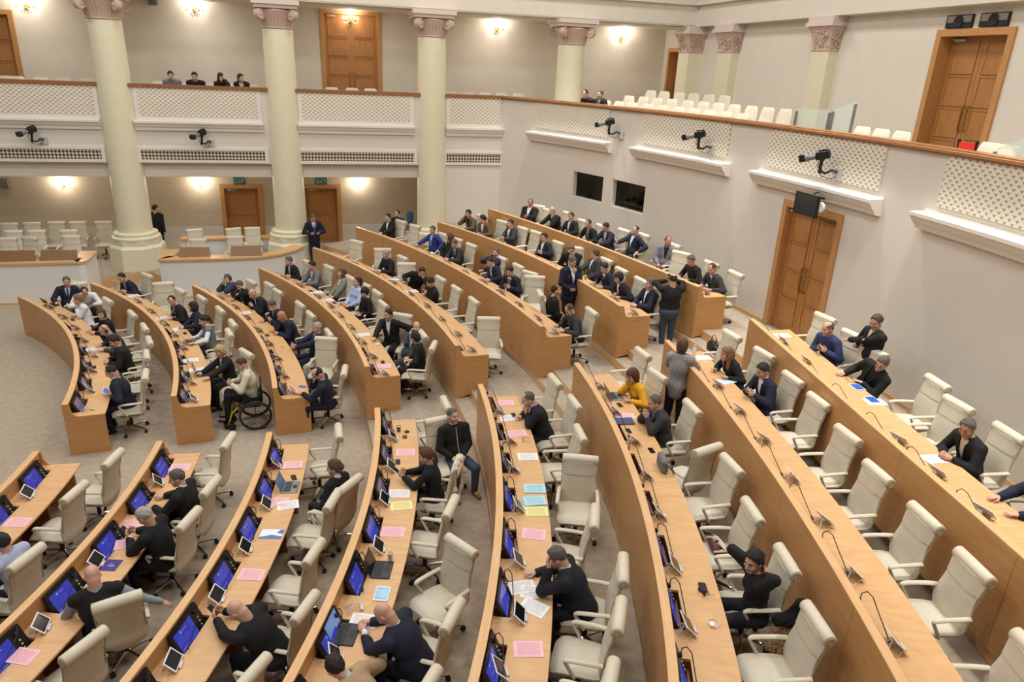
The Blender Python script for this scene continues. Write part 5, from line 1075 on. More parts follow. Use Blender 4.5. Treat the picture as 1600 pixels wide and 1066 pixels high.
def make_console():
    """local: +x along the desk, +y towards the seat (outwards), origin on the desk level at the panel's foot"""
    c = empty('console')
    Mx = Matrix.Translation((0,.215,-.12)) @ Matrix.Rotation(R_(24), 4, 'X') @ Matrix.Rotation(PI, 4, 'Z') @ Matrix.Scale(-1, 4, (0,1,0))
    b = MB(); b.box((-.275,0,0), (.275,.03,.335), Mx); b.obj('console_panel', M_BLACK, c)
    s = MB(); s.add([tuple(Mx @ Vector(p)) for p in ((-.235,-.0,.04),(.105,0,.04),(.105,0,.285),(-.235,0,.285))], [(0,1,2,3)], [[(0,0),(1,0),(1,.72),(0,.72)]])
    s.v = [tuple(Vector(p)+Mx.to_3x3() @ Vector((0,.0315,0))) for p in s.v]
    sc = s.obj('screen', M_SCR, c)
    u = MB()
    for lo, hi in (((-.13,.0316,.235),(-.105,.0325,.262)), ((-.09,.0316,.24),(-.01,.0325,.247)), ((-.21,.0316,.075),(-.13,.0325,.082)), ((-.11,.0316,.075),(-.05,.0325,.082))): u.box(lo, hi, Mx)
    u.obj('screen_icons', M_UI, sc)
    k = MB()
    for z in (.08,.13,.18): k.lathe([(.012,0),(.012,.008),(.008,.010)], 10, M=Mx @ Matrix.Translation((.19,.03,z)) @ Matrix.Rotation(-PI/2,4,'X'))
    k.obj('buttons', M_SILVER, c)
    g = MB(); g.lathe([(.026,0),(.026,.02),(.015,.03)], 12, M=Mx @ Matrix.Translation((.19,.03,.26)) @ Matrix.Rotation(-PI/2,4,'X'))
    P = [Mx @ Vector(q) for q in ((.19,.05,.26),(.19,.08,.33),(.175,.13,.35),(.13,.16,.31),(.02,.15,.24),(-.12,.14,.17),(-.26,.13,.11))]
    g.tube(P, .0055, 6); g.tube([P[-2]+(P[-1]-P[-2])*.7, P[-1]], .011, 8); g.obj('microphone', M_BLACK, c, True)
    return c
con0 = make_console()
for k in sorted(CONS):
    Rf = Rrow(k); zf = ROWS[k][1]; seq = list(range(CONS[k]))
    for q in seq:
        t = seat_angle(k, q)
        o = copy_tree(con0, pol(Rf(t), t, zf+.75), t-PI/2, 'black console with microphone, %s from the aisle in the %s' % (NTH[q], rowname(k)), 'desk consoles')
        o['category'] = 'console'
        if k[0] == 'A' or k in ('B7','B8') or (k in ('B4','B5','B6') and q < 3):
            for ch in o.children:
                if ch.name.startswith('screen'): ch.material_slots[0].link = 'OBJECT'; ch.material_slots[0].material = M_SCRD
        if k[0] == 'A':
            pass
remove_tree(con0)
# ------------------------------------------------------------------ ivory leather swivel chairs
def spline(pts, n):
    """Catmull-Rom through pts, n samples"""
    P = [np.array(p, float) for p in pts]; P = [2*P[0]-P[1]]+P+[2*P[-1]-P[-2]]; out = []
    m = len(P)-3
    for k in range(n):
        t = k/(n-1)*m; i = min(int(t), m-1); t -= i
        a, b, c, d = P[i:i+4]
        out.append(.5*((2*b)+(-a+c)*t+(2*a-5*b+4*c-d)*t*t+(-a+3*b-3*c+d)*t**3))
    return out
def slab(prof, widths, thick, nx=7, bulge=.0):
    """upholstered sheet: prof = [(y,z)] , rounded edges"""
    mb = MB(); rings = []
    n = len(prof)
    for i, (y, z) in enumerate(prof):
        a = np.array(prof[max(i-1,0)]); b = np.array(prof[min(i+1,n-1)]); t = (b-a)/np.linalg.norm(b-a); nn = np.array([t[1], -t[0]])   # forward normal
        w = widths[i]/2; th = thick[i]/2 if hasattr(thick, '__len__') else thick/2
        ring = []
        for k in range(nx):
            x = -w+2*w*k/(nx-1); e = min(1, 2.2*(1-abs(x)/w))**.5 if w > 0 else 0
            f = th*(.25+.75*e)+bulge*(1-(x/w)**2)
            ring.append((x, y+nn[0]*f, z+nn[1]*f))
        for k in range(nx-1, -1, -1):
            x = -w+2*w*k/(nx-1); e = min(1, 2.2*(1-abs(x)/w))**.5
            f = -th*(.25+.75*e); ring.append((x, y+nn[0]*f, z+nn[1]*f))
        rings.append(ring)
    return mb.loft(rings)
M_SEAM = plain('leather_seam', (178,168,144), rough=.7)
def make_chair():
    c = empty('swivel_chair')
    # seat: waterfall cushion
    prof = spline([(-.25,.445),(-.12,.452),(.08,.462),(.20,.455),(.265,.415)], 12)
    w = [.46,.49,.51,.52,.525,.53,.53,.53,.525,.52,.50,.47]
    m = slab(prof, w, .085, 9, .008); m.obj('seat', M_LEATHER_S, c, True, 50)
    # shell under the seat
    m = MB(); m.rbox((-.2,-.2,.36), (.2,.17,.42), .06); m.obj('seat_pan', M_OLIVE, c, True)
    # lower back pad and its outer shell
    pb = spline([(-.215,.35),(-.245,.45),(-.242,.56),(-.252,.68),(-.272,.80),(-.292,.885)], 16)
    wb = [.28,.36,.43,.475,.505,.52,.525,.525,.52,.51,.495,.48,.468,.46,.458,.46]
    slab(pb, wb, .075, 9, .006).obj('backrest', M_LEATHER, c, True, 50)
    # head pad ending in a roll
    ph = spline([(-.292,.888),(-.305,.95),(-.318,1.02),(-.322,1.075)], 8)
    m = slab(ph, [.468,.475,.48,.485,.49,.492,.494,.495], .08, 9, .005)
    rr = []; 
    for x, r in ((-.25,.012),(-.25,.058),(-.243,.066),(-.1,.068),(.1,.068),(.243,.066),(.25,.058),(.25,.012)):
        rr.append([(x, -.352+r*math.cos(2*PI*k/18), 1.092+r*math.sin(2*PI*k/18)) for k in range(18)])
    m.loft(rr)
    hr = m.obj('headrest', M_LEATHER, c, True, 50)
    q = MB(); q.tube([(x*.235, -.292+.040*min(1, 2.2*(1-abs(x)))**.5+.006*(1-x*x), .8865) for x in [-1+.125*k for k in range(17)]], .0045, 5); q.obj('seam', M_SEAM, hr, True)
    for sx in (-1, 1):
        e = MB()
        P = [(sx*.252, -.352+ (.012+.048*k/20)*math.cos(k/20*3.2*PI+2.2), 1.092+(.012+.048*k/20)*math.sin(k/20*3.2*PI+2.2)) for k in range(21)]
        e.tube(P+[(sx*.25,-.338,1.05),(sx*.246,-.318,.95),(sx*.240,-.287,.80),(sx*.243,-.262,.60)], [.004]*21+[.007]*4, 5)
        e.obj('piping', M_OLIVE, hr, True)
    for sx in (-1, 1):
        a = MB()
        P = spline([(sx*.262,-.25,.665),(sx*.272,-.12,.668),(sx*.276,.06,.668),(sx*.276,.125,.655),(sx*.272,.125,.625),(sx*.268,.07,.53),(sx*.262,.02,.44)], 22)
        rr = [.021]*10+[.018]*12
        a.tube([tuple(p) for p in P], rr, 8, sx=1.35); a.obj('armrest', M_LEATHER, c, True, 50)
    m = MB(); m.lathe([(.03,.09),(.03,.25),(.022,.25),(.022,.36)], 12); m.rbox((-.08,-.09,.335), (.08,.10,.375), .03)
    m.obj('gas_column', M_BLACK, c, True)
    b = MB(); b.lathe([(.045,.075),(.05,.09),(.045,.12),(.03,.13)], 12)
    for k in range(5):
        a = 2*PI*k/5+.3; d = (math.cos(a), math.sin(a))
        b.tube([(d[0]*.03,d[1]*.03,.105),(d[0]*.16,d[1]*.16,.098),(d[0]*.30,d[1]*.30,.082)], [.024,.019,.014], 7)
    b.obj('star_base', M_CHROME, c, True)
    cm = MB(); 
    cm.lathe([(.004,-.026),(.026,-.026),(.03,-.02),(.03,-.006),(.012,-.004),(.012,.004),(.03,.006),(.03,.02),(.026,.026),(.004,.026)], 14, M=Matrix.Rotation(PI/2,4,'X'))
    cm.tube([(0,0,.0),(0,0,.05)], .01, 6); cme = cm.mesh('caster', M_DARK, True)
    for k in range(5):
        a = 2*PI*k/5+.3; child('caster', cme, c, (.30*math.cos(a), .30*math.sin(a), .031), (0,0,a+.8*k))
    return c
CH0 = make_chair()
def place_chair(x, y, z, rz, label, group='ivory swivel chairs'):
    o = copy_tree(CH0, (x,y,z), rz, label, group); o['category'] = 'chair'
    return o
for (x, y, z, rz, label) in CHAIRS: place_chair(x, y, z, rz, label)
for (x, y, z, rz, label) in GALLERY_CHAIRS: place_chair(x, y, z, rz, label, 'swivel chairs in the gallery room')
remove_tree(CH0)

# ------------------------------------------------------------------ fixed balcony seats
def make_bseat():
    c = empty('balcony_seat')
    prof = spline([(-.16,.42),(-.20,.62),(-.23,.82),(-.245,.97)], 12)
    w = [.44,.46,.475,.485,.49,.49,.485,.475,.46,.435,.40,.33]
    slab(prof, w, [.09]*9+[.08,.07,.05], 9, .01).obj('backrest', M_LEATHER, c, True, 50)
    slab(spline([(-.18,.43),(.0,.45),(.16,.46),(.26,.43)], 8), [.44,.46,.47,.475,.475,.47,.46,.43], .10, 9, .01).obj('seat', M_LEATHER_S, c, True, 50)
    m = MB(); m.rbox((-.05,-.15,0), (.05,.1,.39), .03); m.obj('pedestal', M_OLIVE, c)
    return c
BS0 = make_bseat()
for (x, y, z, rz, label, grp) in BALCONY_SEATS:
    o = copy_tree(BS0, (x,y,z), rz, label, grp); o['category'] = 'seat'
remove_tree(BS0)
# ------------------------------------------------------------------ tablets on easels
def make_tablet(full=True):
    """local: +x along the desk, +y outwards (towards the seat); screen faces +y"""
    t = empty('tablet_easel')
    st = MB()
    for sx in (-1, 1):
        st.tube([(sx*.05,.085,.006),(sx*.03,.02,.05),(-sx*.03,-.03,.10)], .0065, 6); st.tube([(sx*.06,-.10,.006),(sx*.02,-.06,.06),(0,-.035,.10)], .0065, 6)
    st.tube([(-.05,.06,.016),(.05,.06,.016)], .0055, 6); st.box((-.05,.055,.012), (.05,.085,.018))
    st.obj('easel', plain('pale_metal', (206,206,206), rough=.35), t, True)
    if full:
        Mx = Matrix.Translation((0,.06,.022)) @ Matrix.Rotation(R_(44), 4, 'X')
        b = MB(); b.rbox((-.123,-.005,0), (.123,.004,.172), .004, M=Mx); bd = b.obj('tablet_body', M_TABW, t)
        s = MB(); s.add([tuple(Mx @ Vector(p)) for p in ((-.105,.0046,.014),(.105,.0046,.014),(.105,.0046,.158),(-.105,.0046,.158))], [(3,2,1,0)]); s.obj('tablet_screen', M_SCRDK, t)
        c = MB(); c.lathe([(.006,0),(.006,.0015)], 8, M=Mx @ Matrix.Translation((.10,-.0052,.155)) @ Matrix.Rotation(PI/2,4,'X')); c.obj('camera_dot', M_BLACK, bd)
        w = MB(); w.tube([(.08,.03,.03),(.12,-.03,.012),(.10,-.1,.006),(.04,-.13,.006)], .0025, 5); w.obj('cable', M_TABW, t, True)
    return t
T0 = make_tablet(); T1 = make_tablet(False)
for n, (x, y, z, rz, bare, lab) in enumerate(TABLETS):
    rnd = random.Random(n*7+3)
    o = copy_tree(T1 if bare else T0, (x,y,z), rz+R_(rnd.uniform(-14,14)), lab, 'tablets on easels'); o['category'] = 'tablet stand'
    if bare: o.name = 'tablet_easel'
remove_tree(T0); remove_tree(T1)

# ------------------------------------------------------------------ papers and small things
def paper_mat(name, rgb, ink=(90,84,100), head=True):
    m, nt, b = new_mat('sheet_'+name); L = nt.links.new; N = nt.nodes.new; setp(b, rough=.8)
    tc = N('ShaderNodeTexCoord'); sx = N('ShaderNodeSeparateXYZ'); L(tc.outputs['UV'], sx.inputs[0])
    def M(op, a, c):
        n = N('ShaderNodeMath'); n.operation = op
        for i, q in enumerate((a, c)):
            if isinstance(q, (int, float)): n.inputs[i].default_value = q
            else: L(q, n.inputs[i])
        return n.outputs[0]
    ln = M('LESS_THAN', M('FRACT', M('MULTIPLY', sx.outputs[1], 26.0), 0.0), .38)
    mp = N('ShaderNodeMapping'); mp.inputs['Scale'].default_value = (26, 26, 1); L(tc.outputs['UV'], mp.inputs[0])
    no = N('ShaderNodeTexNoise'); no.inputs['Scale'].default_value = 1.3; L(mp.outputs[0], no.inputs['Vector'])
    wd = M('GREATER_THAN', no.outputs['Fac'], .43)
    inx = M('MULTIPLY', M('GREATER_THAN', sx.outputs[0], .10), M('LESS_THAN', sx.outputs[0], .90))
    iny = M('MULTIPLY', M('GREATER_THAN', sx.outputs[1], .10), M('LESS_THAN', sx.outputs[1], .86))
    msk = M('MULTIPLY', M('MULTIPLY', ln, wd), M('MULTIPLY', inx, iny))
    mx = N('ShaderNodeMixRGB'); mx.inputs['Color1'].default_value = (*lin(rgb), 1); mx.inputs['Color2'].default_value = (*lin(tuple(.55*a+.45*c for a, c in zip(ink, rgb))), 1)
    L(msk, mx.inputs['Fac']); L(mx.outputs[0], b.inputs['Base Color'])
    return m
PM = {'white': paper_mat('white', (240,238,238)), 'pink': paper_mat('pink', (244,196,204), (150,70,96)), 'cyan': paper_mat('cyan', (176,222,236)), 'yellow': paper_mat('yellow', (238,232,158)), 'bluewhite': paper_mat('bluewhite', (206,228,244))}
def sheet(mb, d, w, z, a=0.0, ox=0.0, oy=0.0, curl=.0):
    ca, sa = math.cos(a), math.sin(a); n = 4; o = len(mb.v)
    for i in range(n+1):
        for s in (0, 1):
            x, y = -w/2+w*i/n, -d/2+d*s
            zz = z+curl*((2*i/n-1)**2)
            mb.v.append((ox+x*ca-y*sa, oy+x*sa+y*ca, zz))
    for i in range(n):
        q = [o+2*i, o+2*i+2, o+2*i+3, o+2*i+1]; mb.face(q, [(1-i/n,1),(1-(i+1)/n,1),(1-(i+1)/n,0),(1-i/n,0)])
        # underside edge
M_PURPLE = plain('purple_card', (62,44,128), rough=.4); M_BLUECARD = plain('blue_card', (52,84,124), rough=.5); M_REDCARD = plain('red_card', (150,60,76), rough=.5)
M_PEN = plain('blue_pen', (50,40,130), rough=.3)
def lit(name, rgb, s=1.0): return emit(name, rgb, s, .2)
M_LITBLUE = lit('lit_blue', (72,136,236), .9); M_LITDOC = lit('lit_doc', (120,196,240), .9); M_LITLAP = lit('lit_laptop', (120,164,226), .8)
M_PHONE = plain('phone_glass', (14,14,18), rough=.12); M_GREYM = plain('grey_metal', (150,150,154), rough=.35, metal=.7); M_KEY = plain('keys', (38,38,42), rough=.6)
def make_item(kind, arg):
    if kind in ('paper', 'papers'):
        o = MB(); n = 1 if kind == 'paper' else 5
        for k in range(n): sheet(o, .297 if arg != 'small' else .2, .21, .0015+.002*k, R_(3*(k % 3-1)), curl=.002)
        q = MB(); q.box((-.105,-.1485,0), (.105,.1485,.001 if n == 1 else .0095)); base = len(o.v); o.v += [tuple(p) for p in q.v]
        for f in q.f: o.face([i+base for i in f], [(0,0)]*4)
        return o.obj('paper_sheet' if n == 1 else 'paper_stack', PM[arg])
    if kind == 'booklet':
        e = empty('booklet')
        cm = {'purple': M_PURPLE, 'brochure': plain('white_card', (236,238,244), rough=.4), 'bluebook': M_BLUECARD}[arg]
        b = MB(); b.box((-.15,-.105,0), (.15,.105,.004 if arg != 'bluebook' else .022)); b.obj('cover', cm if arg != 'bluebook' else M_REDCARD, e)
        h = .0045 if arg != 'bluebook' else .0225
        t = MB()
        if arg == 'purple': t.box((.02,-.03,h-.001),(.1,.0,h)); t.box((.02,.02,h-.001),(.07,.03,h)); t.obj('cover_print', plain('lilac_print', (150,140,214)), e)
        elif arg == 'brochure':
            t.add([(-.15,-.105,h),(.15,-.105,h),(.15,-.05,h),(.0,-.02,h),(-.15,-.07,h)], [(0,1,2,3,4)]); t.add([(.06,.02,h),(.15,.0,h),(.15,.1,h),(.1,.1,h)], [(0,1,2,3)]); t.obj('cover_print', plain('blue_print', (84,128,186)), e)
        else: t.box((-.148,-.103,h-.004),(.148,.103,h)); t.obj('cover_print', M_BLUECARD, e)
        return e
    if kind == 'laptop':
        e = empty('laptop')
        body = {'black': M_BLACK, 'silver': M_GREYM, 'dark': plain('laptop_dark', (44,44,50), rough=.4), 'lit': plain('laptop_dark', (0,0,0))}[arg]
        scr = {'black': M_SCRDK, 'silver': lit('lit_steel', (84,124,160), .6), 'dark': M_SCRDK, 'lit': M_LITLAP}[arg]
        w = .16
        b = MB(); b.rbox((-w,0,0), (w,.225,.015), .01); b.obj('keyboard_base', body, e)
        k = MB()
        for r in range(5):
            for c_ in range(13): k.box((-w+.02+c_*.0217,.02+r*.02,.015), (-w+.038+c_*.0217,.036+r*.02,.0165))
        k.box((-.05,.14,.0148), (.05,.2,.0152)); k.obj('keys', M_KEY, e)
        Mx = Matrix.Translation((0,.004,.012)) @ Matrix.Rotation(R_(22), 4, 'X')
        l = MB(); l.rbox((-w,-.008,0), (w,0,.215), .003, M=Mx); ld = l.obj('lid', body, e)
        s = MB(); s.add([tuple(Mx @ Vector(p)) for p in ((-w+.01,.0006,.015),(w-.01,.0006,.015),(w-.01,.0006,.205),(-w+.01,.0006,.205))], [(3,2,1,0)]); s.obj('laptop_screen', scr, ld)
        return e
    if kind == 'phone':
        e = empty('phone'); b = MB(); b.rbox((-.074,-.037,0), (.074,.037,.009), .01); b.obj('phone_body', M_REDCARD if 'red' in arg else M_BLACK, e)
        s = MB(); s.box((-.071,-.034,.0088), (.071,.034,.0095)); s.obj('phone_screen', M_LITBLUE if arg == 'blue' else M_PHONE, e); return e
    if kind == 'tabflat':
        e = empty('tablet'); b = MB(); b.rbox((-.123,-.086,0), (.123,.086,.009), .012); b.obj('tablet_body', M_TABW, e)
        s = MB(); s.box((-.102,-.072,.0088), (.102,.072,.0096)); s.obj('tablet_screen', M_LITDOC if arg == 'litdoc' else M_LITBLUE, e)
        if arg == 'litdoc': u = MB(); [u.box((-.06,-.055+.016*q,.0096), (.07,-.048+.016*q,.0099)) for q in range(7)]; u.obj('document_lines', lit('doc_line', (196,226,246), .9), e)
        return e
    if kind in ('glasses', 'sunglasses'):
        m = MB()
        for sx in (-1, 1):
            m.tube([(sx*.035+.026*math.cos(a*PI/6),-.02,.03+.02*math.sin(a*PI/6)) for a in range(13)], .0022, 5); m.tube([(sx*.062,-.02,.035),(sx*.066,.06,.02),(sx*.06,.11,.005)], .002, 5)
            if kind == 'sunglasses': m.box((sx*.035-.024,-.021,.012), (sx*.035+.024,-.019,.048))
        m.tube([(-.01,-.02,.035),(.01,-.02,.035)], .002, 5); return m.obj(kind, M_BLACK if kind == 'sunglasses' else plain('dark_wire', (70,60,54), rough=.3), None, True)
    if kind == 'powerbank':
        e = empty('power_bank'); b = MB(); b.rbox((-.075,-.04,0), (.075,.04,.022), .012); b.obj('case', M_BLACK, e); c = MB(); c.tube([(.06,.0,.01),(.1,.02,.006),(.09,.05,.005),(.05,.055,.005)], .003, 6); c.obj('cable', M_BLACK, e, True); return e
    if kind == 'charger':
        e = empty('charger'); b = MB(); b.rbox((-.03,-.025,0), (.03,.025,.028), .006); b.obj('plug', M_TABW, e)
        c = MB(); c.tube([(.03+.075*math.cos(a*.42)*(1-.01*a)-.06,.06*math.sin(a*.42)+.02,.004+.0006*a) for a in range(34)], .0024, 5); c.obj('cable', M_TABW, e, True); return e
    if kind == 'cup':
        e = empty('paper_cup'); col = {'greycup': (92,92,88), 'redcup': (190,64,40), 'whitecup': (232,230,224), 'yellowcup': (232,206,110)}[arg]
        b = MB(); b.lathe([(.026,0),(.028,.004),(.036,.095),(.038,.098),(.036,.1),(.033,.09),(.026,.01)], 18, cap=False); b.lathe([(.001,.006),(.027,.006)], 18, cap=False); b.obj('cup_wall', plain(arg, col, rough=.5), e, True)
        if arg == 'redcup': t = MB(); t.lathe([(.039,.072),(.04,.10),(.03,.112),(.02,.11)], 18); t.obj('lid', M_BLACK, e, True)
        if arg == 'greycup': t = MB(); t.lathe([(.033,.086),(.001,.087)], 18, cap=False); t.obj('coffee', plain('milk_foam', (214,206,190)), e)
        return e
    if kind == 'lid': m = MB(); m.lathe([(.04,0),(.042,.004),(.04,.012),(.033,.014),(.031,.008),(.001,.007)], 18); return m.obj('cup_lid', M_BLACK, None, True)
    if kind == 'gadget':
        e = empty('card_holder'); m = MB(); m.rbox((-.05,-.035,0), (.05,.035,.014), .008); m.obj('cover', plain('dark_green', (58,62,48), rough=.5, noise=.4, scale=90), e); m = MB(); m.lathe([(.012,.014),(.012,.02)], 12); m.obj('stud', M_BRASS, e); return e
    if kind == 'gadget2': m = MB(); m.rbox((-.055,-.04,0), (.055,.04,.03), .015); return m.obj('pouch', M_BLACK, None, True)
    if kind == 'mouse': m = MB(); m.sphere((0,0,.014), .03, 12, 8, (1,1.5,.5)); return m.obj('computer_mouse', M_TABW, None, True)
    if kind == 'pen': m = MB(); m.tube([(-.07,0,.005),(.07,0,.005)], .0045, 6); return m.obj('pen', M_PEN, None, True)
    if kind == 'bottle':
        e = empty('bottle'); m = MB(); m.lathe([(.03,0),(.036,.006),(.036,.15),(.03,.18),(.018,.2),(.016,.215)], 18); m.obj('bottle_body', plain('white_enamel', (236,236,236), rough=.25) if arg == 'white' else plain('clear_plastic', (214,226,232), rough=.08, trans=.85, ior=1.3), e, True)
        c = MB(); c.lathe([(.019,.212),(.02,.216),(.019,.235),(.016,.238)], 14); c.obj('bottle_cap', M_SILVER if arg == 'white' else M_LITDOC if False else plain('white_cap', (226,230,236)), e, True); return e
    if kind == 'bag':
        e = empty('shoulder_bag'); m = MB(); m.rbox((-.16,-.05,0), (.16,.05,.2), .045); m.obj('bag_body', plain('grey_fabric', (112,112,112), rough=.8, noise=.1, scale=80), e, True)
        f = MB(); f.box((-.12,.05,.09), (.12,.054,.1)); f.tube([(-.1,.06,.04),(.0,.065,.09),(.12,.06,.16)], .006, 6); f.obj('strap', M_BLACK, e)
        h = MB(); h.tube([(.15,.0,.17),(.2,.08,.12),(.17,.13,.03),(.06,.14,.005),(-.05,.1,.03),(-.12,.05,.1)], .008, 6, sx=2.0); h.obj('shoulder_strap', plain('grey_strap', (92,92,94), rough=.8), e, True); return e
    if kind == 'redbag':
        e = empty('tote_bag'); m = MB(); m.rbox((-.13,-.1,0), (.13,.1,.07), .05); m.obj('bag_body', plain('maroon_leather', (88,34,40), rough=.5), e, True)
        h = MB()
        for q in range(5): h.tube([(-.16+.05*q,-.1+.02*q,.03),(-.1+.04*q,.0,.09+.012*(q % 3)),(.02+.04*q,.05,.085),(.12,.12-.05*q,.03)], .012, 6, sx=1.5)
        h.obj('bag_straps', plain('pale_strap', (206,190,174), rough=.7), e, True); return e
    if kind == 'handbag':
        e = empty('handbag'); m = MB(); m.rbox((-.17,-.07,0), (.17,.07,.2), .06); m.sphere((0,0,.19), .1, 12, 8, (1.5,.6,.5)); m.obj('bag_body', plain('black_leather', (20,20,22), rough=.3), e, True)
        h = MB(); h.tube([(-.1,0,.2),(-.08,0,.32),(0,0,.36),(.08,0,.32),(.1,0,.2)], .009, 8); h.obj('bag_handle', plain('black_leather', (0,0,0)), e, True); return e
CATS = {'redbag':'bag','paper':'paper','papers':'paper','booklet':'booklet','laptop':'laptop','phone':'phone','tabflat':'tablet','glasses':'glasses','sunglasses':'glasses','powerbank':'power bank','charger':'charger','cup':'cup','lid':'cup lid','gadget':'card holder','gadget2':'pouch','mouse':'mouse','pen':'pen','bottle':'bottle','bag':'bag','handbag':'bag'}
for kind, x, y, z, rz, arg, lab in ITEMS:
    o = make_item(kind, 'red' if (kind == 'phone' and 'red case' in lab) else arg)
    o.location = (x, y, z+(.001 if kind == 'paper' else .002)); o.rotation_euler = (0,0,rz+(PI/2 if kind == 'booklet' else 0))
    tag(o, lab, CATS[kind], {'paper':'sheets on the desks','papers':'sheets on the desks','phone':'phones on the desks','cup':'cups on the desks','laptop':'laptops on the desks','booklet':'booklets on the desks'}.get(kind))
# ------------------------------------------------------------------ wall lights
M_CRYSTAL = plain('crystal', (240,236,228), rough=.08, trans=.7, ior=1.5)
M_BULB = emit('candle_glow', (255,236,196), 14.0)
def sconce(x, z, label, n=5, y=YB, s=1.0, power=30):
    e = empty('wall_sconce', (x, y, z)); tag(e, label, 'wall light', 'crystal wall sconces')
    b = MB(); b.lathe([(.06*s,0),(.07*s,.01),(.05*s,.03)], 16, M=Matrix.Rotation(PI/2,4,'X'))
    g = MB(); cr = MB(); bu = MB()
    for k in range(n):
        t = (k/(n-1)-.5)*2; ang = R_(80)*t; ex, ey = math.sin(ang)*.26*s, -.06*s-math.cos(ang)*.22*s
        b.tube([(0,-.03*s,-.02*s),(ex*.5,ey*.5-.02*s,-.10*s),(ex*.9,ey*.95,-.08*s),(ex,ey,.0)], .008*s, 6)
        b.lathe([(.012*s,0),(.035*s,.012*s),(.03*s,.016*s)], 10, c=(ex,ey,0))
        bu.lathe([(.012*s,.015*s),(.014*s,.04*s),(.022*s,.07*s),(.016*s,.105*s),(.002,.13*s)], 8, c=(ex,ey,0))
        for q in range(5):
            a = 2*PI*q/5; cr.sphere((ex+.035*s*math.cos(a), ey+.035*s*math.sin(a), -.035*s), .011*s, 6, 4, (1,1,1.8))
        cr.sphere((ex*.5, ey*.5, -.15*s), .016*s, 6, 4, (1,1,1.8)); cr.sphere((ex*.3, ey*.6, -.2*s), .012*s, 6, 4, (1,1,1.8))
    b.obj('bracket', M_BRASS, e, True); cr.obj('crystal_drops', M_CRYSTAL, e); bu.obj('candle_bulbs', M_BULB, e, True)
    ld = bpy.data.lights.new('sconce_light', 'POINT'); ld.energy = power; ld.color = (1, .92, .79); ld.shadow_soft_size = .15
    lo = bpy.data.objects.new('sconce_light', ld); COL.objects.link(lo); lo.parent = e; lo.location = (0,-.24*s,.2*s)
LOWZ, UPZ = 2.42, 8.05
for x, w in ((7.43,'left of the first column'),(11.74,'right of the phoning man'),(17.19,'beside the lower right door')): sconce(x, LOWZ, 'lit crystal wall sconce on the lower gallery wall, '+w, 3, s=.8, power=60)
for x, z, w in ((7.3,UPZ-.1,'at the top left corner'),(12.15,8.14,'above the four spectators'),(17.12,8.1,'before the oak double door'),(22.31,8.1,'right of the third column'),(27.21,8.06,'beside the corner pilaster')):
    sconce(x, z, 'lit crystal wall sconce on the upper gallery wall, '+w, 5, y=YB-(.06 if x != 17.12 else .0), s=1.0, power=55)

# ------------------------------------------------------------------ exit signs
M_GREEN = plain('sign_green', (24,74,56), rough=.4); M_SIGNW = emit('sign_white', (188,214,196), .5)
def text_mesh(body, size, name, parent, loc, rot, mat):
    cu = bpy.data.curves.new(name, 'FONT'); cu.body = body; cu.size = size; cu.align_x = 'CENTER'; cu.align_y = 'CENTER'; cu.extrude = .001
    to = bpy.data.objects.new(name, cu); COL.objects.link(to)
    me = bpy.data.meshes.new_from_object(to.evaluated_get(bpy.context.evaluated_depsgraph_get())); bpy.data.objects.remove(to)
    me.materials.clear(); me.materials.append(mat)
    return child(name, me, parent, loc, rot)
def exit_sign(x, w):
    e = empty('exit_sign', (x,YB,2.5)); tag(e, 'green exit sign with white letters above the %s door under the balcony' % w, 'sign', 'exit signs')
    b = MB(); b.box((-.19,-.06,0), (.19,0,.26)); b.obj('sign_box', M_GREEN, e)
    text_mesh('EXIT', .17, 'lettering', e, (0,-.062,.09), (PI/2,0,0), M_SIGNW)
    text_mesh('\u10d2\u10d0\u10e1\u10d0\u10e1\u10d5\u10da\u10d4\u10da\u10d8', .06, 'lettering', e, (0,-.062,.21), (PI/2,0,0), M_SIGNW)
exit_sign(13.02, 'left'); exit_sign(15.86, 'right')

# ------------------------------------------------------------------ remote cameras on bent arms
def tv_camera(p, out, aim, label, s=1.0):
    """p = wall bracket point, out = direction into the room, aim = heading of the lens (rad)"""
    e = empty('tv_camera', p, math.atan2(out[1], out[0])-PI/2); tag(e, label, 'camera', 'remote cameras on wall arms')
    a = MB(); a.box((-.09,.0,-.13), (.09,.05,.10)); a.obj('wall_bracket', M_SILVER, e)
    m = MB(); m.tube([(0,.05,.02),(.06,.13,.05),(.14,.2,-.02),(.24,.25,.0)], .026, 8); m.tube([(.24,.25,-.02),(.23,.27,.10),(.21,.28,.22)], .034, 8); m.sphere((.24,.25,.0), .046, 10, 6); m.sphere((.21,.28,.24), .055, 10, 6); m.obj('arm', M_BLACK, e, True)
    h = empty('pan_head', (.22,.30,.30), aim); h.rotation_euler = (R_(-14),0,aim); h.parent = e
    b = MB(); b.rbox((-.07,-.16,-.07), (.07,.1,.08), .02); b.box((-.04,-.14,.08), (.04,.04,.11)); b.obj('camera_body', M_BLACK, h)
    l = MB(); l.lathe([(.055,0),(.055,.12),(.07,.13),(.075,.22),(.07,.225)], 16, M=Matrix.Translation((0,.1,0)) @ Matrix.Rotation(-PI/2,4,'X')); l.obj('lens', plain('grey_lens', (120,120,124), rough=.4), h, True)
    k = MB(); k.box((-.085,.30,-.065), (.085,.40,.065)); k.obj('lens_hood', M_BLACK, h)
    w = MB(); w.tube([(.0,.03,-.06),(.1,.12,-.12),(.26,.2,-.08),(.32,.28,.12),(.24,.28,.30)], .008, 6); w.obj('cable', M_BLACK, e, True)
    return e
for u, w in ((7.95,'at the left edge'),(12.55,'between the first two columns')):
    tv_camera((u,YL,4.22), (0,-1), R_(-40), 'black remote camera on a wall arm under the flat balcony, '+w)
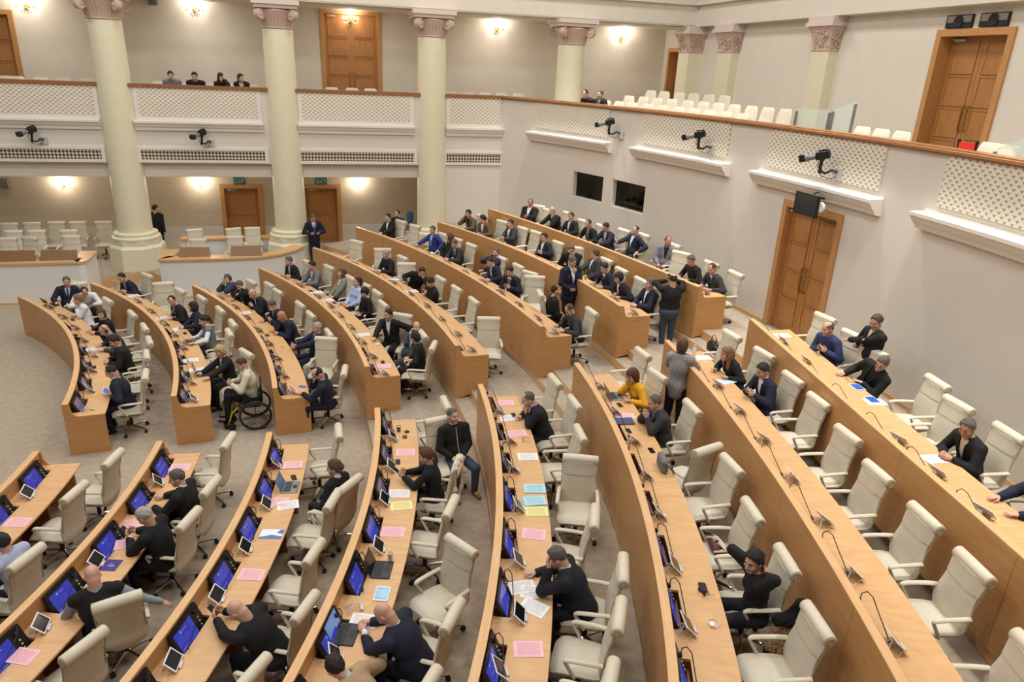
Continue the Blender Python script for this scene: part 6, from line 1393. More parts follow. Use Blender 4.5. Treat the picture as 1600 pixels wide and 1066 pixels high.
for t, w in ((17.6,'in the farthest fretwork panel'),(9.2,'in the second fretwork panel'),(-.25,'above the hall door')):
    q = R_(t); tv_camera(pol(RW-.03, q, 5.16), (-math.cos(q),-math.sin(q)), R_(-50), 'black remote camera on a bent arm on the curved balcony, '+w)

# ------------------------------------------------------------------ screen over the door, loudspeakers
q = R_(.05); e = empty('wall_monitor', pol(RW, q, 4.33), q+PI/2); tag(e, 'dark flat screen hung above the tall oak hall door', 'screen')
b = MB(); b.box((-.34,.5,0), (.34,.56,.42)); b.obj('monitor_case', M_BLACK, e)
b = MB(); b.box((-.32,.56,.02), (.32,.564,.40)); b.obj('monitor_screen', plain('sleeping_screen', (34,36,42), rough=.15), e)
b = MB(); b.tube([(0,0,.3),(0,.3,.34),(0,.5,.25)], .02, 8); b.tube([(.08,.0,.45),(.08,.3,.42),(.05,.5,.3)], .012, 6); b.obj('bracket', M_BLACK, e)
b = MB(); b.lathe([(.09,0),(.1,.02),(.06,.05)], 16, M=Matrix.Translation((-.36,.5,.22)) @ Matrix.Rotation(PI/2,4,'X') @ Matrix.Scale(1.6,4,(0,0,1))); b.obj('cable_reel', M_TABW, e, True)
for v, w in ((1.67,'left'),(.81,'right')):
    e = empty('loudspeaker', (UB,v,8.12), PI/2); tag(e, 'black square loudspeaker above the upper oak door, the %s one' % w, 'speaker', 'loudspeakers above the upper door')
    b = MB(); b.box((-.34,0,-.13), (.34,.05,.13)); b.obj('speaker_frame', M_BLACK, e)
    g = MB(); g.box((-.31,.05,-.02), (.31,.053,.11)); g.obj('upper_plate', plain('grey_plate', (150,146,140), rough=.6), e)
    c = MB(); c.lathe([(.11,0),(.12,.015),(.10,.02),(.06,.012),(.03,.02)], 24, M=Matrix.Translation((0,.053,.0)) @ Matrix.Rotation(-PI/2,4,'X')); c.obj('speaker_cone', M_DARK, e, True)
e = empty('loudspeaker', (10.95,YB,8.5), 0); tag(e, 'small grey box loudspeaker high on the wall right of the first column', 'speaker')
b = MB(); b.rbox((-.14,-.22,-.3), (.14,-.02,.02), .03); b.obj('speaker_case', plain('grey_case', (118,116,112), rough=.6), e); b = MB(); b.box((-.04,-.03,-.2), (.04,0,-.08)); b.obj('bracket', M_BLACK, e)
e = empty('loudspeaker', (5.75,YB,2.55), 0); tag(e, 'small grey wall loudspeaker under the balcony at the left edge', 'speaker')
b = MB(); b.rbox((-.12,-.2,-.16), (.12,-.02,.14), .03); b.obj('speaker_case', plain('grey_case', (0,0,0)), e); b = MB(); b.box((-.04,-.03,-.08), (.04,0,.08)); b.obj('bracket', M_BLACK, e)

# ------------------------------------------------------------------ glass screens on the curved balcony
M_GLASS = plain('clear_glass', (206,222,216), rough=.05, alpha=.27)
def glass_panel(t0, t1, z0, z1, z2, label, R=26.3):
    a, b = pol(R, R_(t0)), pol(R, R_(t1)); e = empty('glass_screen', (a[0],a[1],4.9)); tag(e, label, 'glass screen', 'glass screens on the balcony')
    d = (b[0]-a[0], b[1]-a[1]); l = math.hypot(*d); e.rotation_euler = (0,0,math.atan2(d[1], d[0]))
    g = MB(); g.loft([[(0,-.006,.04),(l,-.006,.04),(l,.006,.04),(0,.006,.04)], [(0,-.006,z1-4.9),(l,-.006,z2-4.9),(l,.006,z2-4.9),(0,.006,z1-4.9)]]); g.obj('pane', M_GLASS, e)
    for x, h in ((0,z1-4.9-.05),(l,z2-4.9-.05)):
        p_ = MB(); p_.box((x-.025,-.05,0), (x+.025,-.01,h)); p_.lathe([(.03,0),(.03,.03)], 10, M=Matrix.Translation((x,-.02,h*.8)) @ Matrix.Rotation(PI/2,4,'X')); p_.obj('post', M_GREYM, e)
glass_panel(5.5, 3.3, 5.02, 6.21, 6.24, 'glass screen nearer the ivory seats on the curved balcony', 26.2)
glass_panel(3.1, 1.8, 5.02, 6.27, 6.45, 'taller glass screen nearer the upper oak door', 26.2)
glass_panel(-5.9, -8.2, 5.02, 5.92, 6.4, 'glass screen at the right edge of the picture on the balcony', 26.2)
# red strap barrier by the upper door
e = empty('red_barrier', (26.78,-1.45,5.17)); tag(e, 'red strap between dark clips before the upper oak door', 'barrier')
b = MB(); b.box((-.015,-.17,.58), (.015,.17,.72)); b.obj('strap', plain('red_strap', (214,44,30), rough=.6), e)
for v in (-.19,.19):
    b = MB(); b.lathe([(.09,0),(.09,.02),(.02,.03),(.02,.70),(.03,.72),(.03,.76),(.02,.77)], 14, c=(0,v,0)); b.obj('post', M_BLACK, e, True)

# ------------------------------------------------------------------ water cooler
e = empty('water_cooler', (18.95,14.35,.3)); tag(e, 'water cooler with blue bottle beside the third column', 'water cooler')
b = MB(); b.rbox((-.15,-.15,0), (.15,.15,.95), .04); b.obj('cabinet', plain('cooler_grey', (118,124,140), rough=.4), e)
b = MB(); b.lathe([(.06,.95),(.07,1.0),(.13,1.05),(.135,1.1),(.13,1.15),(.135,1.2),(.13,1.3),(.12,1.36),(.05,1.4)], 20); b.obj('water_bottle', plain('blue_bottle', (96,130,176), rough=.1, trans=.5, ior=1.3), e, True)
b = MB(); b.box((-.06,-.19,.6), (-.02,-.15,.66)); b.box((.02,-.19,.6), (.06,-.15,.66)); b.obj('tap', M_TABW, e)

# ------------------------------------------------------------------ wheelchair
def wheelchair(p, rz):
    e = empty('wheelchair', p, rz); tag(e, 'black wheelchair with yellow frame at the aisle end of the second far row', 'wheelchair')
    for sx in (-1, 1):
        w = MB(); M0 = Matrix.Translation((sx*.29,-.08,.305)) @ Matrix.Rotation(PI/2, 4, 'Y')
        w.lathe([(.268,-.022),(.29,-.024),(.303,-.012),(.305,0),(.303,.012),(.29,.024),(.268,.022)], 40, M=M0, cap=False); wo = w.obj('wheel', M_DARK, e, True)
        h = MB(); h.lathe([(.262,-.006),(.268,0),(.262,.006)], 40, M=M0 @ Matrix.Translation((0,0,sx*.035)), cap=False); h.obj('push_rim', M_BLACK, wo, True)
        sp = MB()
        for k in range(18):
            a = 2*PI*k/18; sp.tube([tuple(M0 @ Vector((.03*math.cos(a+.6),.03*math.sin(a+.6),(-1)**k*.02))), tuple(M0 @ Vector((.288*math.cos(a),.288*math.sin(a),0)))], .0022, 4)
        sp.lathe([(.03,-.035),(.03,.035)], 12, M=M0); sp.obj('spokes', M_BLACK, wo)
        c = MB(); c.lathe([(.004,-.02),(.06,-.02),(.068,-.01),(.068,.01),(.06,.02),(.004,.02)], 16, M=Matrix.Translation((sx*.2,.36,.068)) @ Matrix.Rotation(PI/2,4,'Y')); c.tube([(sx*.2,.34,.07),(sx*.2,.33,.16),(sx*.2,.26,.24)], .014, 6); c.obj('front_caster', M_BLACK, e, True)
        f = MB(); f.tube([(sx*.2,.22,.47),(sx*.19,.34,.36),(sx*.15,.42,.12),(sx*.12,.44,.08)], .016, 8); f.obj('side_frame', plain('yellow_frame', (206,186,40), rough=.35), e, True)
        f = MB(); f.tube([(sx*.2,-.22,.90),(sx*.2,-.2,.5),(sx*.2,-.16,.46),(sx*.2,.22,.47)], .016, 8); f.obj('back_tube', M_BLACK, e, True)
        g = MB(); g.box((sx*.22-.006,-.2,.47), (sx*.22+.006,.12,.66)); g.obj('side_guard', M_BLACK, e)
    s = MB(); s.rbox((-.2,-.2,.45), (.2,.2,.51), .03); s.obj('seat', M_BLACK, e)
    s = MB(); s.rbox((-.2,-.235,.5), (.2,-.195,.86), .03); s.obj('backrest', M_BLACK, e)
    s = MB(); s.box((-.17,.36,.07), (.17,.52,.085)); s.obj('footplate', M_BLACK, e)
    s = MB(); s.tube([(-.29,-.08,.305),(.29,-.08,.305)], .012, 8); s.obj('axle', M_SILVER, e)
wheelchair(WHEELCHAIR[0], WHEELCHAIR[1])

# ------------------------------------------------------------------ people: bodies and clothes grown from blended limbs
def surf(F, org, h):
    """naive surface nets on the sampled field F (negative inside)"""
    S_ = F < 0
    nx, ny, nz = F.shape
    c = np.zeros((nx-1, ny-1, nz-1), np.uint8)
    offs = [(i, j, k) for i in (0,1) for j in (0,1) for k in (0,1)]
    for i, j, k in offs: c += S_[i:nx-1+i, j:ny-1+j, k:nz-1+k]
    act = np.argwhere((c > 0) & (c < 8))
    if len(act) == 0: return np.zeros((0,3)), np.zeros((0,4), int)
    idx = -np.ones((nx-1, ny-1, nz-1), int); idx[tuple(act.T)] = np.arange(len(act))
    acc = np.zeros((len(act), 3)); cnt = np.zeros(len(act))
    for a in offs:
        for ax in range(3):
            if a[ax]: continue
            b = list(a); b[ax] = 1
            fa = F[act[:,0]+a[0], act[:,1]+a[1], act[:,2]+a[2]]; fb = F[act[:,0]+b[0], act[:,1]+b[1], act[:,2]+b[2]]
            m = (fa < 0) != (fb < 0)
            t = np.where(m, fa/np.where(m, fa-fb, 1), 0)
            for d in range(3):
                acc[:,d] += np.where(m, a[d]+(t if d == ax else 0), 0)
            cnt += m
    V = (act+acc/cnt[:,None])*h+org
    Q = []
    for ax in range(3):
        o1, o2 = [(1,2),(2,0),(0,1)][ax]
        sl0 = [slice(None)]*3; sl1 = [slice(None)]*3; sl0[ax] = slice(0,-1); sl1[ax] = slice(1,None)
        s0, s1 = S_[tuple(sl0)], S_[tuple(sl1)]
        e = np.argwhere(s0 != s1)
        ok = (e[:,o1] > 0) & (e[:,o2] > 0) & (e[:,o1] < F.shape[o1]-1) & (e[:,o2] < F.shape[o2]-1); e = e[ok]
        if not len(e): continue
        def at(d1, d2):
            q = e.copy(); q[:,o1] += d1; q[:,o2] += d2; return idx[q[:,0], q[:,1], q[:,2]]
        A, B, C_, D = at(-1,-1), at(0,-1), at(0,0), at(-1,0)
        fl = S_[e[:,0], e[:,1], e[:,2]]
        quad = np.stack([A, B, C_, D], 1); quad[~fl] = quad[~fl][:, ::-1]
        Q.append(quad)
    return V, np.concatenate(Q)
class Field:
    def __init__(s, lo, hi, h):
        s.h = h; s.lo = np.array(lo, float)-2*h; n = np.ceil((np.array(hi)-s.lo)/h).astype(int)+3
        s.n = n; s.F = np.full(n, 1.0, np.float32)
        s.ax = [s.lo[d]+h*np.arange(n[d]) for d in range(3)]
    def sub(s, lo, hi):
        i0 = [max(0, int((lo[d]-s.lo[d])/s.h)) for d in range(3)]; i1 = [min(s.n[d], int((hi[d]-s.lo[d])/s.h)+2) for d in range(3)]
        if any(i1[d] <= i0[d] for d in range(3)): return None, None
        sl = tuple(slice(i0[d], i1[d]) for d in range(3))
        return sl, np.meshgrid(*[s.ax[d][sl[d]] for d in range(3)], indexing='ij', sparse=True)
    def blend(s, sl, f, k):
        g = s.F[sl]
        if k > 0:
            hh = np.clip(.5+.5*(g-f)/k, 0, 1); s.F[sl] = g*(1-hh)+f*hh-k*hh*(1-hh)
        else: s.F[sl] = np.minimum(g, f)
    def cone(s, a, b, ra, rb, k=.03):
        a, b = np.array(a, float), np.array(b, float); r = max(ra, rb)+k+2*s.h
        sl, X = s.sub(np.minimum(a,b)-r, np.maximum(a,b)+r)
        if sl is None: return s
        ab = b-a; L2 = max(ab@ab, 1e-9)
        t = np.clip(((X[0]-a[0])*ab[0]+(X[1]-a[1])*ab[1]+(X[2]-a[2])*ab[2])/L2, 0, 1)
        f = np.sqrt((X[0]-a[0]-t*ab[0])**2+(X[1]-a[1]-t*ab[1])**2+(X[2]-a[2]-t*ab[2])**2)-(ra+(rb-ra)*t)
        s.blend(sl, f, k); return s
    def ell_f(s, c, rad, M, pad):
        c = np.array(c, float); r = max(rad)+pad
        sl, X = s.sub(c-r, c+r)
        if sl is None: return None, None
        d = [X[0]-c[0], X[1]-c[1], X[2]-c[2]]
        q = [(d[0]*M[0][i]+d[1]*M[1][i]+d[2]*M[2][i])/rad[i] for i in range(3)]
        l = np.sqrt(q[0]**2+q[1]**2+q[2]**2)
        g = np.sqrt((q[0]/rad[0])**2+(q[1]/rad[1])**2+(q[2]/rad[2])**2)
        return sl, l*(l-1)/np.maximum(g, 1e-6)
    def ell(s, c, rad, M=((1,0,0),(0,1,0),(0,0,1)), k=.03):
        sl, f = s.ell_f(c, rad, M, k+2*s.h)
        if sl is not None: s.blend(sl, f, k)
        return s
    def cut_ell(s, c, rad, M=((1,0,0),(0,1,0),(0,0,1))):
        sl, f = s.ell_f(c, rad, M, 3*s.h)
        if sl is not None: s.F[sl] = np.maximum(s.F[sl], -f)
        return s
    def cut_cone(s, a, b, ra, rb):
        t = Field.__new__(Field); t.__dict__.update(s.__dict__); t.F = np.full(s.n, 1.0, np.float32); t.cone(a, b, ra, rb, 0)
        s.F = np.maximum(s.F, -t.F); return s
    def grid(s): return np.meshgrid(*s.ax, indexing='ij', sparse=True)
    def local(s, o, r, f, d):
        X = s.grid(); w = [X[i]-o[i] for i in range(3)]
        return [w[0]*e[0]+w[1]*e[1]+w[2]*e[2] for e in (r, f, d)]
    def cut(s, g, k=0.0):
        if k:
            h_ = np.clip(.5-.5*(s.F-g)/k, 0, 1); s.F = (s.F*(1-h_)+g*h_+k*h_*(1-h_)).astype(np.float32)
        else: s.F = np.maximum(s.F, g.astype(np.float32))
        return s
    def mesh(s): return surf(s.F, s.lo, s.h)
def mk_mesh(name, parts, mats):
    """parts = [(V, Q, material index array or int)] joined into one mesh"""
    V = []; Q = []; Mi = []; o = 0
    for v, q, mi in parts:
        if not len(v): continue
        V.append(v); Q.append(q+o); Mi.append(np.full(len(q), mi) if np.isscalar(mi) else mi); o += len(v)
    V = np.concatenate(V); Q = np.concatenate(Q); Mi = np.concatenate(Mi)
    me = bpy.data.meshes.new(name); me.vertices.add(len(V)); me.vertices.foreach_set('co', V.astype(np.float32).ravel())
    me.loops.add(len(Q)*4); me.loops.foreach_set('vertex_index', Q.astype(np.int32).ravel())
    me.polygons.add(len(Q)); me.polygons.foreach_set('loop_start', np.arange(0, len(Q)*4, 4, dtype=np.int32))
    me.polygons.foreach_set('material_index', Mi.astype(np.int32)); me.polygons.foreach_set('use_smooth', np.ones(len(Q), bool))
    for m in mats: me.materials.append(m)
    me.update(calc_edges=True); me.validate()
    return me
nrm = lambda v: np.array(v, float)/max(np.linalg.norm(v), 1e-9)
def ik(S0, T, l1, l2, pole):
    d = T-S0; L = np.linalg.norm(d); Lm = (l1+l2)*.995
    if L > Lm: T = S0+d*(Lm/L); d = T-S0; L = Lm
    L = max(L, abs(l1-l2)+.02); a = (l1*l1-l2*l2+L*L)/(2*L); h = math.sqrt(max(l1*l1-a*a, 0)); u = d/max(np.linalg.norm(d), 1e-6)
    pv = pole-u*(pole@u); pv = nrm(pv)
    return S0+u*a+pv*h, T
RGB = {'navy':(24,28,50),'navy2':(24,28,48),'ink':(18,20,29),'black':(14,14,16),'darkgrey':(60,62,68),'midgrey':(112,114,120),'char':(50,50,54),'white':(226,226,228),
 'lightblue':(176,196,226),'paleblue':(170,180,204),'lilac':(176,180,212),'beige':(206,190,170),'beige2':(172,144,112),'slate':(58,66,86),'olive':(132,128,112),'royal':(34,52,126),'bluesuit':(42,52,96),
 'brown':(92,78,66),'yellow':(226,168,32),'cream':(212,202,178),'shirtgrey':(136,144,156),'bluegrey':(110,124,150),'plaid':(148,148,150),'wine':(120,30,50),'teal':(40,110,120),
 'tienavy':(34,42,76),'tieblue':(58,76,160),'tiered':(112,22,34),'tieblack':(18,18,20),'denim':(58,70,90),'tan':(150,124,92)}
HAIR = {'dark':(38,30,26),'black':(22,20,20),'brown':(84,60,42),'auburn':(96,54,36),'lightbrown':(132,98,66),'fair':(132,104,74),'blonde':(186,158,112),'grey':(92,86,80),'silver':(168,164,160),'none':(150,120,104)}
def cloth(key):
    n = 'cloth_'+key
    if n in MATS: return MATS[n]
    if key == 'plaid':
        m, nt, b = new_mat(n); setp(b, rough=.9); tc = nt.nodes.new('ShaderNodeTexCoord'); L = nt.links.new
        sx = nt.nodes.new('ShaderNodeSeparateXYZ'); L(tc.outputs['Object'], sx.inputs[0]); outs = []
        for a in (0, 2):
            w_ = nt.nodes.new('ShaderNodeMath'); w_.operation = 'PINGPONG'; w_.inputs[1].default_value = .022; L(sx.outputs[a], w_.inputs[0])
            l_ = nt.nodes.new('ShaderNodeMath'); l_.operation = 'LESS_THAN'; l_.inputs[1].default_value = .003; L(w_.outputs[0], l_.inputs[0]); outs.append(l_.outputs[0])
        ad = nt.nodes.new('ShaderNodeMath'); ad.operation = 'MAXIMUM'; L(outs[0], ad.inputs[0]); L(outs[1], ad.inputs[1])
        mx = nt.nodes.new('ShaderNodeMixRGB'); mx.inputs['Color1'].default_value = (*lin((156,156,158)), 1); mx.inputs['Color2'].default_value = (*lin((104,104,108)), 1); L(ad.outputs[0], mx.inputs['Fac']); L(mx.outputs[0], b.inputs['Base Color'])
        MATS[n] = m; return m
    return plain(n, RGB[key], rough=.85, noise=.12 if sum(RGB[key]) < 400 else .04, scale=18, bump=.12)
def skin_mats(tan, hair, beard):
    s = (206,162,140) if not tan else (190,138,112)
    k = 'skin_tan' if tan else 'skin'
    sk = plain(k, s, rough=.5, noise=.05, scale=30)
    lip = plain('lips'+k, (172,108,98), rough=.5); eye = plain('eyes', (46,36,32), rough=.3); white = plain('eye_white', (214,206,198), rough=.3)
    br = plain('brow_'+hair, tuple(int(c*.85) for c in HAIR[hair if hair != 'none' else 'grey']), rough=.9)
    bd = plain('stubble_'+beard, tuple(int(.5*a+.5*c) for a, c in zip(s, HAIR[beard])), rough=.9) if beard else sk
    return [sk, lip, eye, br, bd, white]
def hand(Wr, u, n, side, res, curl=.5, k=.008, Fd=None):
    """hand from the wrist Wr along u, palm normal n (towards the palm); side=+1 for the right hand. returns field"""
    u = nrm(u); n = nrm(n-u*(n@u)); x = np.cross(u, n)*side      # x points to the thumb side
    c = Wr+u*.09
    F = Field(c-.13, c+.13, res)
    F.cone(Wr-u*.035, Wr+u*.02, .029, .027, .01)
    F.ell(Wr+u*.055, (.040,.046,.017), np.stack([x, u, n], 1), .012)
    for j, (ox, l, r) in enumerate(((.030,.078,.0088),(.010,.086,.0092),(-.010,.080,.0088),(-.029,.062,.0078))):
        b = Wr+u*(.092-.006*abs(j-1))+x*ox
        a1 = curl*.55; a2 = curl*1.35; a3 = curl*1.9; p0 = b-u*.02
        for ang, seg, ra, rb in ((a1,l*.46,r*1.1,r),(a2,l*.30,r,r*.95),(a3,l*.24,r*.95,r*.82)):
            p1 = p0+(u*math.cos(ang)+n*math.sin(ang)+x*ox*.8)*(seg+(.02 if p0 is b else 0)); F.cone(p0, p1, ra, rb, k*.5); p0 = p1
    t0 = Wr+u*.028+x*.026; t1 = t0+(u*.6+x*.62+n*.35)*.042; t2 = t1+(u*.85+x*.15+n*.4)*.034; t3 = t2+(u*.9-x*.05+n*.35)*.022
    F.cone(t0, t1, .014, .0105, .01); F.cone(t1, t2, .0105, .0095, .004); F.cone(t2, t3, .0095, .008, .003)
    return F
BODY_N = 0
def head_frame(H, d, f, yaw, pitch):
    """d = up along the neck, f = facing"""
    up0 = nrm(np.array(d)*.5+np.array([0,0,.5])); fw = nrm(f-up0*(f@up0)); r = np.cross(fw, up0)
    cy, sy = math.cos(yaw), math.sin(yaw); fw2 = fw*cy-r*sy; r2 = np.cross(fw2, up0)
    cp, sp = math.cos(pitch), math.sin(pitch)
    fw3 = fw2*cp-up0*sp; up3 = up0*cp+fw2*sp
    return r2, fw3, up3
def hands_target(code, sgn, e, J):
    H, r, f, d = J['H'], J['hr'], J['hf'], J['hd']
    if isinstance(code, tuple): return np.array(code, float), np.array([0,0,-1.])
    D = np.array([0,0,-1.])
    return {
     'D': (np.array([sgn*.17, e+.13, .80]), D), 'd': (np.array([sgn*.055, e+.10, .805]), D+np.array([-sgn*.9,0,0])),
     'Q': (np.array([sgn*.05, e+.27, .86]), np.array([-sgn*.8,.2,.4])), 'q': (np.array([sgn*.05, e+.24, .805]), D+np.array([-sgn*.9,0,0])), 'G': (np.array([sgn*.13, e+.28, .80]), D),
     'L': (np.array([sgn*.07, .19, .64]), D+np.array([-sgn*.5,0,0])), 'A': (np.array([sgn*.275, .05, .72]), D),
     'P': (np.array([sgn*.055, e+.02, .87]), np.array([-sgn*.8,.2,.4])), 'T': (np.array([sgn*.14, e+.0, .84]), np.array([-sgn*.8,0,.6])),
     'E': (H+r*sgn*.105+f*.03-d*.045, -r*sgn*1.0+f*.1), 'F': (H+f*.10+r*sgn*.075+d*.03, -f-r*sgn*.4), 'M': (H+f*.125-d*.075+r*sgn*.03, -f), 'C': (H+f*(.11+J['so'])-d*.15+r*sgn*.035, -f*.6-r*sgn*.2+d*.5),
     'K': (H+f*.17-d*.13+r*sgn*.03, -r*sgn), 'N': (H-f*.06-d*.10+r*sgn*.09, f), 'S': (np.array([sgn*.24, .03, .80]), np.array([-sgn,0,0.])), 'H': (np.array([sgn*.10, .26, 1.12]), np.array([-sgn*.8,0,.5])),
     'V': (H+f*.13+r*sgn*.06-d*.01, -f), 'B': (np.array([-sgn*.10, e+.05, .985]), D)}[code]
PLAID_N = 0
def person(rec):
    kind, pos, rz, pel, Hh, e, label, outfit, hair, look, hl, hrr, ex = rec
    fem = ex.get('fem', 0); fat = ex.get('fat', 0.0); stand = kind == 'stand'
    dist = math.dist(pos, (15.5,-11.9,6.8)); near = dist < 12.5; mid = dist < 19
    res = .013 if near else (.016 if mid else .021); hres = .0065 if near else (.0085 if mid else .012); fres = .0062 if near else (.0085 if mid else .0125)
    sc = .93 if fem else 1.0
    H = np.array(Hh, float); P0 = np.array([pel[0], pel[1]-(.0 if stand else .0), .53 if not stand else .93*sc])
    if 'zpel' in ex: P0 = np.array([0, -.02, ex['zpel']-.05])
    if stand: P0 = np.array([0, 0, min(.93, H[2]-.66)])
    ax = H-P0; L = np.linalg.norm(ax); d = ax/L
    yaw0 = 0.0
    f0 = np.array([0,1.,0]); f = nrm(f0-d*(f0@d)); r = np.cross(f, d)
    # a slight backward bow of the spine, neck runs to the head
    NB = P0+ax*(1-.160/L)-f*.030; C = P0+(NB-P0)*.62-f*.02
    dn = nrm(H-NB)
    hr_, hf_, hd_ = head_frame(H, d, f0, R_(look[0]), R_(look[1]))
    J = dict(so=.07 if stand else 0.0, H=H, hr=hr_, hf=hf_, hd=hd_)
    sw = (.172 if fem else .202)+fat*.35; ua, fa = .285*sc, .25*sc
    sh = {}; el = {}; wr = {}; hn = {}
    for sgn, code in ((1, hrr), (-1, hl)):
        S0 = NB-d*.06+r*sgn*sw+f*.012; T, pn = hands_target(code, sgn, e, J)
        if not isinstance(code, tuple) and code in 'DdPTLQqG' and not stand and not ex.get('bal'): T = T+np.array([pel[0]*.7,0,0])
        if not isinstance(code, tuple) and stand and code == 'H': pass
        hl_ = .10
        if code in ('D','d','A','L','B','P','T','H','Q','q','G'):
            wv = nrm(T-(S0+np.array([sgn*.06,.0,-.30]))); wv = nrm(wv+np.array([0,.35,0]))
        elif code in ('S',): wv = np.array([0,.1,-1.])
        elif code == 'N': wv = nrm(-r*sgn*.9-f*.2+d*.3)
        elif isinstance(code, tuple): wv = nrm(T-S0)
        elif code == 'V': wv = nrm(d*.8-r*sgn*.5)
        else: wv = nrm(hd_*.9+hf_*(-.15 if code in 'EF' else .1)-hr_*sgn*.25)
        W = T-wv*(hl_*.75)
        pole = np.array([sgn*.95,-.25,-.8]) if code not in ('N','V','E') else np.array([sgn*1.0,.35,-.45])
        if code in ('C','M','F','K'): pole = np.array([sgn*.45,.25,-1.0])
        if code == 'E': pole = np.array([sgn*.55,.25,-1.0])
        if code == 'S': pole = np.array([sgn*.2,-1,0.])
        E_, W = ik(S0, W, ua, fa, pole)
        if not stand and code in ('C','M','F','K') and not ex.get('bal'):
            if E_[2] < .80 and E_[1] > e-.05: E_[2] = .81
        sh[sgn], el[sgn], wr[sgn] = S0, E_, W; hn[sgn] = (wv, pn, code)
    hip = {}; kn = {}; an = {}; toe = {}
    for sgn in (1, -1):
        hip[sgn] = P0+np.array([sgn*.088,0,-.03])
        if stand:
            an[sgn] = np.array([sgn*.10, -.02+.05*sgn, .085]); kn[sgn] = np.array([sgn*.105, .03, .50*sc]); toe[sgn] = an[sgn]+np.array([sgn*.03,.15,-.045])
        elif ex.get('wc'):
            kn[sgn] = np.array([sgn*.10+pel[0], .40, .60]); an[sgn] = np.array([sgn*.10+pel[0]*.5, .44, .17]); toe[sgn] = an[sgn]+np.array([0,.14,-.04])
        else:
            zk = .50 if 'zpel' not in ex else P0[2]+.02
            kn[sgn] = np.array([sgn*(.13 if fem else .17)+pel[0], .40+pel[1], zk]); an[sgn] = np.array([sgn*(.12 if fem else .16)+pel[0], .34, .09 if 'zpel' not in ex else max(.09, P0[2]-.42)]); toe[sgn] = an[sgn]+np.array([sgn*.02,.15,-.045])
    allp = np.array([H+.16, H-.16]+list(sh.values())+list(el.values())+list(wr.values()))
    lo = np.minimum(allp.min(0), P0-.26)-.10; hi = np.maximum(allp.max(0), P0+.26)+.10
    Mt = np.stack([r, f, d], 1)
    def torso(Fd, g, k=.05, neck=True):
        w = .158 if fem else .188
        Fd.ell(C+f*.012, (w+g+fat*.5, (.112 if fem else .128)+g+fat*.5, .205+g), Mt, k)
        Fd.ell(P0+(C-P0)*.35+f*(.02+fat*.6), (w-.012+g+fat, (.112 if fem else .130)+g+fat, .16+g), Mt, k)
        Fd.ell(P0-np.array([0,0,.01]), (.165+g+fat*.7, .125+g+fat*.6, .12+g), Mt, k)
        Fd.cone(sh[1]-r*.02, sh[-1]+r*.02, .066+g, .066+g, k)
        Fd.cone(NB-d*.02, (sh[1]+NB)/2, .06+g*.6, .062+g, .04); Fd.cone(NB-d*.02, (sh[-1]+NB)/2, .06+g*.6, .062+g, .04)
        if fem:
            for s_ in (1,-1): Fd.ell(C+f*(.09+g*.5)+r*s_*.07+d*.02, (.06,.05,.06), Mt, .04)
    def arms(Fd, g, end=1.0, k=.03):
        for s_ in (1,-1):
            W2 = el[s_]+(wr[s_]-el[s_])*end
            Fd.cone(sh[s_], el[s_], .056*sc+g, .046*sc+g, k); Fd.cone(el[s_], W2, .046*sc+g, .032*sc+g, .02)
    def legs(Fd, g, k=.03):
        for s_ in (1,-1):
            Fd.cone(hip[s_], kn[s_], .082+g, .058+g, k); Fd.cone(kn[s_], an[s_], .056+g, .038+g, .02)
    # ---- body: one skin surface, head and hands at finer pitch, joined into the same mesh
    Fb = Field(np.minimum(lo, [-.4,-.4,.0]), np.maximum(hi, [.4,.75,.6]), .024)
    torso(Fb, -.026); arms(Fb, -.013); legs(Fb, -.012); Fb.cone(NB-d*.05, H-hd_*.05, .052, .05, .02)
    for s_ in (1,-1): Fb.cone(an[s_]-np.array([0,0,.02]), toe[s_], .032, .024, .02)
    pb = (*Fb.mesh(), 0)
    hl2 = lambda p: H+hr_*p[0]+hf_*p[1]+hd_*p[2]
    hm = np.stack([hr_, hf_, hd_], 1)
    Fh = Field(H-.19, H+.19, hres)
    Fh.ell(hl2((0,-.012,.030)), (.076,.096,.090), hm, .02); Fh.ell(hl2((0,.022,-.040)), (.060+fat*.2,.072,.078), hm, .03)
    Fh.cone(hl2((-.014,.070,-.100)), hl2((.014,.070,-.100)), .020, .020, .02)
    Fh.cone(hl2((-.036,.080,.026)), hl2((.036,.080,.026)), .012, .012, .014)
    for s_ in (1,-1):
        Fh.cut_ell(hl2((s_*.031,.101,.006)), (.017,.015,.012), hm)
        Fh.ell(hl2((s_*.031,.080,.006)), (.013,.012,.011), hm, .004)
        Fh.ell(hl2((s_*.078,-.006,-.012)), (.010,.022,.031), hm, .006); Fh.ell(hl2((s_*.046,.066,-.030)), (.022,.02,.022), hm, .02)
    Fh.cone(hl2((0,.090,.010)), hl2((0,.113,-.026)), .009, .0145, .010); Fh.cone(hl2((-.016,.094,-.032)), hl2((.016,.094,-.032)), .009, .009, .008)
    Fh.cone(hl2((-.018,.086,-.060)), hl2((.018,.086,-.060)), .010, .010, .008); Fh.cone(hl2((-.016,.084,-.071)), hl2((.016,.084,-.071)), .009, .009, .006)
    Fh.cone(hl2((0,-.03,-.05)), NB+f*.005-d*.01, .056+fat*.3 if not fem else .048, .060+fat*.3 if not fem else .05, .025)
    Vh, Qh = Fh.mesh()
    cen = Vh[Qh].mean(1)-H; cx, cy, cz = cen@hr_, cen@hf_, cen@hd_
    mi = np.zeros(len(Qh), int); ax_ = np.abs(cx)
    if ex.get('beard'): mi[(cz < -.022) & (cy > .0) & (cz > -.13) & ((ax_ > .03) | (cz < -.04)) & (cy > .02+.35*(cz+.09))] = 4
    if ex.get('mou'): mi[(ax_ < .032) & (cz < -.040) & (cz > -.056) & (cy > .075)] = 3
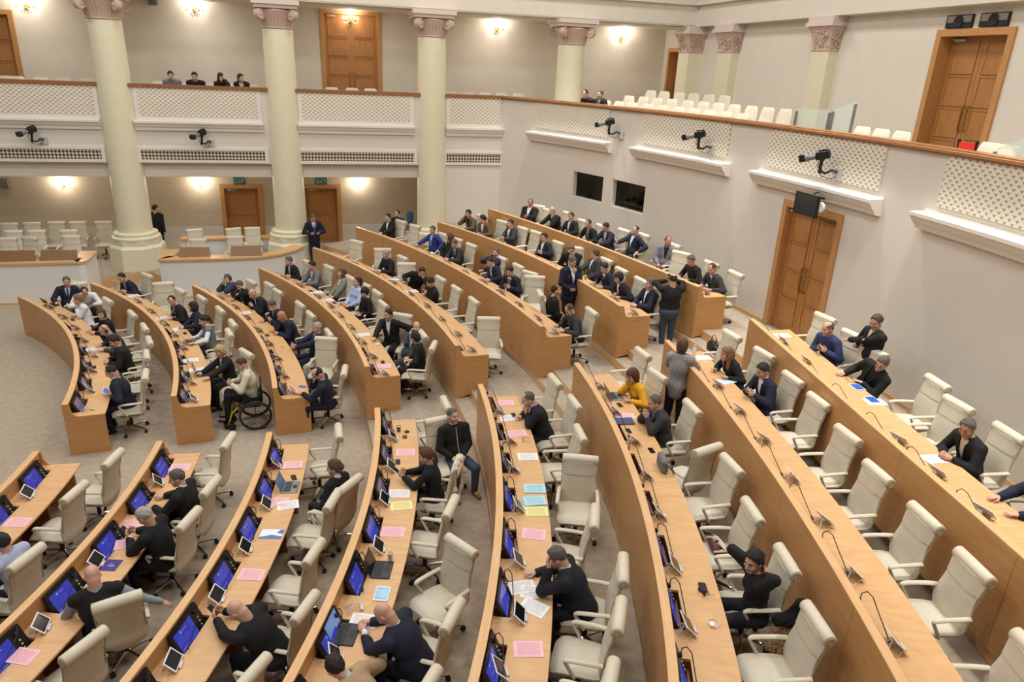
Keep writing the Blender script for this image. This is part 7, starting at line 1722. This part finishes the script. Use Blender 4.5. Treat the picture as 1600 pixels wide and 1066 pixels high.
    mi[(ax_ < .025) & (cz < -.057) & (cz > -.076) & (cy > .082)] = 1
    mi[(np.abs(ax_-.031) < .015) & (np.abs(cz-.006) < .0075) & (cy > .078)] = 5
    mi[(np.abs(ax_-.031) < .0075) & (np.abs(cz-.006) < .0085) & (cy > .078)] = 2
    mi[(ax_ > .014) & (ax_ < .050) & (cz > .024) & (cz < .037) & (cy > .070)] = 3
    parts = [pb, (Vh, Qh, mi)]
    for s_ in (1,-1):
        wv, pn, code = hn[s_]
        cu = {'D':.25,'G':.25,'Q':.95,'q':.7,'A':.45,'L':.6,'d':.7,'K':.5,'E':.95,'P':.95,'T':.8,'C':1.0,'M':.55,'F':.4,'N':.5,'S':.5,'H':.9,'V':.9,'B':.5}.get(code if not isinstance(code, tuple) else 'D', .5)
        parts.append((*hand(wr[s_], wv, pn, s_, fres, cu).mesh(), 0))
    haircol = hair[1]
    sk = skin_mats(ex.get('tan', 0), haircol, ex.get('beard'))
    body = bpy.data.objects.new('person', mk_mesh('person', parts, sk)); COL.objects.link(body)
    body.location = pos; body.rotation_euler = (0,0,rz); tag(body, label, 'person')
    def part(name, Fd, mat, parent=body):
        V, Q = Fd.mesh()
        if not len(Q): return None
        return child(name, mk_mesh(name, [(V, Q, 0)], [mat]), parent)
    # ---- hair
    st = hair[0]; mh = plain('hair_'+haircol, HAIR[haircol], rough=.7, noise=.38, scale=75, bump=.9) if haircol != 'none' else None
    if st != 'bald' and mh:
        ext = .42 if st in ('long',) else .26
        Fq = Field(H-np.array([.2,.2,ext]), H+.2, hres*1.1)
        th_ = {'crew':.006,'short':.012,'recede':.009,'horse':.008}.get(st, .017)
        Fq.ell(hl2((0,-.014,.030)), (.0775+th_,.099+th_,.0925+th_*1.2), hm, 0)
        X = Fq.local(H, hr_, hf_, hd_)
        if st in ('bob','long','crop','shag'):
            if st == 'bob': Fq.ell(hl2((0,-.030,-.035)), (.094,.090,.105), hm, .03)
            if st == 'crop': Fq.ell(hl2((0,-.03,.0)), (.090,.092,.085), hm, .03)
            if st == 'shag': Fq.ell(hl2((0,-.03,-.02)), (.094,.092,.10), hm, .03)
            if st == 'long':
                Fq.ell(hl2((0,-.035,-.04)), (.092,.088,.11), hm, .03)
                for s_ in (1,-1): Fq.cone(hl2((s_*.075,-.01,-.04)), hl2((s_*.082,.0,-.24)), .038, .03, .03)
                Fq.cone(hl2((0,-.08,-.04)), hl2((0,-.085,-.26)), .06, .045, .04)
            fx = np.maximum(.30*(.066-X[2]) if False else 0, 0)
            face = (X[1]-(.052-.35*np.clip(np.abs(X[0])-.035, 0, .1)))     # keep the face free below the fringe
            fr = X[2]-(.062 if st != 'crop' else .05)
            Fq.cut(np.minimum(face, -fr), .014)
        else:
            off = {'recede':-.012,'horse':-.006,'crew':-.002}.get(st, 0.002)
            zl = np.interp(X[1], [-.12,-.08,-.05,-.025,.0,.016,.034,.055,.075,.10], [-.062,-.062,-.045,.012,.016,.0,.05,.080,.094,.105])+(.012 if fem else 0)*0-off*.9
            zl = zl-.012*np.clip(np.abs(X[0])-.035, 0, .02)/.02*(X[1] > .03)
            zl = zl+.006*np.sin(X[0]*110+X[1]*70)+.004*np.sin(X[0]*47-X[1]*90+1)
            Fq.cut((zl-X[2])*.8, .016)
            if st == 'recede': Fq.cut_ell(hl2((0,.075,.105)), (.055,.075,.06), hm)
            if st == 'horse': Fq.cut_ell(hl2((0,.015,.125)), (.074,.105,.075), hm)
            if st == 'pony':
                Fq.ell(hl2((0,-.105,.03)), (.035,.03,.035), hm, .02); Fq.cone(hl2((0,-.125,.02)), hl2((.02,-.135,-.14)), .034, .018, .02)
            if st == 'bun': Fq.ell(hl2((0,-.115,.0)), (.045,.04,.045), hm, .015); Fq.ell(hl2((0,-.06,-.035)), (.07,.06,.05), hm, .03)
        Xg = Fq.local(H, hr_, hf_, hd_); ph_ = (sum(map(ord, label)) % 97)*.31
        Fq.F = (Fq.F+.0032*np.sin(Xg[0]*95+ph_+2.2*np.sin(Xg[1]*31))*np.sin(Xg[1]*60+Xg[2]*70+ph_)+.0035*np.sin(Xg[0]*42+ph_)*np.sin(Xg[1]*38-Xg[2]*30)).astype(np.float32)
        part('hair', Fq, mh)
    # ---- clothes
    kind_o = outfit[0]
    jc = cloth(outfit[1]); trou = cloth(ex.get('trou', outfit[1] if kind_o == 'suit' and outfit[1] not in ('olive','royal','midgrey','brown','beige2','plaid') else 'ink'))
    has_v = kind_o == 'suit'
    g = .014 if kind_o == 'suit' else .010
    Fj = Field(lo, hi, res); torso(Fj, g)
    if kind_o != 'vest': arms(Fj, g+.006, .90 if kind_o == 'suit' else .95)
    else:
        for s_ in (1,-1): Fj.cone(sh[s_], sh[s_]+(el[s_]-sh[s_])*.12, .066, .064, .03)
    if stand: Fj.cone(P0-np.array([0,0,.10 if kind_o == 'suit' else .0]), P0, .15, .15, .05)
    X = Fj.local(P0, r, f, d); Lt = float((NB-P0)@d)
    # neckline
    Fj.cut_cone(NB-d*.005, NB+d*.16+dn*.02, .062+fat*.3, .10)
    if has_v:
        zb = .20 if not stand else .27; wdt = np.clip((X[2]-zb)/(Lt-zb), 0, 1.2)*.066
        Fj.cut(np.minimum(np.minimum(wdt-np.abs(X[0]), X[1]-.03), X[2]-zb))
    if ex.get('zip'): pass
    # open bottom: keep above the thighs
    nm = {'suit':'jacket','knit':'sweater','vest':'vest'}[kind_o]
    j = part(nm, Fj, jc)
    if has_v:
        if near or mid:
            Fl = Field(lo, hi, res*.75)
            for s_ in (1,-1):
                a0 = P0+d*(Lt-.005)+r*s_*.068-f*.02; a1 = P0+d*(Lt-.10)+r*s_*.066; b1 = P0+d*.21+r*s_*.008
                def onf(p, lift=.006):
                    # push the point forward onto the jacket surface
                    for q in range(60):
                        ii = [int(round((p[t]-Fj.lo[t])/Fj.h)) for t in range(3)]
                        if any(ii[t] < 0 or ii[t] >= Fj.n[t] for t in range(3)) or Fj.F[tuple(ii)] > -.004: break
                        p = p+f*.006
                    return p+f*lift*.3
                pts = [onf(a0+(a1-a0)*q/2) for q in range(3)]+[onf(a1+(b1-a1)*q/4+r*s_*.012) for q in range(1, 5)]
                for p_, q_ in zip(pts, pts[1:]): Fl.cone(p_, q_, .016, .014, .01)
            part('lapels', Fl, jc, j)
    col2 = outfit[2]
    if col2:
        Fs = Field(lo, hi, res*.85); torso(Fs, -.001); Fs.F[:] = np.maximum(Fs.F, 0.0) if False else Fs.F
        X = Fs.local(P0, r, f, d)
        Fs.cut(np.maximum(.02-X[1], .10-X[2])) if has_v else Fs.cut(Lt-.05-X[2])
        if has_v: Fs.cut(np.abs(X[0])-.105)
        Fs.cone(NB-d*.03, NB+dn*.045+f*.004, .068+fat*.3, .060+fat*.3, .015)
        t_ = Field.__new__(Field); t_.__dict__.update(Fs.__dict__)
        Fs.cut_cone(NB+dn*.03+f*.03, NB+dn*.12+f*.02, .052, .075)
        if kind_o == 'vest': arms(Fs, .006, .93)
        part('shirt', Fs, cloth(col2))
        if kind_o == 'suit' and not isinstance(hl, tuple):      # cuffs
            Fc = Field(lo, hi, res*.8); 
            for s_ in (1,-1): Fc.cone(el[s_]+(wr[s_]-el[s_])*.86, el[s_]+(wr[s_]-el[s_])*.97, .037, .035, 0)
            part('shirt_cuffs', Fc, cloth(col2))
    if kind_o == 'suit' and len(outfit) > 3 and outfit[3]:
        Ft = Field(lo, hi, res*.7); base = P0
        def onsh(z):
            p = P0+d*z+f*.0
            for q in range(80):
                ii = [int(round((p[t]-Fs.lo[t])/Fs.h)) for t in range(3)]
                if any(ii[t] < 0 or ii[t] >= Fs.n[t] for t in range(3)) or (Fs.F[tuple(ii)] > 0 and q > 12): break
                p = p+f*.006
            return p
        pts = [onsh(z) for z in np.linspace(Lt-.02, .2, 6)]
        for q, (p_, q_) in enumerate(zip(pts, pts[1:])):
            Ft.cone(p_, q_, .017+.002*q, .018+.003*q, .006)
        part('tie', Ft, cloth(outfit[3]))
    Fl = Field(np.minimum(lo, [-.42,-.35,0]), np.maximum([.42,.75,.7], P0+.25), res*1.3)
    Fl.ell(P0-np.array([0,0,.02]), (.178+fat,.14+fat,.13), np.eye(3), .03); legs(Fl, .016)
    if stand: Fl.ell(P0-np.array([0,0,.07]), (.165+fat,.13+fat*.7,.14), np.eye(3), .04)
    part('trousers', Fl, trou)
    shoem = cloth('tan') if ex.get('shoe') == 'tan' else plain('shoe_black', (24,22,22), rough=.35)
    for s_ in (1,-1):
        a = an[s_]; Fs2 = Field(np.minimum(a, toe[s_])-.12, np.maximum(a, toe[s_])+.12, .016); Fs2.cone(a-np.array([0,.03,.045]), toe[s_], .040, .034, .02); Fs2.cone(a-np.array([0,.02,.03]), a+np.array([0,0,.02]), .042, .042, .02)
        part('shoe', Fs2, shoem)
    # ---- things worn on the head
    if ex.get('hp'):
        m = MB(); m.tube([tuple(hl2((.092*math.cos(a*PI/10), -.02, .02+.125*math.sin(a*PI/10)))) for a in range(11)], .008, 6)
        for s_ in (1,-1): m.sphere(tuple(hl2((s_*.093,-.008,-.01))), .034, 10, 8, (1,1,1))
        m.obj('headphones', M_BLACK, body, True)
    if ex.get('gl'):
        m = MB()
        for s_ in (1,-1):
            m.tube([tuple(hl2((s_*.033+.025*math.cos(a*PI/6), .110, .004+.016*math.sin(a*PI/6)))) for a in range(13)], .0016, 4); m.tube([tuple(hl2((s_*.058,.105,.01))), tuple(hl2((s_*.08,.0,.006)))], .002, 4)
        m.tube([tuple(hl2((-.008,.112,.008))), tuple(hl2((.008,.112,.008)))], .002, 4); m.obj('glasses', M_BLACK, body, True)
    if ex.get('mask'):
        Fm = Field(H-.2, H+.2, hres); Fm.ell(hl2((0,.040,-.060)), (.062,.076,.058), hm, 0); X = Fm.local(H, hr_, hf_, hd_); Fm.cut(.035-X[1]); part('face_mask', Fm, plain('mask_white', (226,230,234), rough=.8))
    if ex.get('zip'):
        m = MB(); pts = []
        for z in np.linspace(Lt-.01, .02, 9):
            p = P0+d*z
            for q in range(80):
                ii = [int(round((p[t]-Fj.lo[t])/Fj.h)) for t in range(3)]
                if any(ii[t] < 0 or ii[t] >= Fj.n[t] for t in range(3)) or (Fj.F[tuple(ii)] > 0 and q > 14): break
                p = p+f*.006
            pts.append(tuple(p+f*.002))
        m.tube(pts, .007, 6); m.obj('zipper', M_SILVER, j, True)
    # ---- phones and other things in the hand stay objects of their own
    Mw = Matrix.Translation(pos) @ Matrix.Rotation(rz, 4, 'Z')
    codes = {s_: hn[s_][2] for s_ in (1,-1)}
    def put_phone(p, ux, uy, lab, scr):
        ux = nrm(ux); uy = nrm(uy-ux*(uy@ux)); uz = np.cross(ux, uy)
        o = make_item('phone', 'blue' if scr else 'black')
        M3 = Matrix(((ux[0],uy[0],uz[0],p[0]),(ux[1],uy[1],uz[1],p[1]),(ux[2],uy[2],uz[2],p[2]),(0,0,0,1)))
        o.matrix_world = Mw @ M3; tag(o, lab, 'phone')
    short = ' '.join(label.replace(',', '').split()[:9])
    for s_ in (1,-1):
        if codes[s_] == 'E' and 'hand on his temple' not in label:
            wv, pn, _ = hn[s_]; put_phone(H+hr_*s_*.097+hf_*.015-hd_*.035, hd_*.8-hf_*.45, hf_+hd_*.3, 'phone at the ear of the '+short, False)
    codes = {a_: 'P' if b_ == 'Q' else b_ for a_, b_ in codes.items()}
    if 'P' in (codes[1], codes[-1]) and any(q in label for q in ('phone','tablet')):
        s0 = 1 if codes[1] == 'P' else -1
        if codes[1] == codes[-1] == 'P': p = (wr[1]+wr[-1])/2+(hn[1][0]+hn[-1][0])/2*.10+np.array([0,.01,.02])
        else: p = wr[s0]+hn[s0][0]*.095+np.array([-s0*.02,.0,.02])
        put_phone(p, np.array([0,.55,.6]), np.array([1.,0,0]), 'phone in the hands of the '+short, near and 'bright' in label or 'up a phone' in label or 'over pink' in label)
    if 'T' in (codes[1], codes[-1]):
        p = (wr[1]+wr[-1])/2+np.array([0,.10,.02]); o = make_item('tabflat', 'lit'); o.matrix_world = Mw @ Matrix.Translation(tuple(p)) @ Matrix.Rotation(R_(32), 4, 'X'); tag(o, 'lit tablet in the hands of the '+short, 'tablet')
    if codes[1] == 'V':
        o = empty('photo_camera'); b = MB(); b.rbox((-.07,-.03,-.05), (.07,.03,.05), .012); b.obj('camera_body', M_BLACK, o); b = MB(); b.lathe([(.035,0),(.037,.1),(.033,.11)], 14, M=Matrix.Rotation(-PI/2,4,'X') @ Matrix.Translation((0,0,.03))); b.obj('lens', M_DARK, o, True)
        o.matrix_world = Mw @ Matrix.Translation(tuple(H+hf_*.16+hd_*.01)); tag(o, 'black photo camera held up by the photographer in the aisle', 'camera')
    return body
for rec in PEOPLE: person(rec)

# ------------------------------------------------------------------ coats thrown over chairs
def leopard():
    m, nt, b = new_mat('leopard_cloth'); setp(b, rough=.9); L = nt.links.new; N = nt.nodes.new
    tc = N('ShaderNodeTexCoord'); v = N('ShaderNodeTexVoronoi'); v.inputs['Scale'].default_value = 42; L(tc.outputs['Object'], v.inputs['Vector'])
    r = N('ShaderNodeValToRGB'); r.color_ramp.elements[0].position = .28; r.color_ramp.elements[0].color = (*lin((24,20,18)), 1); r.color_ramp.elements[1].position = .42; r.color_ramp.elements[1].color = (*lin((176,148,110)), 1)
    L(v.outputs['Distance'], r.inputs['Fac']); L(r.outputs['Color'], b.inputs['Base Color']); return m
def drape(name, pos, rz, prims, mat, label, extra=None):
    F = Field((-.6,-.7,.0), (.6,.6,1.3), .018)
    for a, b, ra, rb in prims: F.cone(a, b, ra, rb, .05)
    X = F.grid(); F.F = (F.F+.012*np.sin(X[0]*38+X[1]*20)*np.sin(X[2]*12+X[1]*9)).astype(np.float32)
    V, Q = F.mesh(); o = bpy.data.objects.new(name, mk_mesh(name, [(V, Q, 0)], [mat])); COL.objects.link(o)
    o.location = pos; o.rotation_euler = (0,0,rz); tag(o, label, 'coat')
    if extra:
        F = Field((-.6,-.7,.0), (.6,.6,1.3), .016)
        for a, b, ra, rb in extra[1]: F.cone(a, b, ra, rb, .04)
        X = F.grid(); F.F = (F.F+.014*np.sin(X[0]*60)*np.sin(X[2]*55+X[1]*50)).astype(np.float32)
        V, Q = F.mesh(); child(extra[0], mk_mesh(extra[0], [(V, Q, 0)], [extra[2]]), o)
    return o
for x, y, z, rz, lab in CHAIRS:
    if 'hands behind her neck' in lab or 'woman with dark tied hair in black sweater' in lab:
        drape('coat', (x,y,z), rz, [((-.36,-.34,.62),(-.40,-.26,.24),.06,.085),((-.40,-.40,.55),(-.44,-.36,.20),.055,.075),((-.37,-.22,.58),(-.38,-.14,.30),.05,.065)], leopard(), 'leopard print coat with black fur collar hanging on the chair arm',
              ('fur_collar', [((-.36,-.40,.84),(-.38,-.36,.64),.06,.085),((-.38,-.34,.66),(-.36,-.20,.62),.085,.06),((-.40,-.42,.62),(-.43,-.42,.48),.07,.05)], plain('black_fur', (16,15,16), rough=.95)))
    if 'long brown hair in black' in lab:
        drape('coat', (x,y,z), rz, [((.05,-.375,1.17),(-.22,-.36,1.16),.025,.03),((-.22,-.36,1.15),(-.27,-.37,.85),.028,.03),((-.27,-.37,.85),(-.28,-.35,.55),.03,.022),((.05,-.42,1.15),(-.1,-.43,.80),.02,.025),((-.1,-.43,.80),(-.2,-.40,.70),.025,.03)], plain('oat_cloth', (196,182,164), rough=.95, noise=.06, scale=60, bump=.4), 'oatmeal coat hung over the chair of the woman holding up a phone')
# ------------------------------------------------------------------ light
w = bpy.data.worlds.new('hall'); S.world = w; w.use_nodes = True
w.node_tree.nodes['Background'].inputs[0].default_value = (1.0, .95, .89, 1); w.node_tree.nodes['Background'].inputs[1].default_value = WORLD
def area(name, loc, size, power, color=(1,.955,.90), sy=None, target=None, spread=180):
    l = bpy.data.lights.new(name, 'AREA'); l.energy = power; l.color = color; l.size = size; l.spread = R_(spread)
    if sy: l.shape = 'RECTANGLE'; l.size_y = sy
    o = bpy.data.objects.new(name, l); COL.objects.link(o); o.location = loc
    if target: o.rotation_euler = (Vector(target)-Vector(loc)).to_track_quat('-Z','Y').to_euler()
    return o
# ceiling lights of the hall, in rows
for x in (6, 12, 18, 24):
    for y in (-9, -3, 3, 9): area('ceiling_light', (x,y,13.5), 1.6, 340)
# added fill lights that brighten the gallery walls and the room below
for x in (7.5, 12.4, 17.2, 22, 26.5): area('gallery_fill', (x,14.1,8.36), .5, 34, (1,.93,.82))
for x in (6.5, 9.5, 12.4, 17.2): area('gallery_fill', (x,14.0,4.4), .4, 20, (1,.9,.76))
# downlights washing the curved wall and its ledges
for t in (22, 12, 1, -9, -20):
    q = R_(t); area('wall_downlight', pol(RW-.7, q, 11.5), .35, 150, (1,.95,.88), target=pol(RW-.1, q, 4.5), spread=70)
S.view_settings.view_transform = 'Standard'; S.view_settings.look = 'None'; S.view_settings.gamma = 1; S.view_settings.use_curve_mapping = False
S.view_settings.exposure = EXPO
S.cycles.max_bounces = 5; S.cycles.diffuse_bounces = 3; S.cycles.glossy_bounces = 3; S.cycles.transmission_bounces = 5; S.cycles.transparent_max_bounces = 6
S.cycles.caustics_reflective = False; S.cycles.caustics_refractive = False
S.cycles.sample_clamp_indirect = 4.0
S.cycles.use_denoising = True
